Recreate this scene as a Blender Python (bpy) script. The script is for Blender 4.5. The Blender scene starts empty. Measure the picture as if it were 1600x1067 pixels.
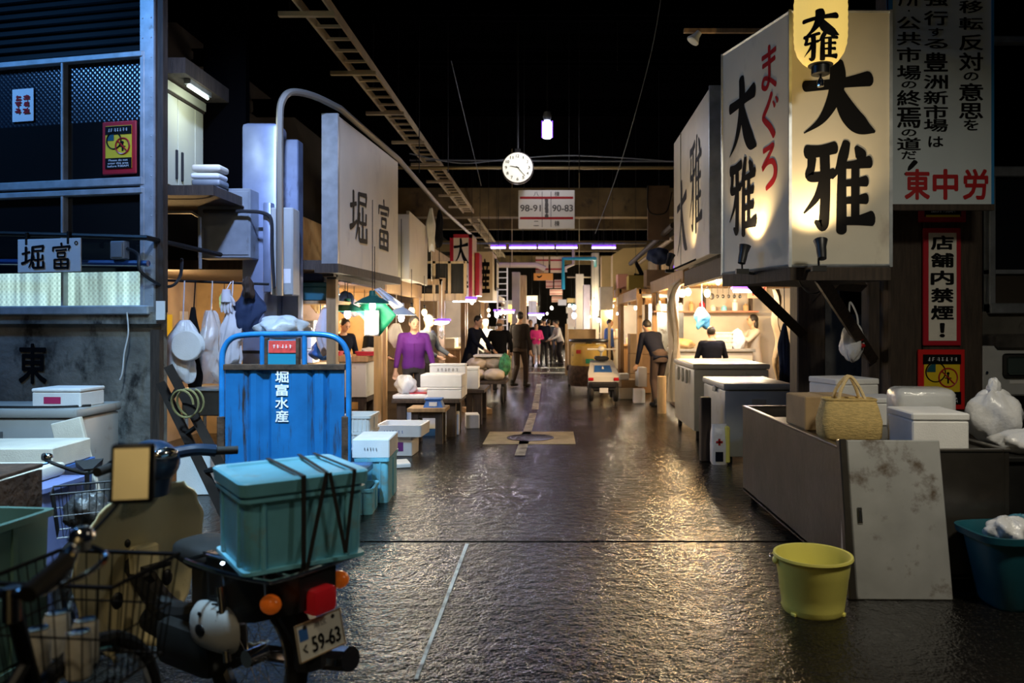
import bpy, bmesh, math, random
from mathutils import Vector, Matrix
R = math.radians
random.seed(7)
S = bpy.context.scene
C = S.collection
# ---------------------------------------------------------------- camera, world, big lights, exposure
F, CX, CY, EYE = 1200.0, 862.0, 506.0, 1.5
cam_d = bpy.data.cameras.new('camera'); cam = bpy.data.objects.new('camera', cam_d); C.objects.link(cam)
cam.location = (0, 0, EYE); cam.rotation_euler = (R(90), 0, 0)
cam_d.sensor_width = 36; cam_d.lens = F / 1600 * 36
cam_d.shift_x = -(CX - 800) / 1600; cam_d.shift_y = -(533.5 - CY) / 1600
cam_d.dof.use_dof = True; cam_d.dof.focus_distance = 6.4; cam_d.dof.aperture_fstop = 2.2
cam_d.clip_start = 0.05; cam_d.clip_end = 200
S.camera = cam
S.view_settings.view_transform = 'Standard'; S.view_settings.look = 'None'
S.view_settings.exposure = 0.0; S.view_settings.gamma = 1.0
S.view_settings.use_curve_mapping = False
S.cycles.sample_clamp_indirect = 4.0
W = bpy.data.worlds.new('night_sky'); S.world = W; W.use_nodes = True
W.node_tree.nodes['Background'].inputs[0].default_value = (0.012, 0.02, 0.035, 1)
W.node_tree.nodes['Background'].inputs[1].default_value = 0.12

def area(name, loc, target, size, power, col, spread=180):
    d = bpy.data.lights.new(name, 'AREA'); d.shape = 'DISK'; d.size = size; d.energy = power; d.color = col
    d.spread = R(spread)
    o = bpy.data.objects.new(name, d); C.objects.link(o); o.location = loc
    o.rotation_euler = (Vector(target) - Vector(loc)).to_track_quat('-Z', 'Y').to_euler()
    return o
def point(name, loc, power, col, r=0.05, parent=None):
    d = bpy.data.lights.new(name, 'POINT'); d.energy = power; d.color = col; d.shadow_soft_size = r
    o = bpy.data.objects.new(name, d); C.objects.link(o); o.location = loc
    if parent: o.parent = parent
    return o
def spot(name, loc, target, power, col, angle=60, blend=.6, r=.04):
    d = bpy.data.lights.new(name, 'SPOT'); d.energy = power; d.color = col; d.spot_size = R(angle); d.spot_blend = blend
    d.shadow_soft_size = r
    o = bpy.data.objects.new(name, d); C.objects.link(o); o.location = loc
    o.rotation_euler = (Vector(target) - Vector(loc)).to_track_quat('-Z', 'Y').to_euler()
    return o
area('mercury_street_lamp', (-6.2, 5.0, 5.5), (-4.4, 6.6, 2.6), .5, 64, (.13, .42, 1.0), 130)
area('warm_fill_right', (2.5, 2.3, 3.7), (1.95, 4.5, .5), .4, 30, (1.0, .90, .70), 120)  # warm fill added out of view for the tank and right foreground
area('added_warm_lamp_left', (-1.5, .4, 4.6), (-2.4, 4.2, .8), .4, 12, (1.0, .82, .55), 90)  # unseen warm lamp added to brighten the scooter and bicycles
area('hall_lamp_above_cart', (-1.9, 2.9, 5.2), (-1.95, 4.7, .8), .4, 112, (.48, .76, 1.0), 68)

area('blue_white_street_lamp', (-1.4, 3.4, 5.9), (-2.9, 8.0, 2.5), .4, 30, (.42, .58, 1.0), 36)
area('reflection_wall_lamp', (-1.5, -5.0, 4.6), (-1.5, -7, 2.2), .3, 60, (1.0, .82, .5), 120)  # unseen lamp added so mirror and chrome reflect a bright wall

# ---------------------------------------------------------------- helpers
def P(px, py, Y):
    return Vector(((px - CX) * Y / F, Y, EYE - (py - CY) * Y / F))
def XP(px, Y): return (px - CX) * Y / F
def ZP(py, Y): return EYE - (py - CY) * Y / F
def YG(py): return EYE * F / (py - CY)

def link(o, parent=None):
    C.objects.link(o)
    if parent: o.parent = parent
    return o
def tag(o, label=None, cat=None, group=None, kind=None):
    if label: o['label'] = label
    if cat: o['category'] = cat
    if group: o['group'] = group
    if kind: o['kind'] = kind
    return o
def thing(name, label, cat, loc=(0, 0, 0), rz=0, group=None):
    o = bpy.data.objects.new(name, None); C.objects.link(o)
    o.empty_display_size = .1
    o.location = loc; o.rotation_euler = (0, 0, R(rz))
    return tag(o, label, cat, group)
def dup(root, loc, rz=0, label=None, group=None, scale=None):
    r = root.copy(); C.objects.link(r); r.location = loc; r.rotation_euler = (0, 0, R(rz))
    if scale: r.scale = scale
    if label: r['label'] = label
    if group: r['group'] = group
    for ch in list(root.children):
        c = ch.copy(); C.objects.link(c); c.parent = r
        for g in list(ch.children):
            d = g.copy(); C.objects.link(d); d.parent = c
    return r

class MB:
    def __init__(s): s.bm = bmesh.new()
    def _m(s, verts, M):
        if M is not None: bmesh.ops.transform(s.bm, matrix=M, verts=verts)
    def bx(s, x0, x1, y0, y1, z0, z1, bev=0, M=None, seg=1):
        bm = s.bm
        vs = [bm.verts.new((x, y, z)) for x in (x0, x1) for y in (y0, y1) for z in (z0, z1)]
        fs = [(0, 1, 3, 2), (4, 6, 7, 5), (0, 4, 5, 1), (2, 3, 7, 6), (0, 2, 6, 4), (1, 5, 7, 3)]
        faces = [bm.faces.new([vs[i] for i in f]) for f in fs]
        if bev > 0:
            es = list({e for f in faces for e in f.edges})
            r = bmesh.ops.bevel(bm, geom=es, offset=bev, segments=seg, affect='EDGES', profile=.5)
            vs = list({v for f in r['faces'] for v in f.verts} | {v for v in vs if v.is_valid})
        s._m(vs, M); return s
    def box(s, c, size, rz=0, bev=0, M=None, seg=1):
        a, b, d = size[0] / 2, size[1] / 2, size[2] / 2
        T = Matrix.Translation(c) @ Matrix.Rotation(R(rz), 4, 'Z')
        if M is not None: T = T @ M
        return s.bx(-a, a, -b, b, -d, d, bev, T, seg)
    def rings(s, rings, caps=True, closed=False):
        bm = s.bm
        R_ = [[bm.verts.new(p) for p in r] for r in rings]
        n = len(R_[0]); k = len(R_)
        for i in range(k if closed else k - 1):
            A, B = R_[i], R_[(i + 1) % k]
            for j in range(n):
                try: bm.faces.new((A[j], A[(j + 1) % n], B[(j + 1) % n], B[j]))
                except ValueError: pass
        if caps and not closed:
            for r, rev in ((R_[0], True), (R_[-1], False)):
                try: bm.faces.new(list(reversed(r)) if rev else r)
                except ValueError: pass
        return s
    def tube(s, pts, r, n=8, closed=False):
        pts = [Vector(p) for p in pts]; k = len(pts)
        rr = r if isinstance(r, (list, tuple)) else [r] * k
        up = None; rings = []
        for i, p in enumerate(pts):
            a = pts[i - 1] if (i > 0 or closed) else p
            b = pts[(i + 1) % k] if (i < k - 1 or closed) else p
            t = (b - a).normalized()
            if up is None:
                up = Vector((0, 0, 1)) if abs(t.z) < .9 else Vector((1, 0, 0))
            u = (up - t * up.dot(t))
            if u.length < 1e-5: u = t.orthogonal()
            u.normalize(); v = t.cross(u); up = u
            rings.append([p + (u * math.cos(q) + v * math.sin(q)) * rr[i] for q in [2 * math.pi * j / n for j in range(n)]])
        return s.rings(rings, True, closed)
    def cyl(s, a, b, r0, r1=None, n=16):
        return s.tube([a, b], [r0, r0 if r1 is None else r1], n)
    def lathe(s, prof, c=(0, 0, 0), n=24, M=None):
        T = Matrix.Translation(c)
        if M is not None: T = T @ M
        rings = [[T @ Vector((r * math.cos(q), r * math.sin(q), z)) for q in [2 * math.pi * j / n for j in range(n)]] for r, z in prof]
        return s.rings(rings, True)
    def ball(s, c, r, u=14, v=9, M=None):
        sx, sy, sz = (r, r, r) if not isinstance(r, (tuple, list)) else r
        T = Matrix.Translation(c)
        if M is not None: T = T @ M
        rings = []
        for i in range(v + 1):
            t = -math.pi / 2 + math.pi * i / v
            cr = max(math.cos(t), .02)
            rings.append([T @ Vector((sx * cr * math.cos(q), sy * cr * math.sin(q), sz * math.sin(t))) for q in [2 * math.pi * j / u for j in range(u)]])
        return s.rings(rings, True)
    def prism(s, poly, depth, M):
        """2-D outline extruded along -local z of M by depth (front face at local z = 0)."""
        a = [M @ Vector((x, y, 0)) for x, y in poly]; b = [M @ Vector((x, y, -depth)) for x, y in poly]
        return s.rings([b, a], True)
    def grid(s, fn, nu, nv):
        bm = s.bm
        V = [[bm.verts.new(fn(i / nu, j / nv)) for j in range(nv + 1)] for i in range(nu + 1)]
        for i in range(nu):
            for j in range(nv):
                bm.faces.new((V[i][j], V[i + 1][j], V[i + 1][j + 1], V[i][j + 1]))
        return s
    def poly(s, pts):
        s.bm.faces.new([s.bm.verts.new(p) for p in pts]); return s
    def build(s, name, mat, parent=None, smooth=.6, solid=0, sub=0, loc=None, rz=0, fixn=True):
        bm = s.bm
        if fixn: bmesh.ops.recalc_face_normals(bm, faces=bm.faces)
        me = bpy.data.meshes.new(name); bm.to_mesh(me); bm.free()
        if smooth:
            me.polygons.foreach_set('use_smooth', [True] * len(me.polygons)); me.set_sharp_from_angle(angle=smooth)
        me.materials.append(mat)
        o = bpy.data.objects.new(name, me); link(o, parent)
        if loc is not None: o.location = loc
        if rz: o.rotation_euler = (0, 0, R(rz))
        if solid:
            m = o.modifiers.new('solid', 'SOLIDIFY'); m.thickness = solid; m.offset = 0
        if sub:
            m = o.modifiers.new('sub', 'SUBSURF'); m.levels = sub; m.render_levels = sub
        return o

def smooth_path(pts, k=6, closed=False):
    """Catmull-Rom through points of any dimension."""
    pts = [tuple(p) for p in pts]; out = []; n = len(pts)
    rng = range(n) if closed else range(n - 1)
    for i in rng:
        p0 = pts[i - 1] if (i > 0 or closed) else pts[0]
        p1 = pts[i]; p2 = pts[(i + 1) % n]; p3 = pts[(i + 2) % n] if (i + 2 < n or closed) else pts[-1]
        for j in range(k):
            t = j / k
            out.append(tuple(.5 * (2 * b + (c - a) * t + (2 * a - 5 * b + 4 * c - d) * t * t + (3 * b - a - 3 * c + d) * t ** 3) for a, b, c, d in zip(p0, p1, p2, p3)))
    if not closed: out.append(pts[-1])
    return out
def frame(origin, right, up=(0, 0, 1)):
    r = Vector(right).normalized(); u = Vector(up).normalized(); n = r.cross(u).normalized(); u = n.cross(r)
    M = Matrix((r, u, n)).transposed().to_4x4(); M.translation = Vector(origin); return M

# ---------------------------------------------------------------- materials
_mats = {}
def mat(name, col, rough=.5, metal=0.0, var=0.0, scale=4.0, bump=0.0, bscale=30.0, dirt=None, emit=None, alpha=1.0, trans=0.0, spec=.5, stretch=(1, 1, 1), coat=0.0):
    if name in _mats: return _mats[name]
    m = bpy.data.materials.new(name); m.use_nodes = True
    nt = m.node_tree; N = nt.nodes; L = nt.links; b = N['Principled BSDF']
    b.inputs['Base Color'].default_value = (*col, 1); b.inputs['Roughness'].default_value = rough; b.inputs['Metallic'].default_value = metal
    b.inputs['Specular IOR Level'].default_value = spec; b.inputs['Alpha'].default_value = alpha
    b.inputs['Transmission Weight'].default_value = trans; b.inputs['Coat Weight'].default_value = coat
    tc = N.new('ShaderNodeTexCoord'); mp = N.new('ShaderNodeMapping'); mp.inputs['Scale'].default_value = stretch
    L.new(tc.outputs['Object'], mp.inputs['Vector'])
    src = None
    if var > 0:
        n = N.new('ShaderNodeTexNoise'); n.inputs['Scale'].default_value = scale; n.inputs['Detail'].default_value = 5; L.new(mp.outputs[0], n.inputs['Vector'])
        x = N.new('ShaderNodeMix'); x.data_type = 'RGBA'
        x.inputs[6].default_value = (*[c * (1 - var) for c in col], 1); x.inputs[7].default_value = (*[min(1, c * (1 + var * .5)) for c in col], 1)
        r = N.new('ShaderNodeMapRange'); r.inputs[1].default_value = .3; r.inputs[2].default_value = .7
        L.new(n.outputs[0], r.inputs[0]); L.new(r.outputs[0], x.inputs[0]); src = x.outputs[2]
    if dirt:
        dc, thr, ds, dst = dirt
        mp2 = N.new('ShaderNodeMapping'); mp2.inputs['Scale'].default_value = dst; L.new(tc.outputs['Object'], mp2.inputs['Vector'])
        n = N.new('ShaderNodeTexNoise'); n.inputs['Scale'].default_value = ds; n.inputs['Detail'].default_value = 8; n.inputs['Roughness'].default_value = .65; L.new(mp2.outputs[0], n.inputs['Vector'])
        r = N.new('ShaderNodeMapRange'); r.inputs[1].default_value = thr; r.inputs[2].default_value = thr + .12; L.new(n.outputs[0], r.inputs[0])
        x = N.new('ShaderNodeMix'); x.data_type = 'RGBA'; x.inputs[6].default_value = (*col, 1); x.inputs[7].default_value = (*dc, 1)
        if src: L.new(src, x.inputs[6])
        L.new(r.outputs[0], x.inputs[0]); src = x.outputs[2]
    if src: L.new(src, b.inputs['Base Color'])
    if bump > 0:
        n = N.new('ShaderNodeTexNoise'); n.inputs['Scale'].default_value = bscale; n.inputs['Detail'].default_value = 6; L.new(mp.outputs[0], n.inputs['Vector'])
        bp = N.new('ShaderNodeBump'); bp.inputs['Strength'].default_value = bump; bp.inputs['Distance'].default_value = .02
        L.new(n.outputs[0], bp.inputs['Height']); L.new(bp.outputs[0], b.inputs['Normal'])
    if emit:
        b.inputs['Emission Color'].default_value = (*emit[0], 1); b.inputs['Emission Strength'].default_value = emit[1]
    _mats[name] = m; return m

WARM = (1.0, .62, .26); WHITE = (1.0, .84, .58); COOL = (.72, .85, 1.0); VIOLET = (.42, .25, 1.0)
m_concrete = mat('grimy_concrete', (.22, .205, .175), .85, var=.6, scale=2.2, bump=.5, bscale=18, dirt=((.022, .019, .016), .50, 2.8, (1, 1, .75)))
m_alu = mat('aluminium', (.50, .54, .58), .38, .75, var=.25, scale=8)
m_alu_white = mat('painted_aluminium', (.40, .44, .48), .45, .2, var=.25, scale=10, dirt=((.2, .17, .14), .66, 9, (1, 1, 1)))
m_steel = mat('stainless_steel', (.115, .105, .092), .33, .75, var=.35, scale=3, bump=.12, bscale=14, dirt=((.12, .105, .085), .56, 4, (1, 1, 1)))
m_steel_pale = mat('scuffed_steel', (.42, .43, .43), .5, .35, var=.2, scale=4, dirt=((.13, .10, .075), .53, 5, (1, 1, 1)))
m_chrome = mat('chrome', (.75, .75, .75), .14, 1)
m_dark_metal = mat('dark_painted_steel', (.012, .012, .012), .5, .3, var=.4, scale=9)
m_rusty = mat('rusty_steel', (.075, .042, .026), .8, .2, var=.6, scale=12, bump=.4)
m_gray_metal = mat('grey_painted_metal', (.22, .25, .29), .5, .25, var=.25, scale=5, dirt=((.1, .09, .08), .64, 6, (1, 1, .4)))
m_bluegray = mat('blue_grey_duct_metal', (.27, .33, .50), .42, .5, var=.3, scale=3, dirt=((.08, .08, .09), .6, 3, (1, 1, .3)))
m_wood_dark = mat('dark_stained_wood', (.05, .034, .024), .7, var=.5, scale=6, bump=.3, stretch=(6, 6, .6))
m_wood = mat('plywood', (.40, .25, .12), .65, var=.35, scale=4, bump=.2, stretch=(5, 5, .5))
m_wood_pale = mat('pale_timber', (.55, .40, .22), .65, var=.3, scale=4, bump=.2, stretch=(5, 5, .5))
m_board = mat('white_sign_board', (.70, .66, .55), .42, var=.1, scale=2, dirt=((.52, .47, .39), .6, 2.2, (1, 1, .5)))
m_board_lit = mat('cream_sign_board', (.78, .66, .44), .5, var=.12, scale=2)
m_black = mat('black_paint', (.008, .008, .009), .4)
m_ink = mat('black_lettering', (.004, .004, .005), .6, spec=.12)
m_ink_grey = mat('faded_lettering', (.10, .095, .09), .5)
m_red = mat('red_lettering', (.38, .008, .012), .4)
m_white_ink = mat('white_lettering', (.85, .87, .9), .5)
m_foam = mat('white_foam', (.80, .81, .82), .75, var=.08, scale=6, bump=.15, bscale=120)
m_foam_warm = mat('aged_foam', (.70, .66, .56), .75, var=.12, scale=6, bump=.15, bscale=120)
m_card = mat('cardboard', (.45, .31, .16), .8, var=.2, scale=4, bump=.1)
m_card_dark = mat('brown_cardboard', (.33, .21, .11), .85, var=.25, scale=4, bump=.1)
m_straw = mat('woven_straw', (.62, .45, .17), .75, var=.3, scale=30, bump=.5, bscale=60, stretch=(1, 1, 4))
m_freezer = mat('white_enamel', (.62, .62, .58), .35, var=.1, scale=3, dirt=((.36, .33, .26), .6, 4, (1, 1, 1)))
m_freezer_grey = mat('grey_enamel', (.36, .38, .38), .38, var=.12, scale=3, dirt=((.22, .2, .17), .6, 5, (1, 1, 1)))
m_plastic = mat('clear_plastic_film', (.75, .78, .8), .18, bump=.9, bscale=9, alpha=.55, spec=.9)
m_bag = mat('white_plastic_bag', (.74, .76, .80), .3, bump=.8, bscale=10, spec=.6, var=.12, scale=5)
m_rubber = mat('black_rubber', (.012, .012, .012), .75)
m_bplastic = mat('black_plastic', (.016, .017, .02), .4)
m_blue = mat('blue_paint_rust', (.012, .15, .42), .38, .1, var=.25, scale=5, dirt=((.035, .03, .03), .545, 3.0, (6, 6, .6)))
m_blue_pipe = mat('blue_pipe_paint', (.02, .22, .6), .32, .15, var=.3, scale=8, dirt=((.06, .05, .045), .64, 10, (1, 1, .5)))
m_cyan = mat('turquoise_plastic', (.20, .60, .78), .42, var=.25, scale=4, dirt=((.26, .42, .45), .56, 5, (1, 1, 1)))
m_teal = mat('teal_plastic', (.010, .095, .135), .45, var=.25, scale=4)
m_yellow = mat('yellow_plastic', (.80, .74, .17), .42, var=.10, scale=3, dirt=((.5, .38, .04), .66, 5, (1, 1, 1)))
m_green_crate = mat('pale_green_plastic', (.11, .22, .19), .5, var=.2)
m_beige = mat('beige_scooter_plastic', (.62, .55, .33), .28, var=.08, scale=3, coat=.3, dirt=((.36, .3, .16), .64, 6, (1, 1, 1)))
m_blue_tub = mat('blue_tub_plastic', (.03, .13, .42), .5, var=.2)
m_purple = mat('purple_shirt_cloth', (.10, .010, .19), .8, bump=.3, bscale=14)
m_skin = mat('skin', (.55, .33, .21), .55)
m_hair = mat('black_hair', (.012, .010, .009), .55, bump=.3, bscale=60)
m_navy = mat('navy_cloth', (.006, .008, .018), .9, spec=.15, bump=.3, bscale=12)
m_blackcloth = mat('black_cloth', (.006, .006, .007), .9, spec=.15, bump=.3, bscale=12)
m_brown_cloth = mat('brown_cloth', (.034, .021, .017), .9, bump=.3, bscale=12)
m_pants = mat('dark_trousers', (.02, .018, .018), .85, bump=.3, bscale=12)
m_green = mat('green_cloth', (.01, .26, .14), .6, bump=.5, bscale=6)
m_bluecloth = mat('dark_blue_cloth', (.014, .03, .09), .8, bump=.6, bscale=8)
m_shade_green = mat('green_enamel_shade', (.02, .13, .10), .35)
m_paper = mat('white_paper', (.75, .76, .78), .6)
m_signyellow = mat('yellow_notice', (.75, .55, .02), .45)
m_signred = mat('red_notice_frame', (.42, .015, .03), .35)
m_bulb = mat('lamp_glow', (1, .9, .75), .4, emit=((1, .9, .75), 16))
m_bulb_warm = mat('warm_lamp_glow', (1, .8, .5), .4, emit=(WARM, 14))
m_tube = mat('violet_fluorescent_glow', (.6, .5, 1), .4, emit=((.55, .42, 1.0), 5))
m_tube_cool = mat('cool_fluorescent_glow', (.8, .9, 1), .4, emit=((.75, .85, 1.0), 9))
m_violet_fringe = mat('violet_fringe_glow', (.2, .08, .8), .4, emit=((.22, .06, 1.0), 1.6))  # violet halo around lamps, put into rims and fittings as glow
m_black_void = mat('unlit_black', (.0015, .0015, .002), 1.0, spec=.0)  # unlit darkness put into the colour of roof, girders and shop walls

# ---------------------------------------------------------------- writing
def text_mesh(body, size=1, bold=0.0, line=1.0, align='CENTER'):
    cu = bpy.data.curves.new('t', 'FONT'); cu.body = body; cu.size = size; cu.align_x = align; cu.align_y = 'CENTER'
    cu.space_line = line; cu.offset = bold; cu.fill_mode = 'FRONT'; cu.resolution_u = 3
    ob = bpy.data.objects.new('t', cu); C.objects.link(ob)
    dg = bpy.context.evaluated_depsgraph_get(); dg.update()
    me = bpy.data.meshes.new_from_object(ob.evaluated_get(dg))
    bpy.data.objects.remove(ob); bpy.data.curves.remove(cu)
    return me
def lettering(parent, body, M, w, h, mt, bold=0.0, line=1.0, name='lettering', align='CENTER', lift=.0025):
    """Text fitted to w x h metres, centred on the frame M (its z is the board normal)."""
    me = text_mesh(body, 1.0, 0, line, align)
    if not me.vertices: return None
    xs = [v.co.x for v in me.vertices]; ys = [v.co.y for v in me.vertices]
    if bold > .004:      # thicken the strokes: shifted copies a hair apart
        bm = bmesh.new(); bm.from_mesh(me); g0 = bm.verts[:] + bm.edges[:] + bm.faces[:]
        for k in range(6):
            r = bmesh.ops.duplicate(bm, geom=g0); q = k * math.pi / 3
            bmesh.ops.translate(bm, verts=[v for v in r['geom'] if isinstance(v, bmesh.types.BMVert)], vec=(bold * math.cos(q), bold * math.sin(q), .0004 * (k + 1)))
        bm.to_mesh(me); bm.free()
        xs = [v.co.x for v in me.vertices]; ys = [v.co.y for v in me.vertices]
    cx, cy = (min(xs) + max(xs)) / 2, (min(ys) + max(ys)) / 2
    sx = w / max(1e-4, max(xs) - min(xs)); sy = h / max(1e-4, max(ys) - min(ys))
    T = M @ Matrix.Translation((0, 0, lift)) @ Matrix.Diagonal((sx, sy, 1, 1)) @ Matrix.Translation((-cx, -cy, 0))
    me.transform(T); me.name = name; me.materials.clear(); me.materials.append(mt)
    o = bpy.data.objects.new(name, me); link(o, parent); return o
def brush(parent, strokes, M, w, h, mt, name='lettering', lift=.0025, thick=1.0):
    """Brush writing: strokes = lists of (x, y, width) in a unit square, y up."""
    mb = MB()
    for si, st in enumerate(strokes):
        pts = smooth_path(st, 7) if len(st) > 2 else smooth_path([st[0], tuple((a + b) / 2 for a, b in zip(*st)), st[1]], 5)
        L_, R_ = [], []
        for i, (x, y, wd) in enumerate(pts):
            a = pts[max(0, i - 1)]; b = pts[min(len(pts) - 1, i + 1)]
            dx, dy = b[0] - a[0], b[1] - a[1]; q = math.hypot(dx, dy) or 1
            nx, ny = -dy / q, dx / q; hw = max(wd, .004) * thick / 2
            L_.append((x + nx * hw, y + ny * hw)); R_.append((x - nx * hw, y - ny * hw))
        def cap(p, q, wd):
            dx, dy = q[0] - p[0], q[1] - p[1]; l = math.hypot(dx, dy) or 1
            dx, dy = dx / l * wd * thick / 2, dy / l * wd * thick / 2; out = []
            for k in range(1, 6):
                t = math.pi * k / 6; c, s_ = math.cos(t), math.sin(t)
                out.append((q[0] - dy * c + dx * s_ * .6, q[1] + dx * c + dy * s_ * .6))
            return out
        z = lift + si * .0003
        tr = lambda p: M @ Vector(((p[0] - .5) * w, (p[1] - .5) * h, z))
        bm = mb.bm
        V1 = [bm.verts.new(tr(p)) for p in L_]; V2 = [bm.verts.new(tr(p)) for p in R_]
        for i in range(len(V1) - 1): bm.faces.new((V1[i], V1[i + 1], V2[i + 1], V2[i]))
        e = [bm.verts.new(tr(p)) for p in cap(pts[-2][:2], pts[-1][:2], pts[-1][2])]
        try: bm.faces.new([V1[-1]] + e + [V2[-1]])
        except ValueError: pass
        e = [bm.verts.new(tr(p)) for p in cap(pts[1][:2], pts[0][:2], pts[0][2])]
        try: bm.faces.new([V2[0]] + e + [V1[0]])
        except ValueError: pass
    return mb.build(name, mt, parent, smooth=0, fixn=False)
K_DAI = [[(.04, .66, .11), (.30, .68, .10), (.60, .715, .10), (.92, .77, .15)],
         [(.47, 1.0, .13), (.49, .80, .15), (.44, .50, .13), (.27, .18, .075), (.02, -.02, .012)],
         [(.50, .62, .08), (.57, .42, .15), (.68, .22, .19), (.82, .08, .17), (1.0, .0, .03)]]
K_GA = [[(.06, .90, .10), (.25, .91, .085), (.46, .95, .09)], [(.13, .82, .08), (.12, .72, .07), (.10, .62, .075), (.28, .62, .07), (.44, .66, .07)],
        [(.31, .88, .09), (.32, .55, .09), (.31, .20, .09), (.28, .06, .09), (.18, .10, .03)], [(.29, .58, .07), (.20, .38, .055), (.02, .20, .012)],
        [(.33, .92, .04), (.345, .66, .05)],
        [(.62, 1.0, .07), (.57, .84, .09), (.50, .70, .05), (.42, .60, .02)], [(.56, .78, .07), (.55, .40, .085), (.55, .00, .095)],
        [(.76, .95, .04), (.82, .87, .10), (.83, .83, .08)], [(.58, .745, .05), (.74, .755, .06), (.95, .785, .09)],
        [(.58, .54, .05), (.74, .55, .055), (.90, .565, .08)], [(.58, .34, .05), (.74, .35, .055), (.90, .365, .08)],
        [(.58, .11, .06), (.76, .115, .065), (.98, .14, .11)], [(.745, .76, .07), (.745, .44, .075), (.745, .12, .075)]]
K_HORI = [[(.02, .62, .08), (.18, .66, .07), (.34, .70, .07)], [(.18, .90, .09), (.18, .55, .09), (.17, .30, .08)], [(.0, .22, .10), (.18, .28, .08), (.36, .38, .05)],
          [(.46, .90, .07), (.70, .92, .07), (.93, .94, .08)], [(.92, .92, .08), (.90, .80, .07), (.88, .72, .06)], [(.48, .74, .06), (.70, .745, .06), (.88, .755, .06)],
          [(.47, .90, .09), (.46, .60, .09), (.42, .30, .08), (.30, .04, .03)], [(.70, .66, .08), (.70, .36, .08), (.70, .06, .09)],
          [(.52, .54, .06), (.52, .38, .06), (.70, .37, .06), (.88, .38, .06)], [(.90, .56, .07), (.89, .38, .07)],
          [(.50, .26, .07), (.50, .05, .08), (.72, .04, .08), (.95, .05, .08)], [(.93, .28, .08), (.93, .06, .08)]]
K_TOMI = [[(.50, 1.0, .10), (.52, .90, .08)], [(.10, .84, .08), (.09, .70, .07)], [(.10, .84, .07), (.50, .86, .07), (.92, .88, .08)], [(.92, .88, .09), (.85, .72, .05)],
          [(.24, .72, .07), (.50, .735, .06), (.76, .75, .07)], [(.32, .62, .07), (.33, .46, .07)], [(.32, .62, .06), (.50, .63, .06), (.70, .635, .07)],
          [(.70, .63, .07), (.67, .47, .06)], [(.33, .47, .06), (.67, .475, .06)],
          [(.18, .36, .09), (.18, .02, .09)], [(.18, .36, .07), (.5, .37, .06), (.84, .375, .08)], [(.84, .37, .10), (.83, .02, .10)],
          [(.20, .20, .06), (.82, .205, .06)], [(.18, .04, .08), (.83, .045, .08)], [(.5, .36, .07), (.5, .05, .07)]]
K_MA = [[(.12, .80, .10), (.5, .82, .09), (.88, .86, .10)], [(.16, .60, .10), (.5, .62, .09), (.84, .66, .10)],
        [(.52, 1.0, .11), (.53, .6, .11), (.52, .22, .11), (.36, .04, .10), (.14, .12, .10), (.24, .28, .09), (.52, .22, .09), (.90, .02, .10)]]
K_GU = [[(.66, 1.0, .12), (.46, .76, .12), (.20, .54, .12), (.24, .44, .12), (.55, .24, .14), (.80, .0, .15)], [(.74, .80, .05), (.84, .68, .09)], [(.90, .88, .05), (1.0, .76, .09)]]
K_RO = [[(.20, .92, .11), (.50, .95, .10), (.74, .97, .12), (.56, .80, .10), (.14, .50, .12), (.40, .60, .10), (.72, .60, .12), (.88, .40, .15), (.78, .16, .15), (.36, .0, .10)]]

def scribble(parent, M, w, h, n, mt, rows=1, name='print', seed=1):
    """Unreadable small print: clusters of short strokes standing for characters too small to read."""
    r = random.Random(seed); st = []
    for j in range(rows):
        y0 = 1 - (j + .5) / rows; hh = .36 / rows
        for i in range(n):
            x0 = (i + .5) / n; ww = .36 / n
            for _ in range(3): y = y0 + r.uniform(-hh, hh); st.append([(x0 - ww * r.uniform(.5, 1), y, .16 / n), (x0 + ww * r.uniform(.5, 1), y + r.uniform(-.02, .02), .16 / n)])
            x = x0 + ww * r.uniform(-.5, .5); st.append([(x, y0 + hh, .16 / n), (x + r.uniform(-.02, .02), y0 - hh, .16 / n)])
    return brush(parent, st, M, w, h, mt, name)
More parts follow.
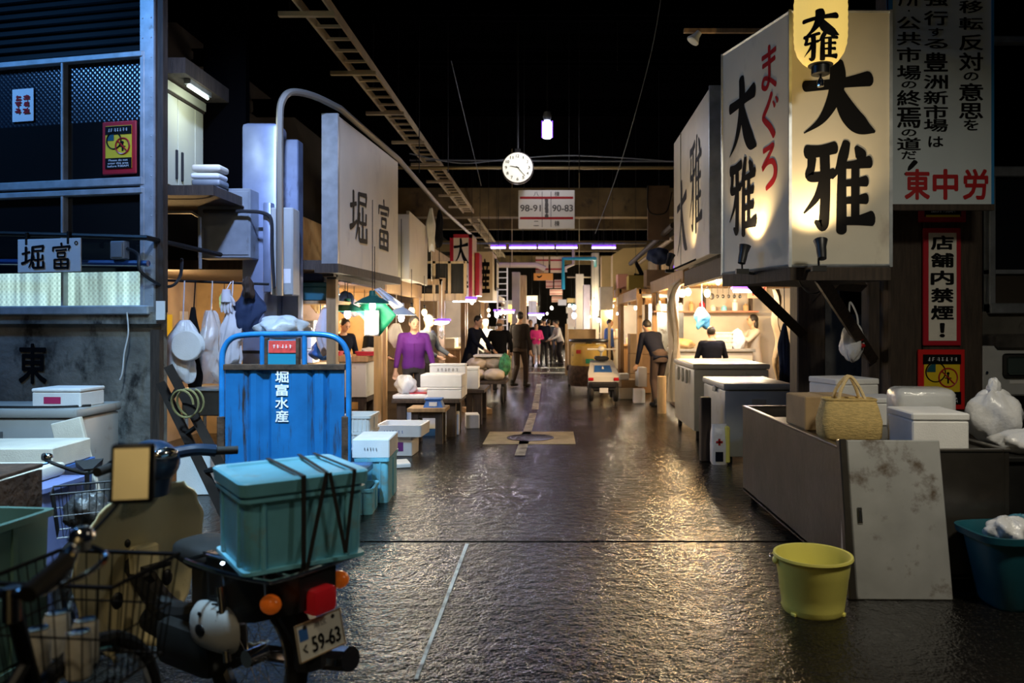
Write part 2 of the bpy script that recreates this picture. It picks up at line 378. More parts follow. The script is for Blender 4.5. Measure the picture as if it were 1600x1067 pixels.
# ---------------------------------------------------------------- the setting
def asphalt():
    m = bpy.data.materials.new('wet_asphalt'); m.use_nodes = True; nt = m.node_tree; N = nt.nodes; L = nt.links; b = N['Principled BSDF']
    tc = N.new('ShaderNodeTexCoord')
    def noise(sc, det=4, ro=.5):
        n = N.new('ShaderNodeTexNoise'); n.inputs['Scale'].default_value = sc; n.inputs['Detail'].default_value = det; n.inputs['Roughness'].default_value = ro
        L.new(tc.outputs['Object'], n.inputs['Vector']); return n.outputs[0]
    def rng(s, a, b_, c, d):
        r = N.new('ShaderNodeMapRange'); r.inputs[1].default_value = a; r.inputs[2].default_value = b_; r.inputs[3].default_value = c; r.inputs[4].default_value = d
        L.new(s, r.inputs[0]); return r.outputs[0]
    wet = noise(.55, 3)
    x = N.new('ShaderNodeMix'); x.data_type = 'RGBA'; x.inputs[6].default_value = (.013, .011, .009, 1); x.inputs[7].default_value = (.006, .0055, .005, 1)
    L.new(rng(wet, .4, .6, 0, 1), x.inputs[0])
    sp = N.new('ShaderNodeMix'); sp.data_type = 'RGBA'; sp.inputs[7].default_value = (.035, .032, .027, 1)
    L.new(x.outputs[2], sp.inputs[6]); L.new(rng(noise(55, 3), .56, .66, 0, .8), sp.inputs[0])
    L.new(sp.outputs[2], b.inputs['Base Color'])
    L.new(rng(wet, .42, .60, .17, .07), b.inputs['Roughness'])
    L.new(rng(wet, .42, .60, .15, .42), b.inputs['Specular IOR Level'])
    ad = N.new('ShaderNodeMath'); ad.operation = 'ADD'
    L.new(rng(noise(62, 2, .5), .3, .7, 0, .55), ad.inputs[0]); L.new(rng(noise(14, 3, .5), .3, .7, 0, 1.1), ad.inputs[1])
    bp = N.new('ShaderNodeBump'); bp.inputs['Strength'].default_value = .6; bp.inputs['Distance'].default_value = .007
    L.new(ad.outputs[0], bp.inputs['Height']); L.new(bp.outputs[0], b.inputs['Normal'])
    return m
m_asphalt = asphalt()
def struct(o, **k): return tag(o, kind='structure')
mb = MB()
mb.bx(-10, 10, -4, 5.27, -.2, 0); mb.bx(-10, 10, 5.31, 70, -.2, 0); mb.bx(-10, 10, 5.2, 5.4, -.22, -.035)
struct(mb.build('floor', m_asphalt, smooth=0))
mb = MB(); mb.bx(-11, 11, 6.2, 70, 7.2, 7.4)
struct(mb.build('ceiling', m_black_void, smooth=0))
m_lane = mat('worn_lane_paint', (.34, .32, .27), .5, var=.4, scale=6, dirt=((.05, .045, .04), .50, 5, (1, 1, 1)))
mb = MB()
for a, b in (((842, 600), (836, 640)), ((833, 646), (812, 712))):
    ya, yb = YG(a[1]), YG(b[1]); xa, xb = XP(a[0], ya), XP(b[0], yb)
    mb.poly([(xa - .06, ya, .004), (xb - .06, yb, .004), (xb + .06, yb, .004), (xa + .06, ya, .004)])
ya, yb = YG(1062), YG(850); xa, xb = XP(650, ya), XP(730, yb)
mb.poly([(xa - .008, ya, .004), (xb - .012, yb, .004), (xb + .012, yb, .004), (xa + .008, ya, .004)])
for y in (575, 583):
    ya = YG(y); mb.poly([(XP(826, ya), ya, .004), (XP(888, ya), ya, .004), (XP(888, ya), ya + .35, .004), (XP(826, ya), ya + .35, .004)])
struct(mb.build('trim_1', m_lane, smooth=0))
# side walls of the hall and the end wall, far behind the stalls
m_hall = mat('hall_wall', (.035, .03, .024), .85, var=.35, scale=1.5)
mb = MB(); mb.bx(-7.3, -7.1, 7.6, 70, 0, 7.2); struct(mb.build('wall_left', m_hall, smooth=0))
mb = MB(); mb.bx(7.1, 7.3, 9, 70, 0, 7.2); struct(mb.build('wall_right', m_hall, smooth=0))
mb = MB(); mb.bx(-7.3, 7.3, 64, 64.3, 0, 7.2); struct(mb.build('wall_back', m_hall, smooth=0))
# concrete cross beam and steel girders under the roof
m_beam = mat('old_concrete_beam', (.20, .145, .065), .85, var=.5, scale=1.2, dirt=((.06, .05, .035), .56, 2, (1, 1, 1)))
o = MB().bx(-7, 7, 24, 24.5, 4.85, 5.75).build('beam', m_beam, smooth=0); struct(o)
for i, (y, z) in enumerate(((30, 5.2), (37, 5.0), (45, 5.0))):
    struct(MB().bx(-7, 7, y, y + .3, z, z + .5).build('beam', m_beam, smooth=0))
for y, z, h in ((12, 6.3, .3), (18, 6.4, .35), (15, 6.6, .25)):
    struct(MB().bx(-7, 7, y, y + .15, z, z + h).bx(-7, 7, y - .08, y + .23, z, z + .04).bx(-7, 7, y - .08, y + .23, z + h - .04, z + h).build('beam', m_black_void, smooth=0))

# ---- left shop front: concrete wall, window band, shutter, built on a slant of 12 degrees
WLX, WLY, WLR = -3.38, 6.6, -12
def LW(px, py=None):
    k = (px - CX) / F; x = (F * 0 + 6.6 * k + 3.38) / (.9781 + .2079 * k); Y = 6.6 - .2079 * x
    return x if py is None else (x, ZP(py, Y))
def lz(py): return ZP(py, 6.75)
def lw(mb, name, m, **k): return mb.build(name, m, loc=(WLX, WLY, 0), rz=WLR, **k)
struct(lw(MB().bx(-6, .03, 0, .07, 0, 1.60).bx(-6, .03, -.06, .05, 1.50, 1.60), 'wall_left_front', m_concrete, smooth=0))
struct(lw(MB().bx(-.04, .05, -.05, -.0, 0, 1.45), 'trim_2', m_wood_dark, smooth=0))
# corner post of riveted aluminium
mb = MB().bx(-.165, -.03, -.02, .1, 1.6, 6.4)
for k in range(20):
    for dx in (-.14, -.055): mb.ball((dx, -.02, 1.75 + k * .17), (.007, .005, .007), 6, 4)
struct(lw(mb, 'trim_3', m_alu_white))
struct(lw(MB().bx(-.028, .045, 0, .06, 1.6, 6.4), 'trim_4', m_wood_dark, smooth=0))
# roller shutter above the windows
m_shutter = mat('dark_shutter_slats', (.02, .026, .03), .3, .6)
mb = MB()
zt = lz(85)
for k in range(26):
    z = zt + k * .075
    mb.rings([[Vector((x, .06, z)), Vector((x, .015, z + .01)), Vector((x, .035, z + .055)), Vector((x, .06, z + .075)), Vector((x, .1, z + .04))] for x in (-6, -.166)])
struct(lw(mb, 'trim_5', m_shutter, smooth=0))
m_dotglass = None
def dot_glass(name, base, rough, bstr, em=None):
    m = bpy.data.materials.new(name); m.use_nodes = True; nt = m.node_tree; N = nt.nodes; L = nt.links; b = N['Principled BSDF']
    b.inputs['Base Color'].default_value = (*base, 1); b.inputs['Roughness'].default_value = rough; b.inputs['Specular IOR Level'].default_value = .8
    tc = N.new('ShaderNodeTexCoord'); mp = N.new('ShaderNodeMapping'); mp.inputs['Rotation'].default_value = (0, R(45), 0); L.new(tc.outputs['Object'], mp.inputs[0])
    v = N.new('ShaderNodeTexVoronoi'); v.inputs['Scale'].default_value = 30; v.inputs['Randomness'].default_value = .0; L.new(mp.outputs[0], v.inputs['Vector'])
    bp = N.new('ShaderNodeBump'); bp.inputs['Strength'].default_value = bstr; bp.inputs['Distance'].default_value = .01
    L.new(v.outputs['Distance'], bp.inputs['Height']); L.new(bp.outputs[0], b.inputs['Normal'])
    if em:
        n = N.new('ShaderNodeTexNoise'); mp3 = N.new('ShaderNodeMapping'); mp3.inputs['Scale'].default_value = (7, 1, .35); L.new(tc.outputs['Object'], mp3.inputs[0]); L.new(mp3.outputs[0], n.inputs['Vector']); n.inputs['Scale'].default_value = 2.2
        r = N.new('ShaderNodeMapRange'); r.inputs[1].default_value = .3; r.inputs[2].default_value = .7; r.inputs[3].default_value = .35; r.inputs[4].default_value = 1.25; L.new(n.outputs[0], r.inputs[0])
        mu = N.new('ShaderNodeMath'); mu.operation = 'MULTIPLY'; L.new(r.outputs[0], mu.inputs[0]); 
        r2 = N.new('ShaderNodeMapRange'); r2.inputs[1].default_value = 0; r2.inputs[2].default_value = .6; r2.inputs[3].default_value = .55; r2.inputs[4].default_value = 1.1; L.new(v.outputs['Distance'], r2.inputs[0]); L.new(r2.outputs[0], mu.inputs[1])
        mu2 = N.new('ShaderNodeMath'); mu2.operation = 'MULTIPLY'; mu2.inputs[1].default_value = em[1]; L.new(mu.outputs[0], mu2.inputs[0])
        b.inputs['Emission Color'].default_value = (*em[0], 1); L.new(mu2.outputs[0], b.inputs['Emission Strength'])
    return m
m_pane_dark = dot_glass('dimpled_dark_glass', (.008, .013, .022), .27, .7)
m_pane_low = dot_glass('plain_dark_glass', (.008, .009, .010), .12, .0)
m_pane_lit = dot_glass('lit_frosted_glass', (.3, .36, .36), .3, .3, ((.62, .95, .88), .85))
# window_1: upper pair, window_2: lower pair (with its lit bottom panes)
def win(name, xs, z0, z1, rail_z, mats, rails=()):
    mb = MB()
    x0, x1 = xs[0], xs[-1]
    mb.bx(x0, x1, -.03, .1, z1 - .05, z1, .006); mb.bx(x0, x1, -.03, .1, z0, z0 + .07, .006)
    for x in xs: mb.bx(x - .014, x + .014, -.025, .09, z0, z1, .005)
    for r in rails: mb.bx(x0, x1, -.012, .08, r - .025, r + .025, .004)
    fr = lw(mb, name, m_alu_white); struct(fr)
    for i in range(len(xs) - 1):
        zz = [z0 + .07] + list(rail_z) + [z1 - .05]
        for j in range(len(zz) - 1):
            p = MB().bx(xs[i] + .014, xs[i + 1] - .014, .03, .045, zz[j], zz[j + 1]).build('pane', mats[j], fr, smooth=0)
    return fr
xs = [-5.8, -4.4, -3.0 + .0, LW(100), LW(226)]
xs = [LW(100) - 2 * (LW(226) - LW(100)), LW(100) - (LW(226) - LW(100)), LW(100), LW(226)]
m_pane_mid = dot_glass('dimpled_glass_bottom', (.010, .012, .014), .2, .25)
win('window_1', xs, lz(293), lz(88), [lz(190)], [m_pane_low, m_pane_dark])
win('window_2', xs, lz(490), lz(297), [lz(425)], [m_pane_lit, m_pane_low])
struct(lw(MB().bx(-6, -.03, -.09, .02, lz(492), lz(478), .01), 'trim_6', m_alu_white))
# room light is put into the lit panes' own glow; upper wall keeps the shop dark
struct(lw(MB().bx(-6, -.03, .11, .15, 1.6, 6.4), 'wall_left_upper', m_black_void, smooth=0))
# painted-over letter on the concrete
o = bpy.data.objects.new('fading_character', None)
x, z = LW(52, 568)
o = lettering(None, '東', frame((0, 0, 0), (1, 0, 0)), .30, .36, m_ink, .02, name='painted_character')
o.location = (0, 0, 0)
o.matrix_world = Matrix.Translation((WLX, WLY, 0)) @ Matrix.Rotation(R(WLR), 4, 'Z') @ Matrix.Translation((x, -.004, z))
tag(o, 'faded black brush character painted on the grimy concrete wall', 'lettering')

# ---- right shop front
m_right_wall = mat('mouldy_plaster', (.11, .105, .095), .9, var=.5, scale=3, dirt=((.018, .017, .015), .5, 3, (1, 1, .6)))
struct(MB().bx(2.66, 3.7, 8.3, 8.5, 0, 3.2).build('wall_right_back', m_right_wall, smooth=0))
struct(MB().bx(3.75, 9, 7.5, 7.7, 0, 1.62).build('wall_right_front', m_right_wall, smooth=0))
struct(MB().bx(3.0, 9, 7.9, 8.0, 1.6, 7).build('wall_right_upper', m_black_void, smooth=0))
mb = MB()
xa = XP(1541, 7.5); za, zb = ZP(490, 7.5), ZP(262, 7.5)
mb.bx(xa, 9, 7.42, 7.56, za, za + .10, .008); mb.bx(xa, 9, 7.42, 7.56, zb - .1, zb, .008)
for x in (xa + .03, xa + 1.1, xa + 2.2): mb.bx(x - .03, x + .03, 7.44, 7.55, za, zb, .006)
mb.bx(xa, 9, 7.45, 7.55, ZP(425, 7.5) - .02, ZP(425, 7.5) + .02)
w = mb.build('window_3', m_alu); struct(w)
for a in (xa + .06, xa + 1.13):
    MB().bx(a, a + 1.0, 7.5, 7.51, ZP(425, 7.5) + .02, zb - .1).build('pane', m_pane_low, w, smooth=0)
    MB().bx(a, a + 1.0, 7.5, 7.51, za + .1, ZP(425, 7.5) - .02).build('pane', mat('brown_frosted_glass', (.05, .042, .033), .3), w, smooth=0)
struct(MB().bx(XP(1500, 7.5), 9, 7.42, 7.5, ZP(72, 7.5), ZP(60, 7.5), .01).build('trim_7', m_alu))
# pillars that carry the signs on the right
struct(MB().bx(XP(1389, 7), XP(1442, 7), 7.0, 7.3, 0, 5.2, .015).build('pillar', m_wood_dark))
struct(MB().bx(XP(1443, 6.98), XP(1536, 6.98), 6.98, 7.25, 0, 6.5, .01).build('pillar', m_wood_dark))
struct(MB().bx(XP(1356, 7.2), XP(1384, 7.2), 7.2, 7.36, 0, 2.0, .01).build('pillar', m_wood_dark))
struct(MB().bx(XP(1246, 7.6), XP(1290, 7.6), 7.6, 7.85, 0, 2.4, .012).build('pillar', m_wood_dark))

# the front of the street behind the camera, seen only in the mirrors and chrome
struct(MB().bx(-9, 9, -7.2, -7.0, 0, 5).build('wall_behind', mat('buff_render_wall', (.55, .47, .30), .85, var=.3, scale=1.2), smooth=0))
# ---------------------------------------------------------------- right foreground
YS = 5.8
def mount_board(parent, M, w, h, t, m, name='board', bev=.006):
    return MB().bx(-w / 2, w / 2, -h / 2, h / 2, -t, 0, bev, M).build(name, m, parent)
# big two-faced shop sign
A = Vector((1.80, 5.8)); B = Vector((1.50, 6.75)); Cc = Vector((2.56, 5.8)); D = Vector((2.32, 6.9))
z0, z1 = 1.94, 3.86
sg = thing('shop_sign', 'tall cream box sign with big black characters and red ones on its side face', 'sign', (1.8, 5.8, 1.94))
off = Vector((1.8, 5.8, 1.94))
mb = MB()
ring = lambda z: [Vector((p.x, p.y, z)) - off for p in (A, B, D, Cc)]
mb.rings([ring(z0), ring(z1)])
mb.build('sign_box', m_board, sg, smooth=0)
mb = MB()
for p in (A, B, Cc): mb.box((p.x - off.x, p.y - off.y, .96), (.022, .022, 1.94))
for a, b in ((A, B), (A, Cc)):
    for z in (0, 1.92): mb.tube([Vector((a.x, a.y, z + off.z)) - off, Vector((b.x, b.y, z + off.z)) - off], .012, 4)
mb.build('edge_trim', m_alu, sg, smooth=0)
fM = lambda cx, cz: frame(Vector((cx, 5.8, cz)) - off, (1, 0, 0))
brush(sg, K_DAI, fM(XP(1310, YS), ZP(150, YS) - .01), .54, .52, m_ink, thick=1.5)
brush(sg, K_GA, fM(XP(1309, YS), ZP(292, YS)), .53, .66, m_ink, thick=1.6)
sd = (A - B).normalized(); sdv = Vector((sd.x, sd.y, 0))
def sM(t, z):
    p = B.lerp(A, t); return frame(Vector((p.x, p.y, z)) - off, sdv)
brush(sg, K_DAI, sM(.33, ZP(178, 6.4)), .42, .60, m_ink, thick=1.4)
brush(sg, K_GA, sM(.33, ZP(307, 6.4)), .42, .62, m_ink, thick=1.5)
for st, z in ((K_MA, ZP(108, 6.1)), (K_GU, ZP(183, 6.1)), (K_RO, ZP(262, 6.1))):
    brush(sg, st, sM(.72, z), .24, .33, m_red, name='red_lettering', thick=1.25)
# timber bracket that carries it
br = thing('sign_bracket', 'dark timber bracket with two diagonal braces holding the tall cream box sign', 'bracket', (2.0, 6.3, 1.9))
bo = Vector((2.0, 6.3, 1.9))
def beam(mb, a, b, w=.09, h=.11):
    a = Vector(a) - bo; b = Vector(b) - bo; mb.tube([a, b], w * .7, 4)
mb = MB(); mb.rings([[Vector((p.x, p.y, z)) - bo for p in (A, B, D, Cc)] for z in (1.83, 1.935)]); mb.build('platform', m_wood_dark, br, smooth=0)
mb = MB(); beam(mb, P(1280, 432, 5.92), P(1362, 560, 7.18)); mb.build('brace', m_wood_dark, br, smooth=0)
mb = MB(); beam(mb, P(1178, 448, 6.75), P(1252, 520, 7.62)); mb.build('brace', m_wood_dark, br, smooth=0)
mb = MB(); beam(mb, (2.5, 6.8, 1.86), (2.9, 7.2, 1.86)); mb.build('beam_arm', m_wood_dark, br, smooth=0)
tag(MB().tube(smooth_path([P(1243, 425, 5.9), P(1252, 445, 5.9), P(1262, 456, 5.9), P(1275, 458, 6.2), P(1290, 450, 7.6)]), .006, 5).build('cable', m_bplastic), 'thin dark cable drooping under the tall cream box sign', 'cable')

def clip_spot(loc, target, label, power, mount):
    t = thing('spotlight', label, 'lamp', loc)
    d = (Vector(target) - Vector(loc)).normalized(); q = d.to_track_quat('Z', 'Y').to_matrix().to_4x4()
    MB().lathe([(.012, -.10), (.030, -.095), (.034, -.05), (.036, .0), (.048, .05), (.05, .055), (.045, .05), (.033, .0)], M=q).build('lamp_head', m_bplastic, t)
    MB().lathe([(.002, -.01), (.022, .0), (.034, .022), (.030, .035), (.002, .045)], M=q).build('bulb', m_bulb_warm, t)
    MB().tube(smooth_path([(0, .0, -.03), (0, .05, -.07), (0, .05, -.14)]), .008, 6).bx(-.05, .05, .03, .07, -.17, -.13).build('clamp', m_dark_metal, t)
    MB().tube([Vector((0, .05, -.15)), Vector(mount) - Vector(loc)], .012, 6).build('mount_arm', m_dark_metal, t)
    spot('spot_beam', Vector(loc) + d * .07, target, power, (1.0, .70, .33), 105, .9, .03)
    return t
clip_spot(P(1283, 386, 5.50), (1.98, 5.82, 2.75), 'black clip spotlight below the front face of the cream box sign', 42, (P(1283, 386, 5.50).x, 5.84, 1.90))
clip_spot(P(1162, 394, 6.15), (1.70, 6.28, 2.75), 'black clip spotlight below the side face of the cream box sign', 42, (1.72, 6.32, 1.90))

# paper lantern
m_lantern = mat('lantern_paper', (.85, .62, .16), .6, emit=((1.0, .68, .17), .66), bump=.3, bscale=20)
lc = P(1282, 40, 5.35)
lan = thing('paper_lantern', 'glowing yellow paper lantern with black brush characters hanging before the cream sign', 'lantern', lc, -19)
prof = []
for i in range(25):
    t = i / 24; z = -.275 + .62 * t
    r = .178 * (1 - abs(2 * t - 1) ** 4.6 * .5) + (.003 if i % 2 else 0)
    prof.append((r, z))
MB().lathe(prof, n=28).build('lantern_body', m_lantern, lan, smooth=.9)
MB().lathe([(.05, -.345), (.062, -.34), (.062, -.285), (.085, -.28), (.085, -.272), (.01, -.272)]).build('bottom_cap', m_black, lan)
MB().lathe([(.085, .345), (.085, .36), (.062, .365), (.062, .42), (.01, .42)]).build('top_cap', m_black, lan)
MB().lathe([(.006, -.43), (.022, -.425), (.024, -.39), (.008, -.36), (.008, -.345)], n=10).build('tassel', m_chrome, lan)
MB().tube([(0, 0, .42), (0, 0, 1.3)], .006, 5).build('hanger', m_dark_metal, lan)
def curved(strokes, cz, w, h, th):
    o = brush(lan, strokes, Matrix.Identity(4), w, h, m_ink, thick=th)
    for v in o.data.vertices:
        x, z = v.co.x, v.co.y + cz; t = (z + .275) / .62
        r = .178 * (1 - abs(2 * min(1, max(0, t)) - 1) ** 4.6 * .5) + .008
        v.co = (r * math.sin(x / r), -r * math.cos(x / r), z)
curved(K_DAI, -.045, .25, .165, 1.7); curved(K_GA, -.19, .25, .16, 1.5)
curved([[(.1, .5, .3), (.5, .55, .9), (.9, .5, .3)]], .165, .17, .12, 1)

# second sign further down the street
mb = MB(); s2o = P(1110, 395, 8.5)
s2 = thing('shop_sign', 'large pale side-on sign board with black brush characters beyond the cream box sign', 'sign', s2o)
b2 = Vector((XP(1053, 11.2), 11.2, 0)); a2 = Vector((s2o.x, 8.5, 0))
zb, zt = 2.28, 4.13
dd = (a2 - b2).normalized(); L2 = (a2 - b2).length
M2 = frame((b2 + a2) / 2 + Vector((0, 0, (zb + zt) / 2)) - s2o, dd)
mount_board(s2, M2, L2, zt - zb, .12, m_board)
MB().bx(L2 / 2 - .02, L2 / 2 + .02, -.93, .93, -.13, .015, 0, M2).build('end_strip', m_alu, s2, smooth=0)
MB().tube([M2 @ Vector((-L2 * .26, -.92, .004)), M2 @ Vector((-L2 * .26, .92, .004))], .006, 4).build('joint_strip', m_alu, s2, smooth=0)
brush(s2, K_DAI, M2 @ Matrix.Translation((-.62, -.25, 0)), .85, .95, m_ink)
brush(s2, K_GA, M2 @ Matrix.Translation((.42, .0, 0)), .85, 1.15, m_ink)
clip_spot((1.45, 9.4, 2.3), (1.76, 9.7, 3.1), 'small dark spotlight below the side-on sign board beyond the cream box sign', 30, (1.79, 9.4, 2.30))

# protest banner
YB = 6.35
bz0, bz1 = ZP(322, YB), ZP(-150, YB); bx0, bx1 = XP(1388, YB), XP(1553, YB)
bn = thing('banner', 'tall white handwritten banner with blue edges and three red characters at its foot', 'banner', ((bx0 + bx1) / 2, YB, bz0))
bw, bh = bx1 - bx0, bz1 - bz0
m_banner = mat('banner_cloth', (.58, .67, .74), .75, var=.08, scale=2)
MB().bx(-bw / 2, bw / 2, 0, .03, 0, bh).build('board', m_banner, bn, smooth=0)
m_blueedge = mat('blue_banner_edge', (.02, .20, .50), .5)
MB().bx(-bw / 2, -bw / 2 + .035, -.004, .034, 0, bh).bx(bw / 2 - .022, bw / 2, -.004, .034, 0, bh).build('edge', m_blueedge, bn, smooth=0)
MB().bx(-bw / 2, bw / 2, -.008, .036, -.035, .015).build('bottom_bar', m_wood_dark, bn, smooth=0)
def bcol(pxc, wpx, chars, ys, m=m_ink, b=.022):
    for ch, (ya, yb) in zip(chars, ys):
        sc = .62 if ch in 'のはをすだ' else 1
        lettering(bn, ch, frame((XP(pxc, YB) - (bx0 + bx1) / 2, 0, ZP((ya + yb) / 2, YB) - bz0), (1, 0, 0)), wpx * sc * YB / F, (yb - ya) * YB / F, m, b)
bcol(1517, 38, '移転反対の意思を', ((1, 21), (27, 47), (54, 79), (82, 111), (113, 126), (130, 158), (161, 186), (187, 204)))
bcol(1462, 38, '強行する豊洲新市場は', ((-14, 10), (17, 40), (44, 57), (61, 76), (82, 112), (117, 139), (142, 163), (164, 186), (186, 206), (213, 230)))
bcol(1420, 38, '公共市場の終焉の道だ', ((26, 46), (50, 71), (74, 97), (102, 125), (127, 138), (141, 166), (168, 200), (202, 213), (215, 235), (236, 249)))
bcol(1420, 34, '所', ((-16, 10),)); brush(bn, [[(.4, .5, .5), (.6, .5, .5)]], frame((XP(1420, YB) - (bx0 + bx1) / 2, 0, ZP(17, YB) - bz0), (1, 0, 0)), .03, .03, m_ink)
brush(bn, [[(.75, .95, .34), (.45, .55, .3), (.3, .3, .12)], [(.1, .02, .2), (.2, .04, .2)]], frame((XP(1424, YB) - (bx0 + bx1) / 2, 0, ZP(262, YB) - bz0), (1, 0, 0)), .13, .11, m_ink)
for ch, x in zip('東中労', (1433, 1477, 1524)):
    lettering(bn, ch, frame((XP(x, YB) - (bx0 + bx1) / 2, 0, ZP(288, YB) - bz0), (1, 0, 0)), 40 * YB / F, 48 * YB / F, m_red, .03, name='red_lettering')

# notices on the pillar
YN = 6.95
def notice(px0, px1, py0, py1, label, border, inner, bt=.07, name='notice_board'):
    x0, x1, zt, zb = XP(px0, YN), XP(px1, YN), ZP(py0, YN), ZP(py1, YN)
    t = thing(name, label, 'notice', ((x0 + x1) / 2, YN, zb))
    w, h = x1 - x0, zt - zb
    MB().bx(-w / 2, w / 2, 0, .028, 0, h, .006).build('frame_board', border, t)
    MB().bx(-w / 2 + bt, w / 2 - bt, -.004, .004, bt, h - bt).build('sheet', inner, t, smooth=0)
    return t, w, h
m_sheet = mat('film_covered_sheet', (.78, .76, .70), .15, bump=.7, bscale=16)
n1, w, h = notice(1443, 1502, 356, 540, 'tall red framed no smoking notice with bold black vertical writing on the dark pillar', m_signred, m_sheet, .045)
for i, ch in enumerate('店舗内禁煙！'):
    lettering(n1, ch, frame((-.005, -.0045, h - .135 - i * .158), (1, 0, 0)), .21 if ch != '！' else .05, .13, m_ink, .035)
lettering(n1, '市場協会', frame((-.145 + .0, -.0045, .15), (1, 0, 0)), .03, .16, m_ink, .01) if False else None
def no_entry(t, w, h, s=1.0):
    """yellow notice: dark heading, pie dial and struck-out walker, dark footer."""
    iw, ih = w - .08, h - .08
    MB().bx(-iw / 2, iw / 2, -.0075, -.004, h - .04 - ih * .2, h - .045).build('heading_band', m_ink, t, smooth=0)
    MB().bx(-iw / 2, iw / 2, -.0075, -.004, .05, .05 + ih * .24).build('footer_band', m_ink, t, smooth=0)
    r = ih * .19
    def circ(cx, cz, r, th, m, nm):
        MB().tube([(cx + r * math.cos(q), -.006, cz + r * math.sin(q)) for q in [2 * math.pi * k / 24 for k in range(24)]], th, 5, True).build(nm, m, t)
    cz = h * .57
    circ(-iw * .17, cz + .03, r, .006, m_ink, 'dial_ring'); circ(iw * .16, cz - .02, r * .95, .007, m_signred, 'ban_ring')
    MB().poly([(-iw * .17, -.0065, cz + .03)] + [(-iw * .17 - r * .9 * math.cos(q), -.0065, cz + .03 + r * .9 * math.sin(q)) for q in [math.pi / 2 * k / 8 for k in range(9)]]).build('dial_wedge', m_teal, t, smooth=0)
    MB().bx(iw * .16 - .008, iw * .16 + .008, -.0065, -.005, cz - .02 - r * .6, cz - .02 + r * .25).bx(iw * .16 - .03, iw * .16 + .03, -.0065, -.005, cz - .02 - r * .1, cz - .02 - r * .0).ball((iw * .16, -.006, cz - .02 + r * .42), (.014, .002, .014), 10, 6).build('walker', m_ink, t, smooth=0)
    MB().tube([(iw * .16 - r * .65, -.008, cz - .02 + r * .65), (iw * .16 + r * .65, -.008, cz - .02 - r * .65)], .006, 5).build('ban_bar', m_signred, t)
    ft = lettering(t, 'Please do not\nenter this area\nbefore 9:00AM', frame((0, -.0078, .05 + ih * .12), (1, 0, 0)), iw * .8, ih * .18, m_white_ink)
    scribble(t, frame((0, -.0078, h - .045 - ih * .09), (1, 0, 0)), iw * .8, ih * .1, 7, m_white_ink, name='heading_print')
n2, w, h = notice(1435, 1508, 546, 640, 'yellow warning notice in a bright red frame, lower on the dark pillar', mat('bright_red_frame', (.62, .02, .02), .3), m_signyellow, .05)
no_entry(n2, w, h)
n3, w, h = notice(1436, 1510, 312, 347, 'small red framed notice tucked under the handwritten banner', m_signred, m_ink, .05)
MB().bx(-w / 2 + .06, w / 2 - .06, -.007, -.004, .045, .065).build('yellow_line', m_signyellow, n3, smooth=0)
lettering(n3, 'before 9:00AM', frame((0, -.005, .10), (1, 0, 0)), w * .5, .03, m_white_ink)

# steel tank
TX0, TX1, TY0, TY1, TH = 1.667, 2.60, 4.36, 6.70, .775
tk = thing('steel_tank', 'long stainless steel tank beside the road carrying boxes and a straw bag', 'tank', (2.13, 5.5, 0))
to = Vector((2.13, 5.5, 0))
x0, x1, y0, y1 = TX0 - to.x, TX1 - to.x, TY0 - to.y, TY1 - to.y
mb = MB(); t_ = .03
mb.bx(x0, x0 + t_, y0, y1, .06, TH, .004); mb.bx(x1 - t_, x1, y0, y1, .06, TH, .004); mb.bx(x0 + t_, x1 - t_, y0, y0 + t_, .06, TH, .004); mb.bx(x0 + t_, x1 - t_, y1 - t_, y1, .06, TH, .004); mb.bx(x0, x1, y0, y1, .05, .08)
mb.build('tank_shell', m_steel, tk)
MB().bx(x0 - .006, x0 + .036, y0 - .006, y1 + .006, TH - .004, TH + .014, .005).bx(x1 - .036, x1 + .006, y0 - .006, y1 + .006, TH - .004, TH + .014, .005).bx(x0 + .036, x1 - .036, y0 - .006, y0 + .036, TH - .004, TH + .014, .005).bx(x0 + .036, x1 - .036, y1 - .036, y1 + .006, TH - .004, TH + .014, .005).build('rim', m_steel, tk)
MB().bx(x0 + .036, x1 - .036, y0 + .036, y1 - .62, TH - .03, TH - .012).build('cover_plate', m_steel, tk, smooth=0)
MB().bx(x0 - .012, x0 + .02, y0 - .012, y0 + .03, .06, TH).build('corner_angle', m_alu, tk, smooth=0)
for sx in (x0 + .08, x1 - .08):
    for sy in (y0 + .08, y1 - .08): MB().cyl((sx, sy, 0), (sx, sy, .06), .03).build('foot', m_rubber, tk)
TT = TH - .012     # top of the cover plate
def carton(name, label, cat, x0, x1, y0, y1, z0, h, m, rz=0, lid=None, tape=None, group=None, bev=.008, lidm=None, band=None):
    t = thing(name, label, cat, ((x0 + x1) / 2, (y0 + y1) / 2, z0), rz, group)
    w, d = (x1 - x0) / 2, (y1 - y0) / 2
    hh = h - lid if lid else h
    MB().bx(-w, w, -d, d, 0, hh, bev).build('body', m, t)
    if lid: MB().bx(-w - .004, w + .004, -d - .004, d + .004, hh + .002, h, bev).build('lid', lidm or m, t)
    if tape: MB().bx(-.03, .03, -d - .002, d + .002, h - .0005, h + .001).bx(-.03, .03, -d - .0025, -d, h * .7, h + .001).build('tape', tape, t, smooth=0)
    if band: MB().bx(-w * .5, w * .2, -d - .003, -d - .001, hh * .25, hh * .7).build('printed_mark', band, t, smooth=0)
    return t
m_tape = mat('parcel_tape', (.50, .36, .19), .3)
carton('cardboard_box', 'plain cardboard box on the steel tank left of the straw bag', 'box', 1.73, 2.12, 5.3, 5.65, TT, .235, m_card, 4, tape=m_tape)
carton('foam_box', 'white foam box with lid on the front edge of the steel tank', 'box', 2.10, 2.42, 4.44, 4.82, TT, .22, m_foam, -3, .045)
carton('foam_box', 'large white foam box at the far end of the steel tank', 'box', 2.20, 2.58, 6.1, 6.5, TT - .01, .31, m_foam, 12, .05)
